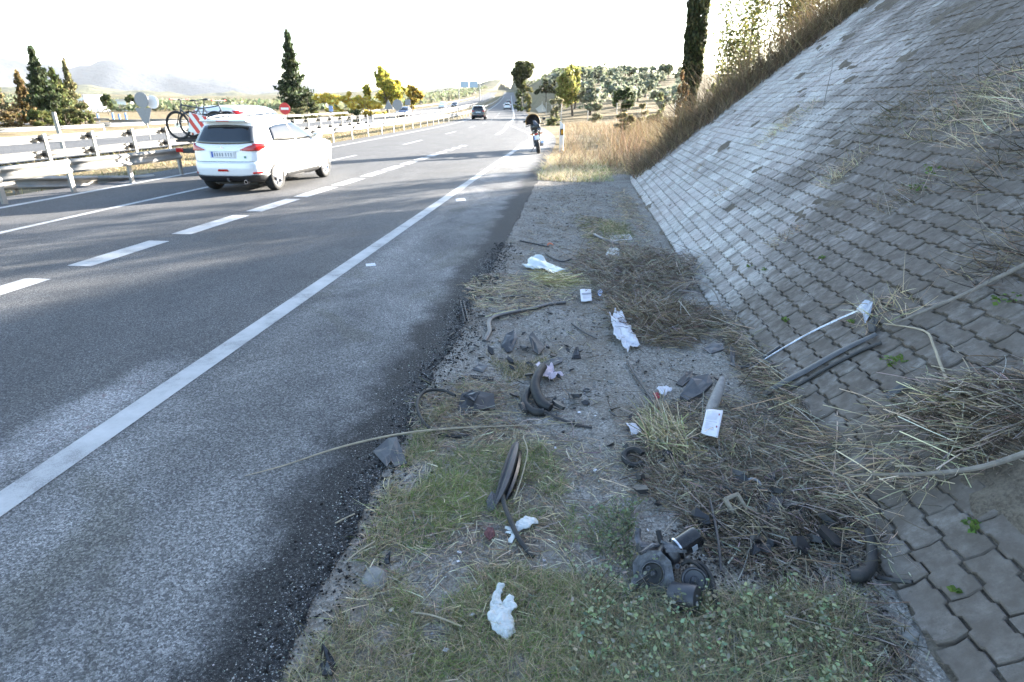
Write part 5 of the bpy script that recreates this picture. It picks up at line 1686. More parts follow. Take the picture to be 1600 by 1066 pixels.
# ================================================================== DEBRIS ON THE VERGE
MAT_DUSTY = M('dusty_black_plastic', (.026, .026, .028), .5, var=.35, scale=25, bump=.3, dirt=.2, dirt_col=(.12, .11, .10))
MAT_SHINY = M('glossy_black_trim', (.012, .012, .014), .18, var=.2, scale=12, dirt=.12)
MAT_GREYPL = M('grey_plastic', (.060, .062, .068), .45, var=.25, scale=18, bump=.25, dirt=.3)
MAT_RUBBER = M('black_rubber', (.016, .016, .016), .6, var=.3, scale=30, bump=.4, dirt=.12)
MAT_TISSUE = M('white_tissue', (.58, .565, .60), .85, var=.08, scale=30, bump=.3, dirt=.10, dirt_col=(.45, .38, .36))
MAT_PAPER = M('white_paper', (.64, .63, .66), .7, var=.04, scale=10)
MAT_LATEX = M('white_latex', (.56, .575, .565), .4, var=.14, scale=35, bump=.3, dirt=.35, dirt_col=(.34, .35, .31))
MAT_PRINT = M('grey_print', (.30, .30, .34), .8, var=.3, scale=90)
MAT_REDPRINT = M('dark_red_print', (.25, .07, .08), .8, var=.2)
MAT_ALU = M('cast_aluminium', (.19, .193, .205), .42, metal=.6, var=.55, scale=26, bump=.9, dirt=.75, dirt_col=(.03, .027, .024))
MAT_STONE = M('grey_stone', (.20, .195, .18), .95, var=.3, scale=30, bump=.9)
MAT_TAN = M('tan_plastic', (.26, .225, .165), .6, var=.2, scale=20, dirt=.3)
MAT_TWIG = M('reed_stalk', (.37, .31, .22), .8, var=.25, scale=14, bump=.4)
MAT_TWIG_G = M('grey_twig', (.20, .175, .15), .9, var=.3, scale=20, bump=.5)
MAT_FOAM = M('white_foam', (.66, .64, .62), .9, var=.12, scale=25, bump=.6, dirt=.2)

def W(u, v, l=0.0):
    p = any_pt(u, v)
    return Vector((p.x, p.y, ground_z(p.x, p.y) + l))

def place(mb, name, mat, label, cat, group=None, smooth=False, thick=None):
    c = sum((Vector(p) for p in mb.v), Vector()) / len(mb.v)
    c.z = min(Vector(p).z for p in mb.v)
    mb.v = [tuple(Vector(p) - c) for p in mb.v]
    o = mb.build(name, mat, None, smooth)
    o.location = c
    if thick: solid(o, thick)
    return tag(o, label, cat, group)

def slab(name, label, cat, pts, mat, thick=.006, dome=0.0, group=None, up=None):
    top = [W(u, v, l) for u, v, l in pts]
    dome *= .35
    c = sum(top, Vector()) / len(top) + Vector((0, 0, dome))
    n = len(top)
    mid = [p.lerp(c, .45) + Vector((0, 0, dome * .25 + .008 * math.sin(i * 2.4 + top[0].x * 30))) for i, p in enumerate(top)]
    dn = Vector((0, 0, -thick))
    mb = MB()
    vv = top + mid + [c] + [p + dn for p in top] + [p + dn for p in mid] + [c + dn]
    k = 2 * n + 1
    ff = []
    for i in range(n):
        j = (i + 1) % n
        ff += [(i, j, n + j, n + i), (n + i, n + j, 2 * n), (k + j, k + i, k + n + i, k + n + j), (k + n + j, k + n + i, k + 2 * n), (j, i, k + i, k + j)]
    mb.add(vv, ff)
    return place(mb, name, mat, label, cat, group)

def bar(name, label, cat, pts, r, mat, n=8, flat=1.0, group=None, fine=4, smooth=True):
    P = [W(u, v, l) for u, v, l in pts]
    Q = catmull(P, fine)
    if hasattr(r, '__len__'):
        r = [float(np.interp(i / (len(Q) - 1), np.linspace(0, 1, len(r)), r)) for i in range(len(Q))]
    return place(MB().tube(Q, r, n, flat=flat, up=(0, 0, 1)), name, mat, label, cat, group, smooth)

def catmull(P, k=4):
    out = []
    for i in range(len(P) - 1):
        a, b, c, d = P[max(0, i - 1)], P[i], P[i + 1], P[min(len(P) - 1, i + 2)]
        for j in range(k):
            t = j / k
            out.append(.5 * ((2 * b) + (c - a) * t + (2 * a - 5 * b + 4 * c - d) * t * t + (3 * b - a - 3 * c + d) * t ** 3))
    out.append(P[-1])
    return out

def sheet(name, label, cat, cs, mat, nx=16, ny=16, amp=.02, freq=14, ragged=.15, thick=.0015, seed=0, group=None):
    A, B, C, D = [W(u, v, l) for u, v, l in cs]          # four corners in order
    rows = []
    rg = random.Random(seed)
    for i in range(ny + 1):
        row = []
        for j in range(nx + 1):
            s, t = j / nx, i / ny
            es = 2 * s - 1; et = 2 * t - 1
            k1 = 1 - ragged * (.5 + .9 * mnoise.noise(Vector((t * 2.6, seed, 1 if es > 0 else 5))))
            k2 = 1 - ragged * (.5 + .9 * mnoise.noise(Vector((s * 2.6, seed, 8 if et > 0 else 3))))
            s, t = (es * k1 + 1) / 2, (et * k2 + 1) / 2
            p = A.lerp(B, s).lerp(D.lerp(C, s), t)
            q = (p + Vector((seed, seed * 2, 0))) * freq * .55
            fold = abs(mnoise.noise(Vector((q.x + .6 * q.y, q.y * .8, seed * 3.7)))) + .5 * abs(mnoise.noise(Vector((q.x * 2.2 - q.y, q.y * 2.0, seed + 5))))
            h = amp * (1.5 - 2.2 * fold) + amp * .25 * mnoise.noise(Vector((q.x * 5, q.y * 5, seed)))
            p = p + Vector((amp * .5 * mnoise.noise(Vector((q.y, q.x, seed + 9))), amp * .5 * mnoise.noise(Vector((q.x, q.y, seed + 13))), max(0.003, h)))
            row.append(p)
        rows.append(row)
    return place(MB().grid(rows), name, mat, label, cat, group, True, thick)

def to_line(o): return o

# ---- the torn-off engine part
ep = W(1045, 905)
eng = empty('engine_part', ep, R(-6), 'torn-off engine front with two pulleys and a black oil filter in the weeds', 'engine part')
tilt = Matrix.Rotation(R(52), 4, 'X')            # pulley faces look up towards the road
def face(x, y, z): return Matrix.Translation((x, y, z)) @ tilt
MB().prism([(-.13, -.07), (-.06, -.10), (.02, -.075), (.05, -.02), (.03, .06), (-.02, .10), (-.10, .09), (-.14, .03)], .085, face(-.03, .03, .03)).box((-.10, .10, .085), (.10, .07, .06), rot=(.5, .2, .3), bev=.012).build('housing', MAT_ALU, eng)
for k, (x, y, a) in enumerate(((-.09, .055, .4), (-.05, .02, 1.2), (.0, .06, -.4), (-.11, .0, .9), (.02, .0, .2))):
    MB().box((x, y + .03, .125 + .01 * k), (.095, .014, .022), rot=(.85, 0, a), bev=.003).build('rib', MAT_ALU, eng)
for (x, y) in ((-.13, .05), (-.02, .115), (.03, -.01), (-.10, -.05)):
    MB().lathe([(.011, 0), (.011, .018), (.006, .018), (.006, .004)], 6, face(x, y + .02, .10)).build('bolt', MAT_STEEL_DARK, eng)
for (x, y, z, r, mt) in ((-.078, -.045, .085, .053, MAT_RUBBER), (.105, -.050, .085, .055, MAT_STEEL_DARK)):
    pu = MB().lathe([(r * .9, -.05), (r, -.045), (r, -.036), (r * .86, -.030), (r, -.022), (r * .86, -.015), (r, -.006), (r, .004), (r * .88, .006), (r * .80, -.004), (r * .34, -.006), (r * .30, .004), (r * .12, .005), (0.001, .002)], 28, face(x, y, z), close=False).build('pulley', mt, eng, True)
    MB().tube([face(x, y, z) @ Vector((math.cos(a) * r * .93, math.sin(a) * r * .93, .004)) for a in [2 * math.pi * i / 28 for i in range(28)]], .0028, 6, closed=True).build('rim', MAT_ALU, pu)
    MB().lathe([(r * .22, 0), (r * .22, .012), (r * .12, .014), (.001, .012)], 6, face(x, y, z)).build('nut', MAT_STEEL_DARK, pu)
ax_ = Vector((.75, .55, .30)).normalized()
fm = Matrix.Translation((.03, .105, .115)) @ ax_.to_track_quat('Z', 'Y').to_matrix().to_4x4()
of = MB().lathe([(.035, -.02), (.050, -.005), (.052, .005), (.050, .012), (.050, .11), (.046, .125), (.030, .130), (.028, .122), (.001, .122)], 24, fm, close=False).build('oil_filter', MAT_SHINY, eng, True)
MB().lathe([(.0535, .000), (.0545, .005), (.0535, .010)], 24, fm, close=False).build('band', MAT_CHROME, of)
MB().box(fm @ Vector((-.049, .0, .07)), (.004, .03, .03), rot=fm.to_3x3()).build('label_patch', M('grey_label', (.32, .33, .36), .5), of)
MB().lathe([(.047, -.06), (.052, -.055), (.052, -.02), (.045, -.015), (.04, 0)], 20, fm).build('filter_head', MAT_ALU, eng, True)
al = MB().lathe([(.03, -.07), (.056, -.06), (.060, -.05), (.060, .05), (.056, .06), (.03, .07)], 20, Matrix.Translation((.06, -.13, .055)) @ Matrix.Rotation(R(70), 4, 'Y') @ Matrix.Rotation(R(20), 4, 'X')).build('alternator', MAT_STEEL_DARK, eng, True)
for k in range(6):
    a = -1.3 + k * .45
    MB().box((.06, -.13 - .062 * math.cos(a), .055 + .062 * math.sin(a)), (.10, .008, .012), rot=(a, 0, .1)).build('fin', MAT_ALU, al)
MB().tube([(-.10, -.02, .07), (-.15, -.07, .05), (-.19, -.13, .02)], [.028, .022, .012], 8).tube([(-.19, -.13, .02), (-.21, -.15, .01)], .018, 8).build('bracket', MAT_ALU, eng, True)
MB().tube([(-.12, .10, .08), (-.15, .16, .10), (-.15, .20, .13)], [.02, .016, .016], 8, flat=.4).build('bracket', MAT_ALU, eng, True)
MB().tube(catmull([Vector(q) for q in ((.06, .03, .12), (.14, .03, .11), (.18, -.03, .09), (.19, -.11, .06), (.21, -.17, .02))]), .011, 8).build('hose', MAT_RUBBER, eng, True)
MB().tube(catmull([Vector(q) for q in ((.05, .02, .10), (.09, .02, .13), (.15, -.01, .10), (.17, -.08, .07))]), .008, 8).build('hose', MAT_RUBBER, eng, True)
MB().tube(catmull([Vector(q) for q in ((.02, .16, .05), (-.03, .20, .06), (-.05, .25, .09))]), .014, 8).box((.01, .15, .05), (.09, .05, .05), rot=(.3, .4, .2), bev=.01).build('connector', MAT_RUBBER, eng, True)

# ---- headlamp-like black trim and rubber strip in the grass
def trim_shell(name, label, pts, mat, w=.03, h=.03, cat='car part'):
    P = catmull([W(u, v, l) for u, v, l in pts], 6)
    rows = []
    for i, p in enumerate(P):
        t = (P[min(i + 1, len(P) - 1)] - P[max(i - 1, 0)]).normalized()
        n = t.cross(Vector((0, 0, 1))).normalized()
        k = math.sin(math.pi * min(1, .12 + .9 * i / (len(P) - 1))) ** .6
        rows.append([p - n * w * k + Vector((0, 0, .0)), p - n * w * .85 * k + Vector((0, 0, h * .8 * k)), p - n * w * .3 * k + Vector((0, 0, h * k)), p + n * w * .25 * k + Vector((0, 0, h * .55 * k)), p + n * w * .55 * k + Vector((0, 0, h * .75 * k)), p + n * w * k + Vector((0, 0, h * .1 * k))])
    return place(MB().grid(rows), name, mat, label, cat, None, True, .005)
trim_shell('lamp_trim', 'long grey and black lamp trim standing in the green grass', [(806, 718, .10), (797, 745, .07), (785, 775, .04), (772, 800, .025)], MAT_GREYPL, .035, .05)
trim_shell('lamp_trim', 'black inner half of the lamp trim beside the rubber strip', [(812, 722, .06), (806, 750, .04), (797, 775, .03), (788, 792, .02)], MAT_SHINY, .022, .04)
slab('broken_bracket', 'crumpled grey bracket at the lower end of the lamp trim', 'car part', [(760, 790, .03), (768, 780, .05), (778, 786, .045), (775, 800, .02), (763, 803, .01)], MAT_GREYPL, .012, .015)
bar('rubber_strip', 'black rubber strip lying across the white glove in the grass', 'rubber strip', [(789, 752, .05), (785, 772, .045), (787, 795, .04), (797, 825, .05), (811, 852, .03), (833, 876, .015)], .0135, MAT_RUBBER, 10, .75)

# ---- white gloves
def glove(name, label, fingers, palm, r_palm, u0, v0):
    mb = MB()
    for f in fingers:
        P = catmull([W(*q) for q in f[0]], 4)
        mb.tube(P, [lerp(f[1], f[2], i / (len(P) - 1)) for i in range(len(P))], 10, flat=.4, up=(0, 0, 1))
    P = catmull([W(*q) for q in palm], 5)
    mb.tube(P, [float(np.interp(i / (len(P) - 1), np.linspace(0, 1, len(r_palm)), r_palm)) for i in range(len(P))], 18, flat=.26, up=(0, 0, 1))
    o = place(mb, name, MAT_LATEX, label, 'glove', 'discarded white gloves', True)
    rm = o.modifiers.new('join', 'REMESH'); rm.mode = 'VOXEL'; rm.voxel_size = .0036; rm.use_smooth_shade = True
    sm = o.modifiers.new('soften', 'SMOOTH'); sm.iterations = 2; sm.factor = .5
    tx = bpy.data.textures.new('glove_creases', 'CLOUDS'); tx.noise_scale = .028
    ds = o.modifiers.new('creases', 'DISPLACE'); ds.texture = tx; ds.strength = .020; ds.mid_level = .5
    return o
glove('white_glove', 'white latex glove lying palm up in the green grass, nearest the camera',
      [([(774, 960, .025), (777, 942, .03), (783, 925, .035)], .026, .015), ([(788, 960, .03), (796, 951, .045), (801, 945, .05)], .022, .019), ([(792, 966, .03), (799, 960, .045), (806, 955, .045)], .020, .017)],
      [(786, 952, .03), (781, 968, .035), (788, 985, .03), (799, 997, .015)], [.034, .052, .050, .026], 785, 960)
glove('white_glove', 'crumpled white glove pinned under the rubber strip',
      [([(812, 832, .03), (803, 836, .03), (789, 832, .025)], .018, .010), ([(806, 838, .03), (797, 841, .03), (790, 838, .02)], .014, .009), ([(806, 840, .03), (801, 848, .025), (797, 857, .02)], .016, .013)],
      [(803, 836, .025), (816, 830, .035), (828, 823, .04), (839, 821, .03)], [.022, .036, .038, .024], 815, 830)

# ---- papers, tissues, foam
sheet('white_cloth', 'long white crumpled cloth lying beside the dry brush', 'cloth', [(947, 497, .06), (967, 492, .07), (1010, 555, .01), (968, 558, .01)], MAT_TISSUE, 26, 36, .035, 13, .38, .0015, 2)
sheet('tissue', 'pinkish white tissue caught on the black hose', 'tissue', [(832, 582, .05), (858, 578, .06), (880, 592, .01), (858, 606, .01)], M('pinkish_tissue', (.58, .48, .53), .85, var=.12, scale=25, bump=.3), 24, 22, .04, 16, .3, .0015, 4)
sheet('tissue', 'white tissue with red stain near the middle of the gravel', 'tissue', [(1023, 610, .02), (1040, 606, .03), (1054, 612, .02), (1036, 622, .01)], MAT_TISSUE, 12, 10, .022, 22, .3, .0015, 6)
slab('red_scrap', 'small red scrap under the edge of the stained tissue', 'scrap', [(1021, 613, .012), (1028, 612, .02), (1032, 618, .012), (1026, 621, .006)], M('red_scrap', (.40, .05, .06), .7), .004)
sheet('tissue', 'small white tissue on the gravel left of the dry straw', 'tissue', [(977, 667, .02), (991, 666, .03), (1009, 683, .01), (985, 686, .01)], MAT_TISSUE, 12, 10, .020, 20, .3, .0015, 9)
sheet('plastic_sheet', 'translucent white plastic sheet on the gravel near the tar edge', 'sheet', [(809, 420, .01), (836, 402, .03), (888, 428, .01), (872, 435, .01)], M('milky_plastic', (.46, .50, .49), .3, var=.15, scale=8), 24, 12, .035, 7, .3, .001, 11)
slab('foam_piece', 'pale foam piece half buried in the dry brush', 'foam piece', [(944, 410, .10), (952, 402, .14), (965, 404, .15), (972, 411, .12), (968, 418, .08), (948, 419, .07)], MAT_FOAM, .05, .03)
def leaflet(name, label, cs, lines, logos, cat='paper', thick=.003, rise=.01):
    A, B, C, D = [W(u, v, l) for u, v, l in cs]
    c = (A + B + C + D) / 4
    o = empty(name, c, 0, label, cat)
    n = (B - A).cross(D - A).normalized()
    if n.z < 0: n = -n
    def at(s, t, h=0): return A.lerp(B, s).lerp(D.lerp(C, s), t) + n * h - c
    rows = [[at(s / 6, t / 6, .004 * math.sin(s * .9) * math.sin(t * .7 + 1)) for s in range(7)] for t in range(7)]
    solid(MB().grid(rows).build('page', MAT_PAPER, o, True), thick)
    for (s0, s1, t0, t1, mt) in lines + logos:
        MB().grid([[at(s, t, .0065) for s in (s0, s1)] for t in (t0, t1)]).build('print', mt, o)
    return o
leaflet('paper_leaflet', 'white paper slip with a dark printed line on the straw', [(906, 457, .05), (923, 457, .05), (925, 473, .03), (908, 474, .03)], [(.1, .95, .36, .5, MAT_PRINT), (.2, .9, .6, .66, M('pale_print', (.55, .54, .58), .8)), (.2, .8, .74, .79, M('pale_print', (.55, .54, .58), .8))], [])
slab('blue_scrap', 'small pale blue scrap right of the printed slip', 'scrap', [(933, 459, .03), (938, 456, .04), (942, 461, .04), (937, 467, .02)], M('pale_blue', (.42, .50, .72), .6), .004)
leaflet('booklet', 'white printed booklet lying on the dry straw heap', [(1100, 668, .14), (1125, 673, .14), (1118, 709, .11), (1092, 701, .11)],
        [(.10, .75, .10 + k * .05, .118 + k * .05, M('pale_print', (.55, .54, .58), .8)) for k in range(7)] + [(.10, .80, .50, .512, MAT_PRINT)] + [(.10, .7, .58 + k * .05, .596 + k * .05, M('pale_print', (.55, .54, .58), .8)) for k in range(5)],
        [(.80, .88, .17, .24, MAT_REDPRINT), (.78, .86, .62, .69, MAT_REDPRINT)], 'booklet', .006)
for k, (u, v, s, lb) in enumerate(((580, 420, 4, 'small white card lying on the hard shoulder'), (720, 316, 4, 'white scrap on the shoulder far up by the edge line'), (970, 371, 9, 'white strip of plastic beside the far black strip'))):
    slab('paper_scrap', lb, 'scrap', [(u - 2 * s, v - s * .3, .006), (u + 1.6 * s, v - s * .6, .008), (u + 2 * s, v + s * .4, .006), (u - 1.8 * s, v + s * .6, .006)], MAT_PAPER, .003)
bits = MB().add([(-.01, -.008, 0), (.012, -.006, .003), (.009, .01, .006), (-.011, .007, .002), (-.01, -.008, -.002), (.012, -.006, 0), (.009, .01, .003), (-.011, .007, -.001)], [(0, 1, 2, 3), (7, 6, 5, 4), (0, 4, 5, 1), (1, 5, 6, 2), (2, 6, 7, 3), (3, 7, 4, 0)]).mesh('litter_scrap', MAT_PAPER)
for (u, v) in ((697, 1015), (738, 962), (645, 960), (718, 870), (742, 924), (930, 735), (1240, 848), (1012, 830), (905, 645), (868, 700), (716, 885), (612, 960), (930, 650), (655, 412), (1410, 310), (1282, 408)):
    o = link('litter_scrap', bits); o.location = W(u, v, .008); o.rotation_euler = (random.uniform(-.3, .3), random.uniform(-.3, .3), random.uniform(0, 6)); k = random.uniform(.6, 1.2); o.scale = (k, k, k)
    tag(o, 'tiny pale litter scrap scattered on the verge', 'scrap', 'tiny litter scraps')

# ---- black plastic and rubber pieces
slab('car_fragment', 'torn grey plastic sheet lying on the tar edge under the reed', 'car part', [(584, 718, .01), (608, 706, .05), (622, 706, .06), (637, 737, .02), (618, 742, .015), (612, 735, .02), (606, 743, .01), (598, 735, .015)], MAT_GREYPL, .006, .012)
bar('rubber_belt', 'thin black drive belt lying in an open loop by the tar edge', 'belt', [(712, 634, .04), (690, 627, .05), (664, 632, .05), (653, 650, .04), (662, 672, .02), (684, 685, .01), (705, 687, .008), (735, 684, .01)], .012, MAT_RUBBER, 8, 1.0, fine=6)
slab('broken_housing', 'broken black plastic housing at the end of the drive belt', 'car part', [(716, 648, .02), (722, 634, .06), (742, 629, .07), (772, 630, .06), (774, 644, .03), (748, 650, .03), (735, 659, .01), (718, 656, .01)], MAT_DUSTY, .02, .02)
slab('broken_housing', 'small shiny lid resting on the broken housing', 'car part', [(724, 640, .075), (738, 633, .09), (750, 636, .09), (742, 646, .07)], MAT_SHINY, .006, .01)
hs = bar('air_hose', 'thick black elbow hose sticking up under the tissue', 'hose', [(848, 592, .10), (840, 606, .10), (836, 620, .07), (846, 636, .04), (860, 642, .025)], [.034, .036, .040, .040, .032], MAT_RUBBER, 14, fine=6)
bar('air_hose', 'short curved hose forming a loop left of the elbow hose', 'hose', [(838, 612, .05), (824, 622, .045), (820, 636, .035), (834, 647, .03), (850, 648, .03)], [.024, .028, .028, .026], MAT_RUBBER, 12, fine=6)
bar('rubber_strip', 'flat black strip running right from the elbow hose', 'rubber strip', [(850, 646, .03), (872, 656, .02), (898, 664, .012), (925, 668, .008)], .016, MAT_RUBBER, 8, .35)
for k, (a, b) in enumerate((((850, 634), (880, 632)), ((852, 640), (876, 641)), ((848, 628), (866, 624)))):
    bar('car_fragment', ['upper', 'lower', 'short left'][k] + ' thin black slat beside the elbow hose', 'car part', [(a[0], a[1], .03), ((a[0] + b[0]) / 2, (a[1] + b[1]) / 2 - 1, .02), (b[0], b[1], .01)], .008, MAT_DUSTY, 6, .4)
bar('rubber_seal', 'long bent black door seal curving across the gravel', 'rubber strip', [(757, 540, .01), (765, 527, .02), (764, 512, .03), (772, 503, .03), (800, 494, .03), (830, 487, .025), (858, 479, .02), (883, 475, .015)], .021, MAT_GREYPL, 10, .8, fine=6)
def ladder_strip(name, label, a, b, w, nrib):
    A, B = W(*a), W(*b)
    t = (B - A); L = t.length; t.normalize()
    n = t.cross(Vector((0, 0, 1))).normalized()
    o = empty(name, A, 0, label, 'car part')
    MB().tube([n * w, t * L + n * w], .006, 6).tube([-n * w, t * L - n * w], .006, 6).build('rail', MAT_DUSTY, o)
    for i in range(nrib):
        p = t * (L * (i + .5) / nrib)
        MB().tube([p - n * w, p + n * w + Vector((0, 0, .004))], .005, 5).build('rib', MAT_DUSTY, o)
    return o
ladder_strip('grille_strip', 'black ribbed grille strip on the straw left of the elbow hose', (733, 596, .012), (772, 598, .012), .022, 12)
ladder_strip('grille_strip', 'dark ribbed strip standing at the tar edge', (722, 480, .02), (730, 512, .02), .016, 10)
ladder_strip('grille_strip', 'ribbed black piece behind the small tissue', (990, 668, .03), (1014, 690, .02), .020, 8)
for (nm, lb, pts, mt, th, dm) in (
    ('plastic_shard', 'folded black shard standing up on the gravel below the door seal', [(783, 545, .01), (790, 534, .05), (803, 531, .09), (809, 538, .06), (800, 552, .02), (792, 553, .01)], MAT_SHINY, .006, .02),
    ('plastic_shard', 'black angled shard right of the folded one', [(826, 536, .08), (832, 532, .10), (851, 545, .03), (842, 555, .02), (833, 550, .03)], MAT_DUSTY, .008, .015),
    ('plastic_shard', 'flat black shard beside the green tuft', [(847, 570, .03), (868, 562, .03), (880, 563, .03), (878, 568, .02), (858, 575, .015)], MAT_GREYPL, .006, .006),
    ('plastic_shard', 'small pointed black shard on the open gravel', [(893, 562, .01), (899, 553, .06), (903, 552, .06), (908, 562, .01)], MAT_SHINY, .006, .012),
    ('plastic_shard', 'dark flat shard at the tar edge above the drive belt', [(738, 583, .01), (748, 576, .03), (763, 577, .03), (755, 586, .01)], MAT_GREYPL, .005, .006),
    ('plastic_shard', 'curled black shard at the bottom edge of the picture', [(503, 1050, .02), (508, 1034, .06), (517, 1042, .05), (530, 1058, .02), (522, 1072, .02), (506, 1072, .02)], MAT_SHINY, .006, .02),
    ('plastic_shard', 'small black shard by the stone near the asphalt edge', [(600, 893, .02), (604, 884, .04), (612, 880, .05), (610, 891, .02)], MAT_SHINY, .005, .008),
    ('plastic_shard', 'dark plate lying at the foot of the pavers', [(1098, 548, .02), (1112, 544, .03), (1128, 546, .04), (1130, 553, .02), (1110, 556, .01)], MAT_GREYPL, .008, .006),
    ('plastic_shard', 'long dark shard in the hollow above the foam bottle', [(1056, 600, .02), (1070, 588, .05), (1082, 586, .05), (1080, 596, .03), (1066, 604, .01)], MAT_DUSTY, .01, .01),
    ('plastic_shard', 'grey upright shard beside the pavers', [(1138, 560, .10), (1146, 562, .09), (1148, 582, .02), (1140, 578, .02)], MAT_GREYPL, .008, .0),
    ('plastic_shard', 'dark blue-grey broken shell on the oil-black soil', [(1195, 800, .06), (1206, 790, .08), (1222, 794, .06), (1216, 818, .02), (1200, 824, .02)], MAT_DUSTY, .012, .02),
    ('plastic_shard', 'broad black fragment right of the tan buckle', [(1222, 806, .03), (1240, 795, .05), (1262, 798, .05), (1256, 815, .02), (1232, 820, .02)], MAT_DUSTY, .010, .012),
    ('plastic_shard', 'grey log-like broken cover behind the foam bottle', [(1062, 622, .03), (1078, 608, .10), (1104, 604, .10), (1112, 612, .06), (1096, 622, .04), (1074, 628, .02)], MAT_GREYPL, .03, .02),
):
    slab(nm, lb, 'car part', pts, mt, th, dm, 'broken car plastic')
for (lb, pts, r) in (('thin black rod pointing down the gravel below the white cloth', [(980, 568, .02), (992, 588, .02), (1006, 606, .015), (1022, 632, .03)], .010),
                     ('short dark stick at the edge of the far gravel', [(812, 381, .01), (834, 382, .012), (857, 386, .01)], .012),
                     ('dark splintered stick leading into the dry brush', [(893, 506, .01), (910, 517, .015), (932, 528, .015)], .008),
                     ('short black tube on the straw above the door seal', [(786, 471, .02), (802, 468, .02), (820, 466, .02)], .014),
                     ('curved black tube leading to the foam piece', [(853, 399, .02), (866, 406, .02), (880, 411, .03), (893, 410, .06)], .016),
                     ('short black bar left of the dark hose end', [(1370, 909, .01), (1395, 912, .02), (1424, 914, .015)], .012),
                     ('thin dark cable in the straw right of the oil filter', [(1108, 795, .06), (1116, 830, .05), (1122, 865, .04), (1126, 897, .02)], .007)):
    bar('black_rod', lb, 'car part', pts, r, MAT_DUSTY, 8, .8, 'black rods and tubes')
bar('bumper_strip', 'dark curved strip with dusty top on the far gravel', 'car part', [(928, 367, .03), (940, 375, .035), (960, 381, .03), (990, 387, .02)], .030, MAT_GREYPL, 8, .45, fine=5)
bar('orange_leaf', 'small orange-red leaf at the end of the short dark stick', 'leaf', [(855, 384, .012), (859, 382, .02), (865, 384, .01)], [.006, .022, .004], M('orange_leaf', (.50, .12, .04), .7), 6, .2)
# ring, cap, hub ring, hoses
def ring(name, label, u, v, r, rr, mat, tiltx=0.0, cat='car part', lift=.0, gap=0.0):
    p = W(u, v, rr + lift)
    m = Matrix.Translation(p) @ Matrix.Rotation(tiltx, 4, 'X')
    pts = [m @ Vector((math.cos(a) * r, math.sin(a) * r, 0)) for a in [gap + (2 * math.pi - 2 * gap) * i / 28 for i in range(28)]]
    return place(MB().tube(pts, rr, 8, closed=gap == 0), name, mat, label, cat, None, True)
ring('metal_ring', 'small rusty ring with a stub on the open gravel', 917, 611, .025, .006, MAT_STEEL_DARK)
ring('hub_ring', 'pale grey ring half hidden in the straw', 1176, 766, .042, .008, M('pale_grey_plastic', (.25, .26, .28), .5, dirt=.5), .5, lift=.03)
ring('rubber_ring', 'broken black rubber collar at the left edge of the straw heap', 990, 722, .060, .020, MAT_RUBBER, .35, lift=.02, gap=.5)
cp = MB().lathe([(.026, 0), (.028, .008), (.022, .011), (.001, .012)], 16, Matrix.Translation(W(955, 598)), close=False)
place(cp, 'round_cap', MAT_STONE, 'small round grey cap on the open gravel', 'cap', None, True)
bar('hose_end', 'thick black hose curling at the foot of the near pavers', 'hose', [(1352, 850, .08), (1358, 880, .06), (1354, 905, .05), (1340, 918, .04), (1325, 916, .03)], [.022, .026, .030, .030], MAT_RUBBER, 12, fine=6)
bar('foam_bottle', 'pale grey foam bottle lying in the straw above the booklet', 'bottle', [(1126, 612, .09), (1122, 624, .08), (1115, 640, .06), (1107, 655, .04)], [.018, .030, .036, .040, .036], M('grey_foam', (.27, .25, .23), .95, var=.2, scale=25, bump=.7), 14, fine=5)
# tan buckle-like plate with an opening
bp = W(1150, 800, .05)
bk = empty('tan_bracket', bp, 0, 'tan plastic bracket with a rectangular opening in the straw', 'car part', rot=(R(35), 0, R(35)))
for (c, s) in (((-.045, 0, 0), (.022, .13, .02)), ((.045, 0, 0), (.022, .13, .02)), ((0, .055, 0), (.10, .022, .02)), ((0, -.055, 0), (.10, .022, .02)), ((0, .0, -.005), (.10, .012, .012))):
    MB().box(c, s, bev=.006).build('bar', MAT_TAN, bk, True)
for k, (u, v) in enumerate(((1140, 780), (1160, 778), (1130, 790))):
    bar('wire_bundle', ['left', 'right', 'lower'][k] + ' strand of dark wiring above the tan bracket', 'car part', [(u - 12, v - 12, .05), (u, v, .07), (u + 8, v + 16, .04)], .006, MAT_RUBBER, 6)
# long trims lying up the pavers
bar('bumper_strip', 'long dark blue-grey bumper strip lying up the pavers', 'car part', [(1192, 622, .03), (1225, 603, .035), (1260, 584, .03), (1310, 556, .03), (1368, 528, .03)], [.030, .034, .034, .030, .022], MAT_GREYPL, 8, .4, fine=5)
bar('bumper_strip', 'black rubber lip along the lower side of the long bumper strip', 'car part', [(1200, 628, .015), (1245, 606, .02), (1290, 580, .02), (1345, 552, .02), (1376, 540, .02)], .018, MAT_RUBBER, 8, .6, fine=5)
bar('chrome_strip', 'thin shiny chrome strip lying diagonally up the pavers', 'trim', [(1170, 580, .02), (1215, 553, .025), (1262, 527, .03), (1310, 505, .035), (1345, 491, .04)], [.006, .009, .010, .010, .008], M('scuffed_chrome', (.55, .55, .57), .25, metal=.9, var=.35, scale=16, dirt=.5, dirt_col=(.05, .05, .05)), 8, .5, fine=5)
bar('black_rod', 'black bar under the lower end of the chrome strip', 'car part', [(1155, 582, .015), (1180, 570, .02), (1218, 545, .02)], .016, MAT_SHINY, 8, .6, 'black rods and tubes')
slab('metal_clip', 'bright bent clip at the upper end of the chrome strip', 'car part', [(1336, 492, .05), (1348, 484, .08), (1360, 488, .08), (1358, 500, .05), (1350, 512, .03), (1346, 500, .05)], M('bright_metal', (.34, .37, .44), .35, metal=.5, dirt=.3), .008, .015)
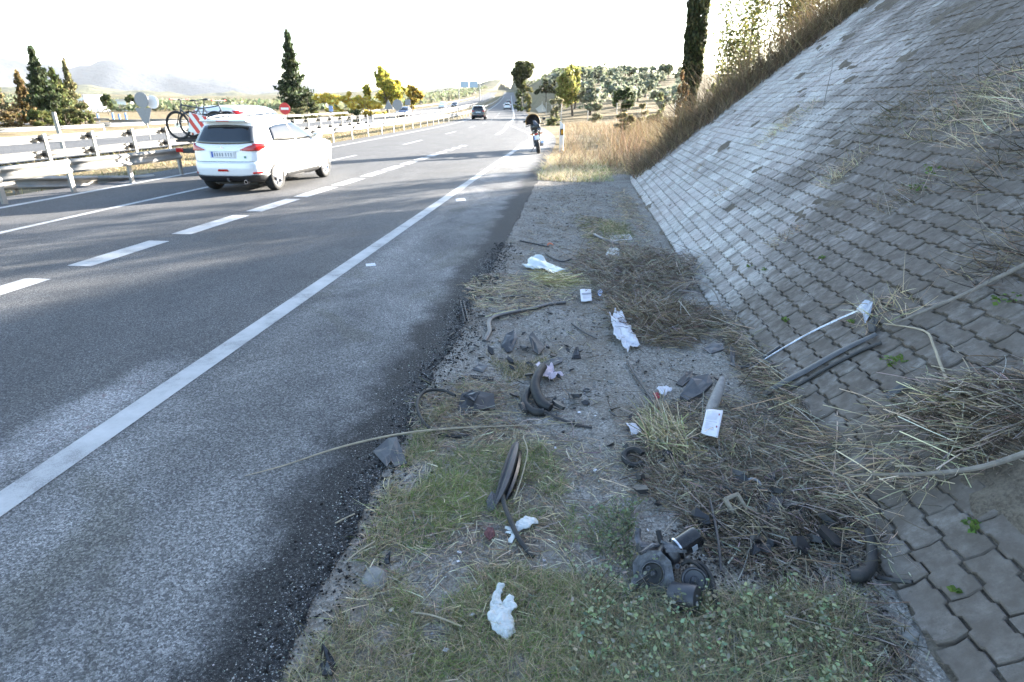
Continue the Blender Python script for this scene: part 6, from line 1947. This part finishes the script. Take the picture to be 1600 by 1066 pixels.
slab('metal_clip', 'dark folded clip just below the bright one', 'car part', [(1352, 514, .03), (1362, 506, .06), (1369, 512, .05), (1366, 522, .02), (1356, 523, .02)], MAT_DUSTY, .01, .012)
slab('plastic_shard', 'narrow black shard on the pavers under the dry stalks', 'car part', [(1381, 620, .02), (1400, 610, .03), (1420, 602, .03), (1418, 608, .02), (1388, 626, .01)], MAT_GREYPL, .008, .004, 'broken car plastic')
# small shards nobody could tell apart
shm = [MB().add(*(lambda r: ([(math.cos(a) * .022 * r.uniform(.5, 1.3), math.sin(a) * .012 * r.uniform(.5, 1.3), .004 + r.uniform(0, .008)) for a in (0, 1.2, 2.4, 3.6, 5)] + [(math.cos(a) * .02, math.sin(a) * .01, 0) for a in (0, 1.2, 2.4, 3.6, 5)], [(0, 1, 2, 3, 4), (9, 8, 7, 6, 5)] + [(i, 5 + i, 5 + (i + 1) % 5, (i + 1) % 5) for i in range(5)]))(random.Random(k))).mesh('plastic_shard', MAT_DUSTY) for k in range(4)]
polyS = [(730, 470), (880, 440), (1000, 560), (1060, 640), (980, 800), (1200, 850), (900, 760), (820, 640), (720, 600)]
def in_poly(x, y, poly):
    c = False
    for i in range(len(poly)):
        (x1, y1), (x2, y2) = poly[i], poly[i - 1]
        if (y1 > y) != (y2 > y) and x < (x2 - x1) * (y - y1) / (y2 - y1) + x1: c = not c
    return c
def world_poly(px): return [tuple(any_pt(u, v))[:2] for u, v in px]
def poly_points(px, n, margin=0.0):
    P = world_poly(px)
    x0, x1 = min(p[0] for p in P), max(p[0] for p in P); y0, y1 = min(p[1] for p in P), max(p[1] for p in P)
    out = []
    while len(out) < n:
        x, y = random.uniform(x0, x1), random.uniform(y0, y1)
        if in_poly(x, y, P): out.append((x, y))
    return out
zones = [('small black plastic shard on the open gravel in the middle of the verge', [(745, 520), (900, 430), (1050, 600), (960, 700), (780, 640)], 44),
         ('small black plastic shard on the far gravel beyond the printed slip', [(820, 300), (960, 300), (1040, 440), (880, 440)], 24),
         ('small black plastic shard strewn along the crumbling asphalt edge', [(730, 430), (780, 440), (760, 560), (700, 640), (680, 600)], 30),
         ('small black plastic shard in the dark straw below the pavers', [(1080, 560), (1250, 700), (1380, 900), (1180, 880), (1020, 740)], 46)]
k = 0
for lb_, poly_, n_ in zones:
    for (x, y) in poly_points(poly_, n_):
        o = link('plastic_shard', shm[k % 4]); k += 1
        o.location = (x, y, ground_z(x, y) + .012); o.rotation_euler = (random.uniform(-.5, .5), random.uniform(-.5, .5), random.uniform(0, 6)); s = random.uniform(.6, 1.9); o.scale = (s, s * random.uniform(.5, 1.2), s)
        tag(o, lb_, 'car part', 'small black shards')
for lb_, poly_, n_, s0 in (('larger jagged black fragment among the wreckage by the engine part', [(1100, 760), (1260, 740), (1330, 850), (1180, 880), (1090, 840)], 16, 2.6),
                        ('larger jagged black fragment on the gravel near the elbow hose', [(760, 520), (900, 520), (930, 640), (800, 660), (720, 600)], 14, 2.2),
                        ('larger jagged black fragment at the left edge of the straw heap', [(970, 700), (1080, 720), (1090, 800), (990, 800)], 10, 2.2)):
    for (x, y) in poly_points(poly_, n_):
        o = link('plastic_shard', shm[k % 4]); k += 1
        s = s0 * random.uniform(.7, 1.4)
        o.location = (x, y, ground_z(x, y) + .03); o.rotation_euler = (random.uniform(-.7, .7), random.uniform(-.7, .7), random.uniform(0, 6)); o.scale = (s, s * random.uniform(.5, 1.3), s * 1.3)
        tag(o, lb_, 'car part', 'jagged black fragments')
# stones
def stone(name, label, u, v, s, seed, group=None):
    bm = bmesh.new(); bmesh.ops.create_icosphere(bm, subdivisions=3, radius=1)
    for q in bm.verts:
        k = 1 + .28 * mnoise.noise(q.co * 1.3 + Vector((seed, 0, 0))) + .10 * mnoise.noise(q.co * 4 + Vector((seed, 3, 0)))
        q.co = Vector((q.co.x * s[0] * k, q.co.y * s[1] * k, q.co.z * s[2] * k))
    me = bpy.data.meshes.new(name); bm.to_mesh(me); bm.free(); me.materials.append(MAT_STONE)
    me.polygons.foreach_set('use_smooth', [True] * len(me.polygons))
    o = link(name, me); o.location = W(u, v, s[2] * .35); o.rotation_euler = (0, 0, seed)
    return tag(o, label, 'stone', group)
stone('flat_stone', 'flat grey stone in the grass near the asphalt edge', 587, 914, (.075, .055, .018), 2.2)
stone('flat_stone', 'small pale stone by the last pavers at the bottom right', 1422, 1000, (.03, .05, .025), 5.1)
# a dark red flower-like scrap in the grass
slab('red_leaf', 'dark red shrivelled leaf in the grass left of the glove', 'leaf', [(756, 842, .03), (762, 835, .04), (771, 836, .04), (774, 844, .03), (765, 850, .02)], M('dark_red_leaf', (.12, .045, .045), .8, var=.4, scale=40), .008, .012)

def stem(label, u, v, h, r):
    p = W(u, v)
    mb = MB().tube([p, p + Vector((.01 * h, 0, h * .4)), p + Vector((.04 * h, .02 * h, h * .75)), p + Vector((.0, 0, h))], [r, r * .85, r * .6, r * .3], 6)
    return place(mb, 'branch', MAT_TWIG_G, label, 'branch', None, True)
# ---- reeds, branches and stalks
bar('reed_stalk', 'long pale reed lying from the asphalt across the tar edge', 'stalk', [(385, 757, .008), (450, 740, .012), (520, 718, .02), (584, 708, .05), (640, 695, .045), (700, 681, .035), (760, 672, .03), (830, 666, .02), (908, 663, .02)], [.002, .004, .006, .007, .008, .0065, .004, .002], MAT_TWIG, 8, fine=4)
bar('reed_stalk', 'thin pale twig forking up beside the lamp trim', 'stalk', [(803, 790, .03), (815, 760, .06), (824, 725, .09), (818, 703, .11), (838, 698, .10)], .004, MAT_TWIG, 6)
bar('reed_stalk', 'short pale stalk on the asphalt near the tar edge', 'stalk', [(526, 832, .008), (540, 825, .010), (556, 817, .008)], .004, MAT_TWIG, 6)
bar('reed_stalk', 'short pale stalk in the grass by the lower tar edge', 'stalk', [(545, 893, .02), (560, 883, .03), (588, 862, .03)], .004, MAT_TWIG, 6)
bar('reed_stalk', 'straight pale stalk lying in the grass left of the nearest glove', 'stalk', [(645, 965, .02), (680, 973, .03), (722, 983, .02)], .004, MAT_TWIG, 6)
bar('branch', 'long grey branch rising up the pavers to the right edge', 'branch', [(1395, 516, .05), (1440, 500, .06), (1500, 475, .06), (1560, 448, .07), (1640, 415, .09)], [.006, .010, .012, .014, .016], MAT_TWIG_G, 8)
bar('branch', 'pale horizontal branch across the lower pavers on the right', 'branch', [(1320, 757, .06), (1380, 762, .08), (1450, 764, .09), (1530, 757, .10), (1620, 738, .12)], [.006, .009, .011, .013, .015], MAT_TWIG_G, 8)
bar('branch', 'thin dark bramble arching over the heap beside the pavers', 'branch', [(1040, 480, .15), (1075, 472, .22), (1110, 478, .18), (1128, 498, .06), (1140, 512, .02)], .007, MAT_TWIG_G, 6)
bar('reed_stalk', 'bent yellow stalk standing on the pavers at right', 'stalk', [(1380, 510, .02), (1440, 528, .05), (1455, 552, .05), (1465, 575, .04), (1478, 595, .01)], [.004, .007, .008, .008], MAT_TWIG, 6)
stem('thin upright grey stem on the upper pavers', 1372, 325, .34, .007)
stem('thin dry weed stem high on the pavers', 1287, 165, .75, .006)

# ================================================================== STRAW, GRASS, WEEDS, GRAVEL
def straw_heap(name, label, px, n, length, mound, cols, cat='straw', width=.0055, flat=.25, ang=None, spread=1.0, bendk=.25, seg=3, k=1.0, sides=None):
    P = poly_points(px, int(n * 2.4))
    pc = np.array(P).mean(0); psd = np.array(P).std(0) * 1.55
    def keep(x, y):
        rr = ((x - pc[0]) / psd[0]) ** 2 + ((y - pc[1]) / psd[1]) ** 2
        return random.random() < (1.15 - .55 * rr) * (.35 + 1.1 * max(0, .5 + mnoise.noise(Vector((x * 3.3, y * 3.3, 1.2))) + .4 * mnoise.noise(Vector((x * 8, y * 8, 5)))))
    P = [q for q in P if keep(*q)][:n]
    P = np.array(P); n = len(P)
    c = P.mean(0); sc = P.std(0) * 1.6 + 1e-6
    e = ((P - c) / sc); r2 = (e ** 2).sum(1)
    top = mound * np.exp(-r2 * .9)
    lump = np.array([.5 + .5 * mnoise.noise(Vector((x * 4, y * 4, 3))) for x, y in P])
    z = np.array([ground_z(x, y) for x, y in P]) + top * (.35 + .65 * lump) * rng.random(n) ** .5 + .004
    a = np.array([6.0 * mnoise.noise(Vector((x * 2.4, y * 2.4, 9))) for x, y in P]) + rng.normal(0, .75, n) + (rng.random(n) < .3) * rng.uniform(0, 6.28, n) if ang is None else ang + rng.normal(0, spread, n)
    d = np.column_stack([np.cos(a), np.sin(a), rng.normal(.02, flat, n)])
    L = np.clip(rng.normal(length, length * .4, n), length * .25, length * 2.2)
    roots = np.column_stack([P, z]) - d * (L * .5)[:, None]
    gz = np.array([ground_z(x, y) for x, y in roots[:, :2]])
    roots[:, 2] = np.maximum(roots[:, 2], gz + .003)
    b = rng.normal(0, bendk, (n, 3)); b[:, 2] = -np.abs(b[:, 2]) * .4
    C = np.concatenate([vary(cc, m, .28, .07) for cc, m in zip(cols, rng.multinomial(n, [1 / len(cols)] * len(cols)))]); rng.shuffle(C)
    v, q, cc = ribbons(roots, d, L, np.clip(rng.normal(width, width * .35, n), .0015, None), b, C, seg, taper=False)
    # nothing may poke through the ground
    return tag(link(name, np_mesh(name, v, q, MAT_STRAW, cols=cc)), label, cat, kind='stuff')
S1, S2, S3, S4 = STRAW, STRAW_D, STRAW_L, (.34, .30, .25)
straw_heap('dry_brush', 'heap of dry grey brush against the foot of the pavers, farther one', [(895, 395), (960, 385), (1040, 395), (1098, 400), (1095, 440), (1060, 470), (1000, 480), (930, 470), (895, 430)], 6500, .22, .30, [S4, S2, S4, (.14, .11, .085)], width=.0048, flat=.42, bendk=.45, seg=4)
straw_heap('dry_brush', 'heap of dry twigs right of the white cloth', [(935, 475), (1010, 470), (1105, 480), (1112, 515), (1070, 545), (1010, 545), (960, 510)], 6000, .20, .26, [S2, S2, S4, (.13, .10, .08)], width=.0044, flat=.42, bendk=.45, seg=4)
straw_heap('dry_straw', 'wide heap of dry straw round the booklet', [(985, 640), (1060, 625), (1180, 625), (1250, 680), (1300, 760), (1270, 860), (1130, 850), (1010, 780), (975, 720)], 9500, .15, .10, [S1, S2, S4, S4, (.12, .095, .07)], width=.0032, bendk=.45, seg=4)
straw_heap('dry_straw', 'pale straw fan spread left of the booklet', [(1000, 640), (1060, 635), (1080, 700), (1060, 760), (1010, 720)], 1300, .22, .12, [S3, S1, (.34, .31, .15)], width=.0045, ang=1.75, spread=.35)
straw_heap('dry_straw', 'pale stalks lying up the pavers on the right', [(1300, 690), (1400, 620), (1500, 570), (1620, 560), (1640, 660), (1560, 740), (1420, 770), (1310, 770)], 620, .36, .03, [S3, S1, S1, S4], width=.0040, ang=.45, spread=.55, bendk=.35, seg=5)
straw_heap('dry_straw', 'dark matted straw high on the right side of the pavers', [(1420, 640), (1520, 590), (1640, 570), (1680, 700), (1560, 745), (1470, 720)], 1700, .17, .03, [S2, (.12, .095, .07), (.09, .07, .05), S4], width=.0034, bendk=.45, seg=4)
straw_heap('dry_straw', 'blackened twigs and straw on the oil-stained soil by the engine', [(1080, 780), (1200, 760), (1330, 790), (1380, 860), (1300, 900), (1150, 900), (1080, 850)], 4200, .15, .06, [S2, (.06, .05, .04), S4], width=.004)
straw_heap('dry_straw', 'straw litter among the wreckage near the tar edge', [(725, 440), (800, 430), (900, 440), (900, 475), (800, 500), (740, 520)], 1500, .14, .03, [S1, S2, S3], width=.004)
straw_heap('dry_straw', 'greenish straw wisps beside the plastic sheet', [(815, 424), (880, 432), (915, 440), (900, 455), (840, 442)], 500, .30, .03, [(.34, .31, .14), S3], width=.005, ang=-.5, spread=.25, bendk=.12)
straw_heap('dry_straw', 'straw litter round the drive belt and the reed', [(640, 640), (720, 590), (800, 600), (850, 660), (780, 700), (640, 720)], 1900, .12, .03, [S1, S2, S4], width=.0035)
straw_heap('dry_straw', 'loose straw scattered over the near verge', [(600, 760), (760, 660), (950, 640), (1010, 760), (960, 900), (760, 1066), (480, 1066), (540, 920)], 4200, .10, .02, [S1, S2, S3, S4], width=.0032)
straw_heap('dry_straw', 'thin straw on the gravel by the far strip', [(880, 330), (960, 345), (1000, 385), (930, 395)], 900, .16, .05, [S1, (.14, .14, .05), S2], width=.005)
straw_heap('dry_straw', 'straw and dead weeds across the bottom right soil', [(1180, 880), (1350, 890), (1440, 1000), (1470, 1090), (1250, 1090)], 1300, .11, .02, [S2, S4, (.08, .07, .05)], width=.0032)

straw_heap('twig_litter', 'dark twigs and crumbs strewn over the gravel of the verge', [(870, 290), (985, 300), (1090, 480), (1180, 600), (1000, 660), (740, 620), (735, 480), (800, 400)], 3200, .07, .012, [S2, (.06, .05, .04), (.10, .08, .06), S1], width=.0042)
straw_heap('dry_straw', 'dry stems along the foot of the far pavers', [(955, 300), (985, 300), (1040, 400), (1020, 410), (960, 340)], 900, .14, .05, [S2, S4, S1], width=.005)
straw_heap('dry_straw', 'stalks and soil litter spilling over the foot of the pavers', [(1085, 470), (1150, 500), (1230, 600), (1330, 720), (1440, 900), (1370, 905), (1260, 740), (1170, 610)], 2600, .15, .035, [S2, S4, S1, (.12, .095, .07)], width=.0036, bendk=.45, seg=4)
straw_heap('dry_straw', 'thin dry stems trailing across the upper pavers', [(1190, 235), (1260, 180), (1420, 130), (1620, 110), (1640, 240), (1440, 230), (1290, 240)], 1500, .22, .02, [S2, S2, S4, S1], width=.006, ang=.5, spread=.6, bendk=.4, seg=4)
def blades(name, label, px, n, hgt, base, second=None, mixk=.3, wid=.0036, lean=.45, bendk=.6, clump=.0, cut=-.2, cat='grass'):
    P = []
    poly = world_poly(px)
    while len(P) < n:
        for (x, y) in poly_points(px, 400):
            if mnoise.noise(Vector((x * 3.2, y * 3.2, 6.5))) + .5 * mnoise.noise(Vector((x * 9, y * 9, 2))) > cut: P.append((x, y))
    P = P[:n]
    it = iter(P)
    return grass_field(name, n, lambda: next(it), hgt, wid, base, label, cat, lean, 3, ground_z, bendk, MAT_STRAW, second, mixk)
G1, G2 = (.21, .275, .085), (.29, .345, .12)
blades('green_grass', 'fresh green grass round the lamp trim and the gloves', [(640, 740), (740, 700), (850, 690), (900, 780), (905, 900), (900, 1080), (640, 1080), (610, 900)], 15000, .055, G1, STRAW, .42, .0032, cut=-.05)
blades('green_grass', 'lush green tuft left of the lamp trim', [(650, 770), (720, 745), (765, 760), (770, 830), (680, 840)], 2400, .06, (.30, .35, .12), STRAW, .25, .0034, cut=-.1)
blades('green_grass', 'mixed green and dry grass at the bottom edge of the verge', [(440, 1090), (560, 930), (660, 880), (900, 900), (950, 1090)], 11000, .055, (.26, .265, .12), STRAW, .58, .0032, cut=-.2)
blades('green_grass', 'green tuft growing between the far curved strips', [(935, 350), (975, 348), (990, 372), (945, 378)], 700, .14, (.17, .19, .075), STRAW, .45, .006, cut=-.6)
blades('green_grass', 'grassy fringe along the crumbling asphalt edge', [(560, 880), (610, 770), (640, 700), (700, 620), (730, 610), (690, 700), (640, 800), (600, 900)], 3000, .06, STRAW, G1, .35, .0034, cut=-.15)
blades('green_grass', 'green and straw tuft among the shards below the door seal', [(760, 555), (870, 550), (880, 590), (790, 600)], 1500, .06, (.16, .15, .055), STRAW, .5, .004, cut=-.15)
blades('green_grass', 'green grass patch where the slope begins at the far end', [(900, 262), (950, 262), (960, 285), (905, 285)], 1600, .14, G2, STRAW_L, .4, .010, cut=-.5)

# leafy weeds at the bottom right: soft stems with small round leaves
def weeds(name, label, px, n, h, leaf=.013, base=(.085, .105, .055), per=13):
    P = poly_points(px, n)
    st, lv = [], []
    for (x, y) in P:
        z = ground_z(x, y); hh = h * random.uniform(.5, 1.4)
        a = random.uniform(0, 6.28); ln = random.uniform(.2, 1.3)
        tip = np.array([x + math.cos(a) * hh * ln, y + math.sin(a) * hh * ln, z + hh])
        st.append(((x, y, z), tip))
        for j in range(per):
            t = random.uniform(.15, 1.05)
            lv.append(np.array([x, y, z]) * (1 - t) + tip * t + rng.normal(0, .010, 3) + np.array([0, 0, .012 * math.sin(t * 3)]))
    roots = np.array([s[0] for s in st]); d = np.array([s[1] - np.array(s[0]) for s in st]); L = np.linalg.norm(d, axis=1)
    parts = [ribbons(roots, d, L, .0035, np.zeros((len(st), 3)), vary((.11, .125, .06), len(st)), 3, taper=False)]
    lv = np.array(lv)
    m = len(lv)
    a = rng.normal(size=(m, 3)); a[:, 2] *= .35; a /= np.linalg.norm(a, axis=1, keepdims=True)
    nrm = rng.normal(size=(m, 3)) * .45 + np.array([0, -.25, 1.0]); b = np.cross(nrm, a); b /= np.linalg.norm(b, axis=1, keepdims=True)
    s = (leaf * rng.uniform(.55, 1.5, m))[:, None]
    V = np.stack([lv - a * s, lv - a * s * .3 + b * s * .55, lv + a * s * .55 + b * s * .5, lv + a * s, lv + a * s * .55 - b * s * .5, lv - a * s * .3 - b * s * .55], axis=1)
    Q = np.concatenate([np.arange(m)[:, None] * 6 + np.array([0, 1, 4, 5]), np.arange(m)[:, None] * 6 + np.array([1, 2, 3, 4])])
    c = vary(base, m, .3, .1)
    parts.append((V.reshape(-1, 3), Q, np.repeat(c, 6, axis=0)))
    v, q, cc = merge(parts)
    return tag(link(name, np_mesh(name, v, q, MAT_LEAF, cols=cc)), label, 'weeds', kind='stuff')
weeds('leafy_weeds', 'grey-green leafy weeds in front of the engine part', [(895, 890), (990, 860), (1010, 930), (1110, 960), (1220, 930), (1320, 960), (1360, 1090), (890, 1090)], 190, .10, .0085, (.30, .325, .20), 11)
weeds('leafy_weeds', 'weeds behind the left side of the engine part', [(930, 800), (985, 790), (1000, 850), (980, 890), (920, 870)], 70, .08, .008, (.18, .20, .12))
blades('weed_grass', 'thin grassy weeds mixed into the leafy patch', [(890, 900), (1100, 930), (1330, 930), (1380, 1090), (890, 1090)], 9000, .085, (.26, .28, .14), STRAW, .48, .0028, cut=-.45, cat='weeds')
def leafy_sprig(name, label, u, v, r, n, leaf, base, group=None):
    p = W(u, v)
    pts = np.array([(max(-1.2, min(1.2, random.gauss(0, 1))) * r, max(-1.2, min(1.2, random.gauss(0, 1))) * r, abs(random.gauss(0, r * .5)) + .01) for _ in range(n)])
    cols = vary(base, n, .25, .08)
    a = rng.normal(size=(n, 3)); a[:, 2] *= .4; a /= np.linalg.norm(a, axis=1, keepdims=True)
    nrm = rng.normal(size=(n, 3)) * .4 + np.array([-.5, -.2, .8]); b = np.cross(nrm, a); b /= np.linalg.norm(b, axis=1, keepdims=True)
    s = (leaf * rng.uniform(.6, 1.3, n))[:, None]
    V = np.stack([pts - a * s, pts + b * s * .8, pts + a * s, pts - b * s * .8], axis=1).reshape(-1, 3)
    o = link(name, np_mesh(name, V, np.arange(n * 4).reshape(n, 4), MAT_LEAF, cols=np.repeat(cols, 4, axis=0)))
    o.location = p
    return tag(o, label, 'weed', group)
for (u, v, r, n, lb) in ((1475, 624, .035, 26, 'bright green clover-like weed under the bent stalk'), (1520, 825, .030, 22, 'green weed on the near pavers below the pale branch'), (1490, 925, .014, 10, 'tiny green weed beside the short black bar'), (1398, 570, .05, 34, 'mossy green weed right of the long bumper strip'), (1330, 505, .018, 14, 'little weed beside the chrome strip'),
                        (1565, 475, .05, 34, 'green weed near the right edge below the grey branch'), (1440, 298, .06, 34, 'bright green weed high on the pavers'), (1455, 272, .05, 26, 'upper of the two green weeds by the dry stalks'), (1172, 418, .022, 14, 'small green sprig in a joint of the middle pavers'), (1195, 424, .020, 12, 'second green sprig in the same row of pavers'),
                        (1228, 503, .020, 14, 'green sprig just above the chrome strip'), (1285, 405, .026, 16, 'green sprig by the soil patch in the middle of the slope'), (1500, 640, .02, 12, 'yellow-green weed under the pale stalks')):
    leafy_sprig('green_weed', lb, u, v, r, n, .016, (.11, .17, .035), 'green weeds in the paver joints')
def dry_tuft(label, u, v, r, n, h, base, second, ang=None):
    n = int(n * .5); h *= .75
    p = W(u, v)
    roots = np.column_stack([np.clip(rng.normal(0, r, n), -1.5 * r, 1.5 * r), np.clip(rng.normal(0, r, n), -1.5 * r, 1.5 * r), np.zeros(n)])
    roots[:, 2] = [ground_z(p.x + a, p.y + b) - p.z for a, b in roots[:, :2]]
    d = np.column_stack([rng.normal(-.35, .6, n), rng.normal(-.1, .6, n), np.abs(rng.normal(.22, .2, n))])
    c = vary(base, n, .25); k = rng.random(n) < .35; c[k] = vary(second, int(k.sum()), .25)
    v_, q_, c_ = ribbons(roots, d, np.clip(rng.normal(h, h * .4, n), .05, None), .006, rng.normal(0, .35, (n, 3)), c, 3)
    o = link('dry_weed', np_mesh('dry_weed', v_, q_, MAT_STRAW, cols=c_)); o.location = p
    return tag(o, label, 'weed', 'dry weeds on the paved slope')
for (u, v, r, n, h, lb, b, s2) in ((1395, 62, .22, 500, .22, 'dark dry weed clump near the top of the slope', S2, S4), (1240, 185, .22, 420, .20, 'straw-coloured weed line in the middle of the upper slope', S1, S3), (1210, 210, .16, 280, .18, 'straw clump at the lower end of the weed line', S1, S3),
                              (1420, 170, .25, 650, .25, 'wide dark weed mat right of the dry stem', S2, (.09, .085, .04)), (1520, 165, .28, 900, .30, 'large weed mat with pale stalks at the right edge', S1, (.10, .10, .045)), (1580, 185, .22, 500, .34, 'pale stalks over the weed mat at the right edge', S3, S1),
                              (1330, 255, .14, 260, .16, 'low brown weed on the middle pavers', S2, S1), (1430, 300, .16, 350, .18, 'weedy patch round the upper green weeds', S2, S4), (1310, 275, .10, 200, .22, 'thin straw leaning down the middle pavers', S3, S1), (1230, 370, .10, 180, .14, 'dry weed in the joints left of the soil patch', S1, S2),
                              (1585, 400, .16, 480, .30, 'dark brambles cut by the right edge above the grey branch', S2, (.06, .05, .04)), (1380, 490, .10, 260, .20, 'straw caught round the bright clip', S1, S3), (1540, 60, .25, 500, .2, 'dark weeds high at the right edge', S2, (.06, .05, .035)), (1130, 300, .06, 90, .12, 'little dry weed on the lighter far pavers', S2, S1),
                              (1060, 205, .18, 300, .25, 'dry weed at the corner where the pavers turn', S1, S2), (1090, 265, .08, 120, .14, 'small weed near the far edge of the pavers', S2, S1), (1590, 250, .2, 500, .3, 'shaded weeds hanging over the right edge', S2, (.05, .045, .03))):
    dry_tuft(lb, u, v, r, n, h, b, s2)

# gravel: loose stones nobody could count
oc = np.array([(1, 0, 0), (-1, 0, 0), (0, 1, 0), (0, -1, 0), (0, 0, 1), (0, 0, -1)], float)
of_ = np.array([(0, 2, 4), (2, 1, 4), (1, 3, 4), (3, 0, 4), (2, 0, 5), (1, 2, 5), (3, 1, 5), (0, 3, 5)])
def gravel(name, label, pts, smin, smax, base):
    n = len(pts)
    s = smin + (smax - smin) * rng.random(n) ** 3
    V = oc[None] * (1 + rng.normal(0, .22, (n, 6, 3))) * s[:, None, None] * np.array([1, 1, .7])
    V = V + rng.normal(0, .25, (n, 6, 3)) * s[:, None, None]
    z = np.array([ground_z(x, y) for x, y in pts]) + s * .25
    V += np.column_stack([np.array(pts), z])[:, None, :]
    T = (np.arange(n)[:, None, None] * 6 + of_[None]).reshape(-1, 3)
    c = np.repeat(vary(base, n, .35, .04), 6, axis=0)
    return tag(link(name, np_mesh(name, V.reshape(-1, 3), None, leafmat('gravel_stone', .95, 0), cols=c, tris=T)), label, 'gravel', kind='stuff')
pts = poly_points([(480, 1090), (740, 470), (850, 270), (970, 290), (1100, 480), (1300, 760), (1460, 1090)], 17000)
gravel('loose_gravel', 'loose pale gravel scattered over the verge', pts, .0025, .010, (.30, .29, .275))
pts = [(asphalt_edge_x(y) + random.gauss(.02, .10), y) for y in [random.uniform(1.2, 9) ** 1.0 for _ in range(6000)]]
gravel('asphalt_crumbs', 'black crumbs of broken asphalt along the road edge', pts, .003, .011, (.020, .019, .019))
pts = [(asphalt_edge_x(y) - abs(random.gauss(.0, .16)), y) for y in [random.uniform(1.2, 8) for _ in range(5200)]]
gravel('pale_grit', 'pale grit scattered on the black asphalt edge', pts, .0018, .0055, (.34, .335, .32))
pts = [(x, y) for x, y in poly_points([(1000, 850), (1200, 760), (1350, 800), (1450, 1090), (1180, 1090)], 3500)]
gravel('dark_grit', 'dark grit on the soil below the pavers', pts, .003, .010, (.06, .052, .045))
pts = poly_points([(740, 480), (850, 275), (970, 290), (1100, 480), (1200, 620), (1000, 700), (720, 640)], 5200)
gravel('dark_crumbs', 'dark crumbs and soil clods on the gravel of the verge', pts, .003, .013, (.085, .075, .065))

# ================================================================== HAZE
hb_ = MB().box((0, 6500, 400 - 60), (34000, 22000, 920)).build('haze', None)
hb_.data.materials.clear()
hm = bpy.data.materials.new('haze_air'); hm.use_nodes = True
for n_ in list(hm.node_tree.nodes): hm.node_tree.nodes.remove(n_)
pv = hm.node_tree.nodes.new('ShaderNodeVolumePrincipled')
pv.inputs['Color'].default_value = (.86, .92, 1.0, 1)
pv.inputs['Density'].default_value = 2.1e-5
pv.inputs['Anisotropy'].default_value = .3
mo_ = hm.node_tree.nodes.new('ShaderNodeOutputMaterial')
hm.node_tree.links.new(pv.outputs[0], mo_.inputs['Volume'])
hb_.data.materials.append(hm)
tag(hb_, 'pale blue haze filling the air over the whole landscape', 'haze', kind='stuff')
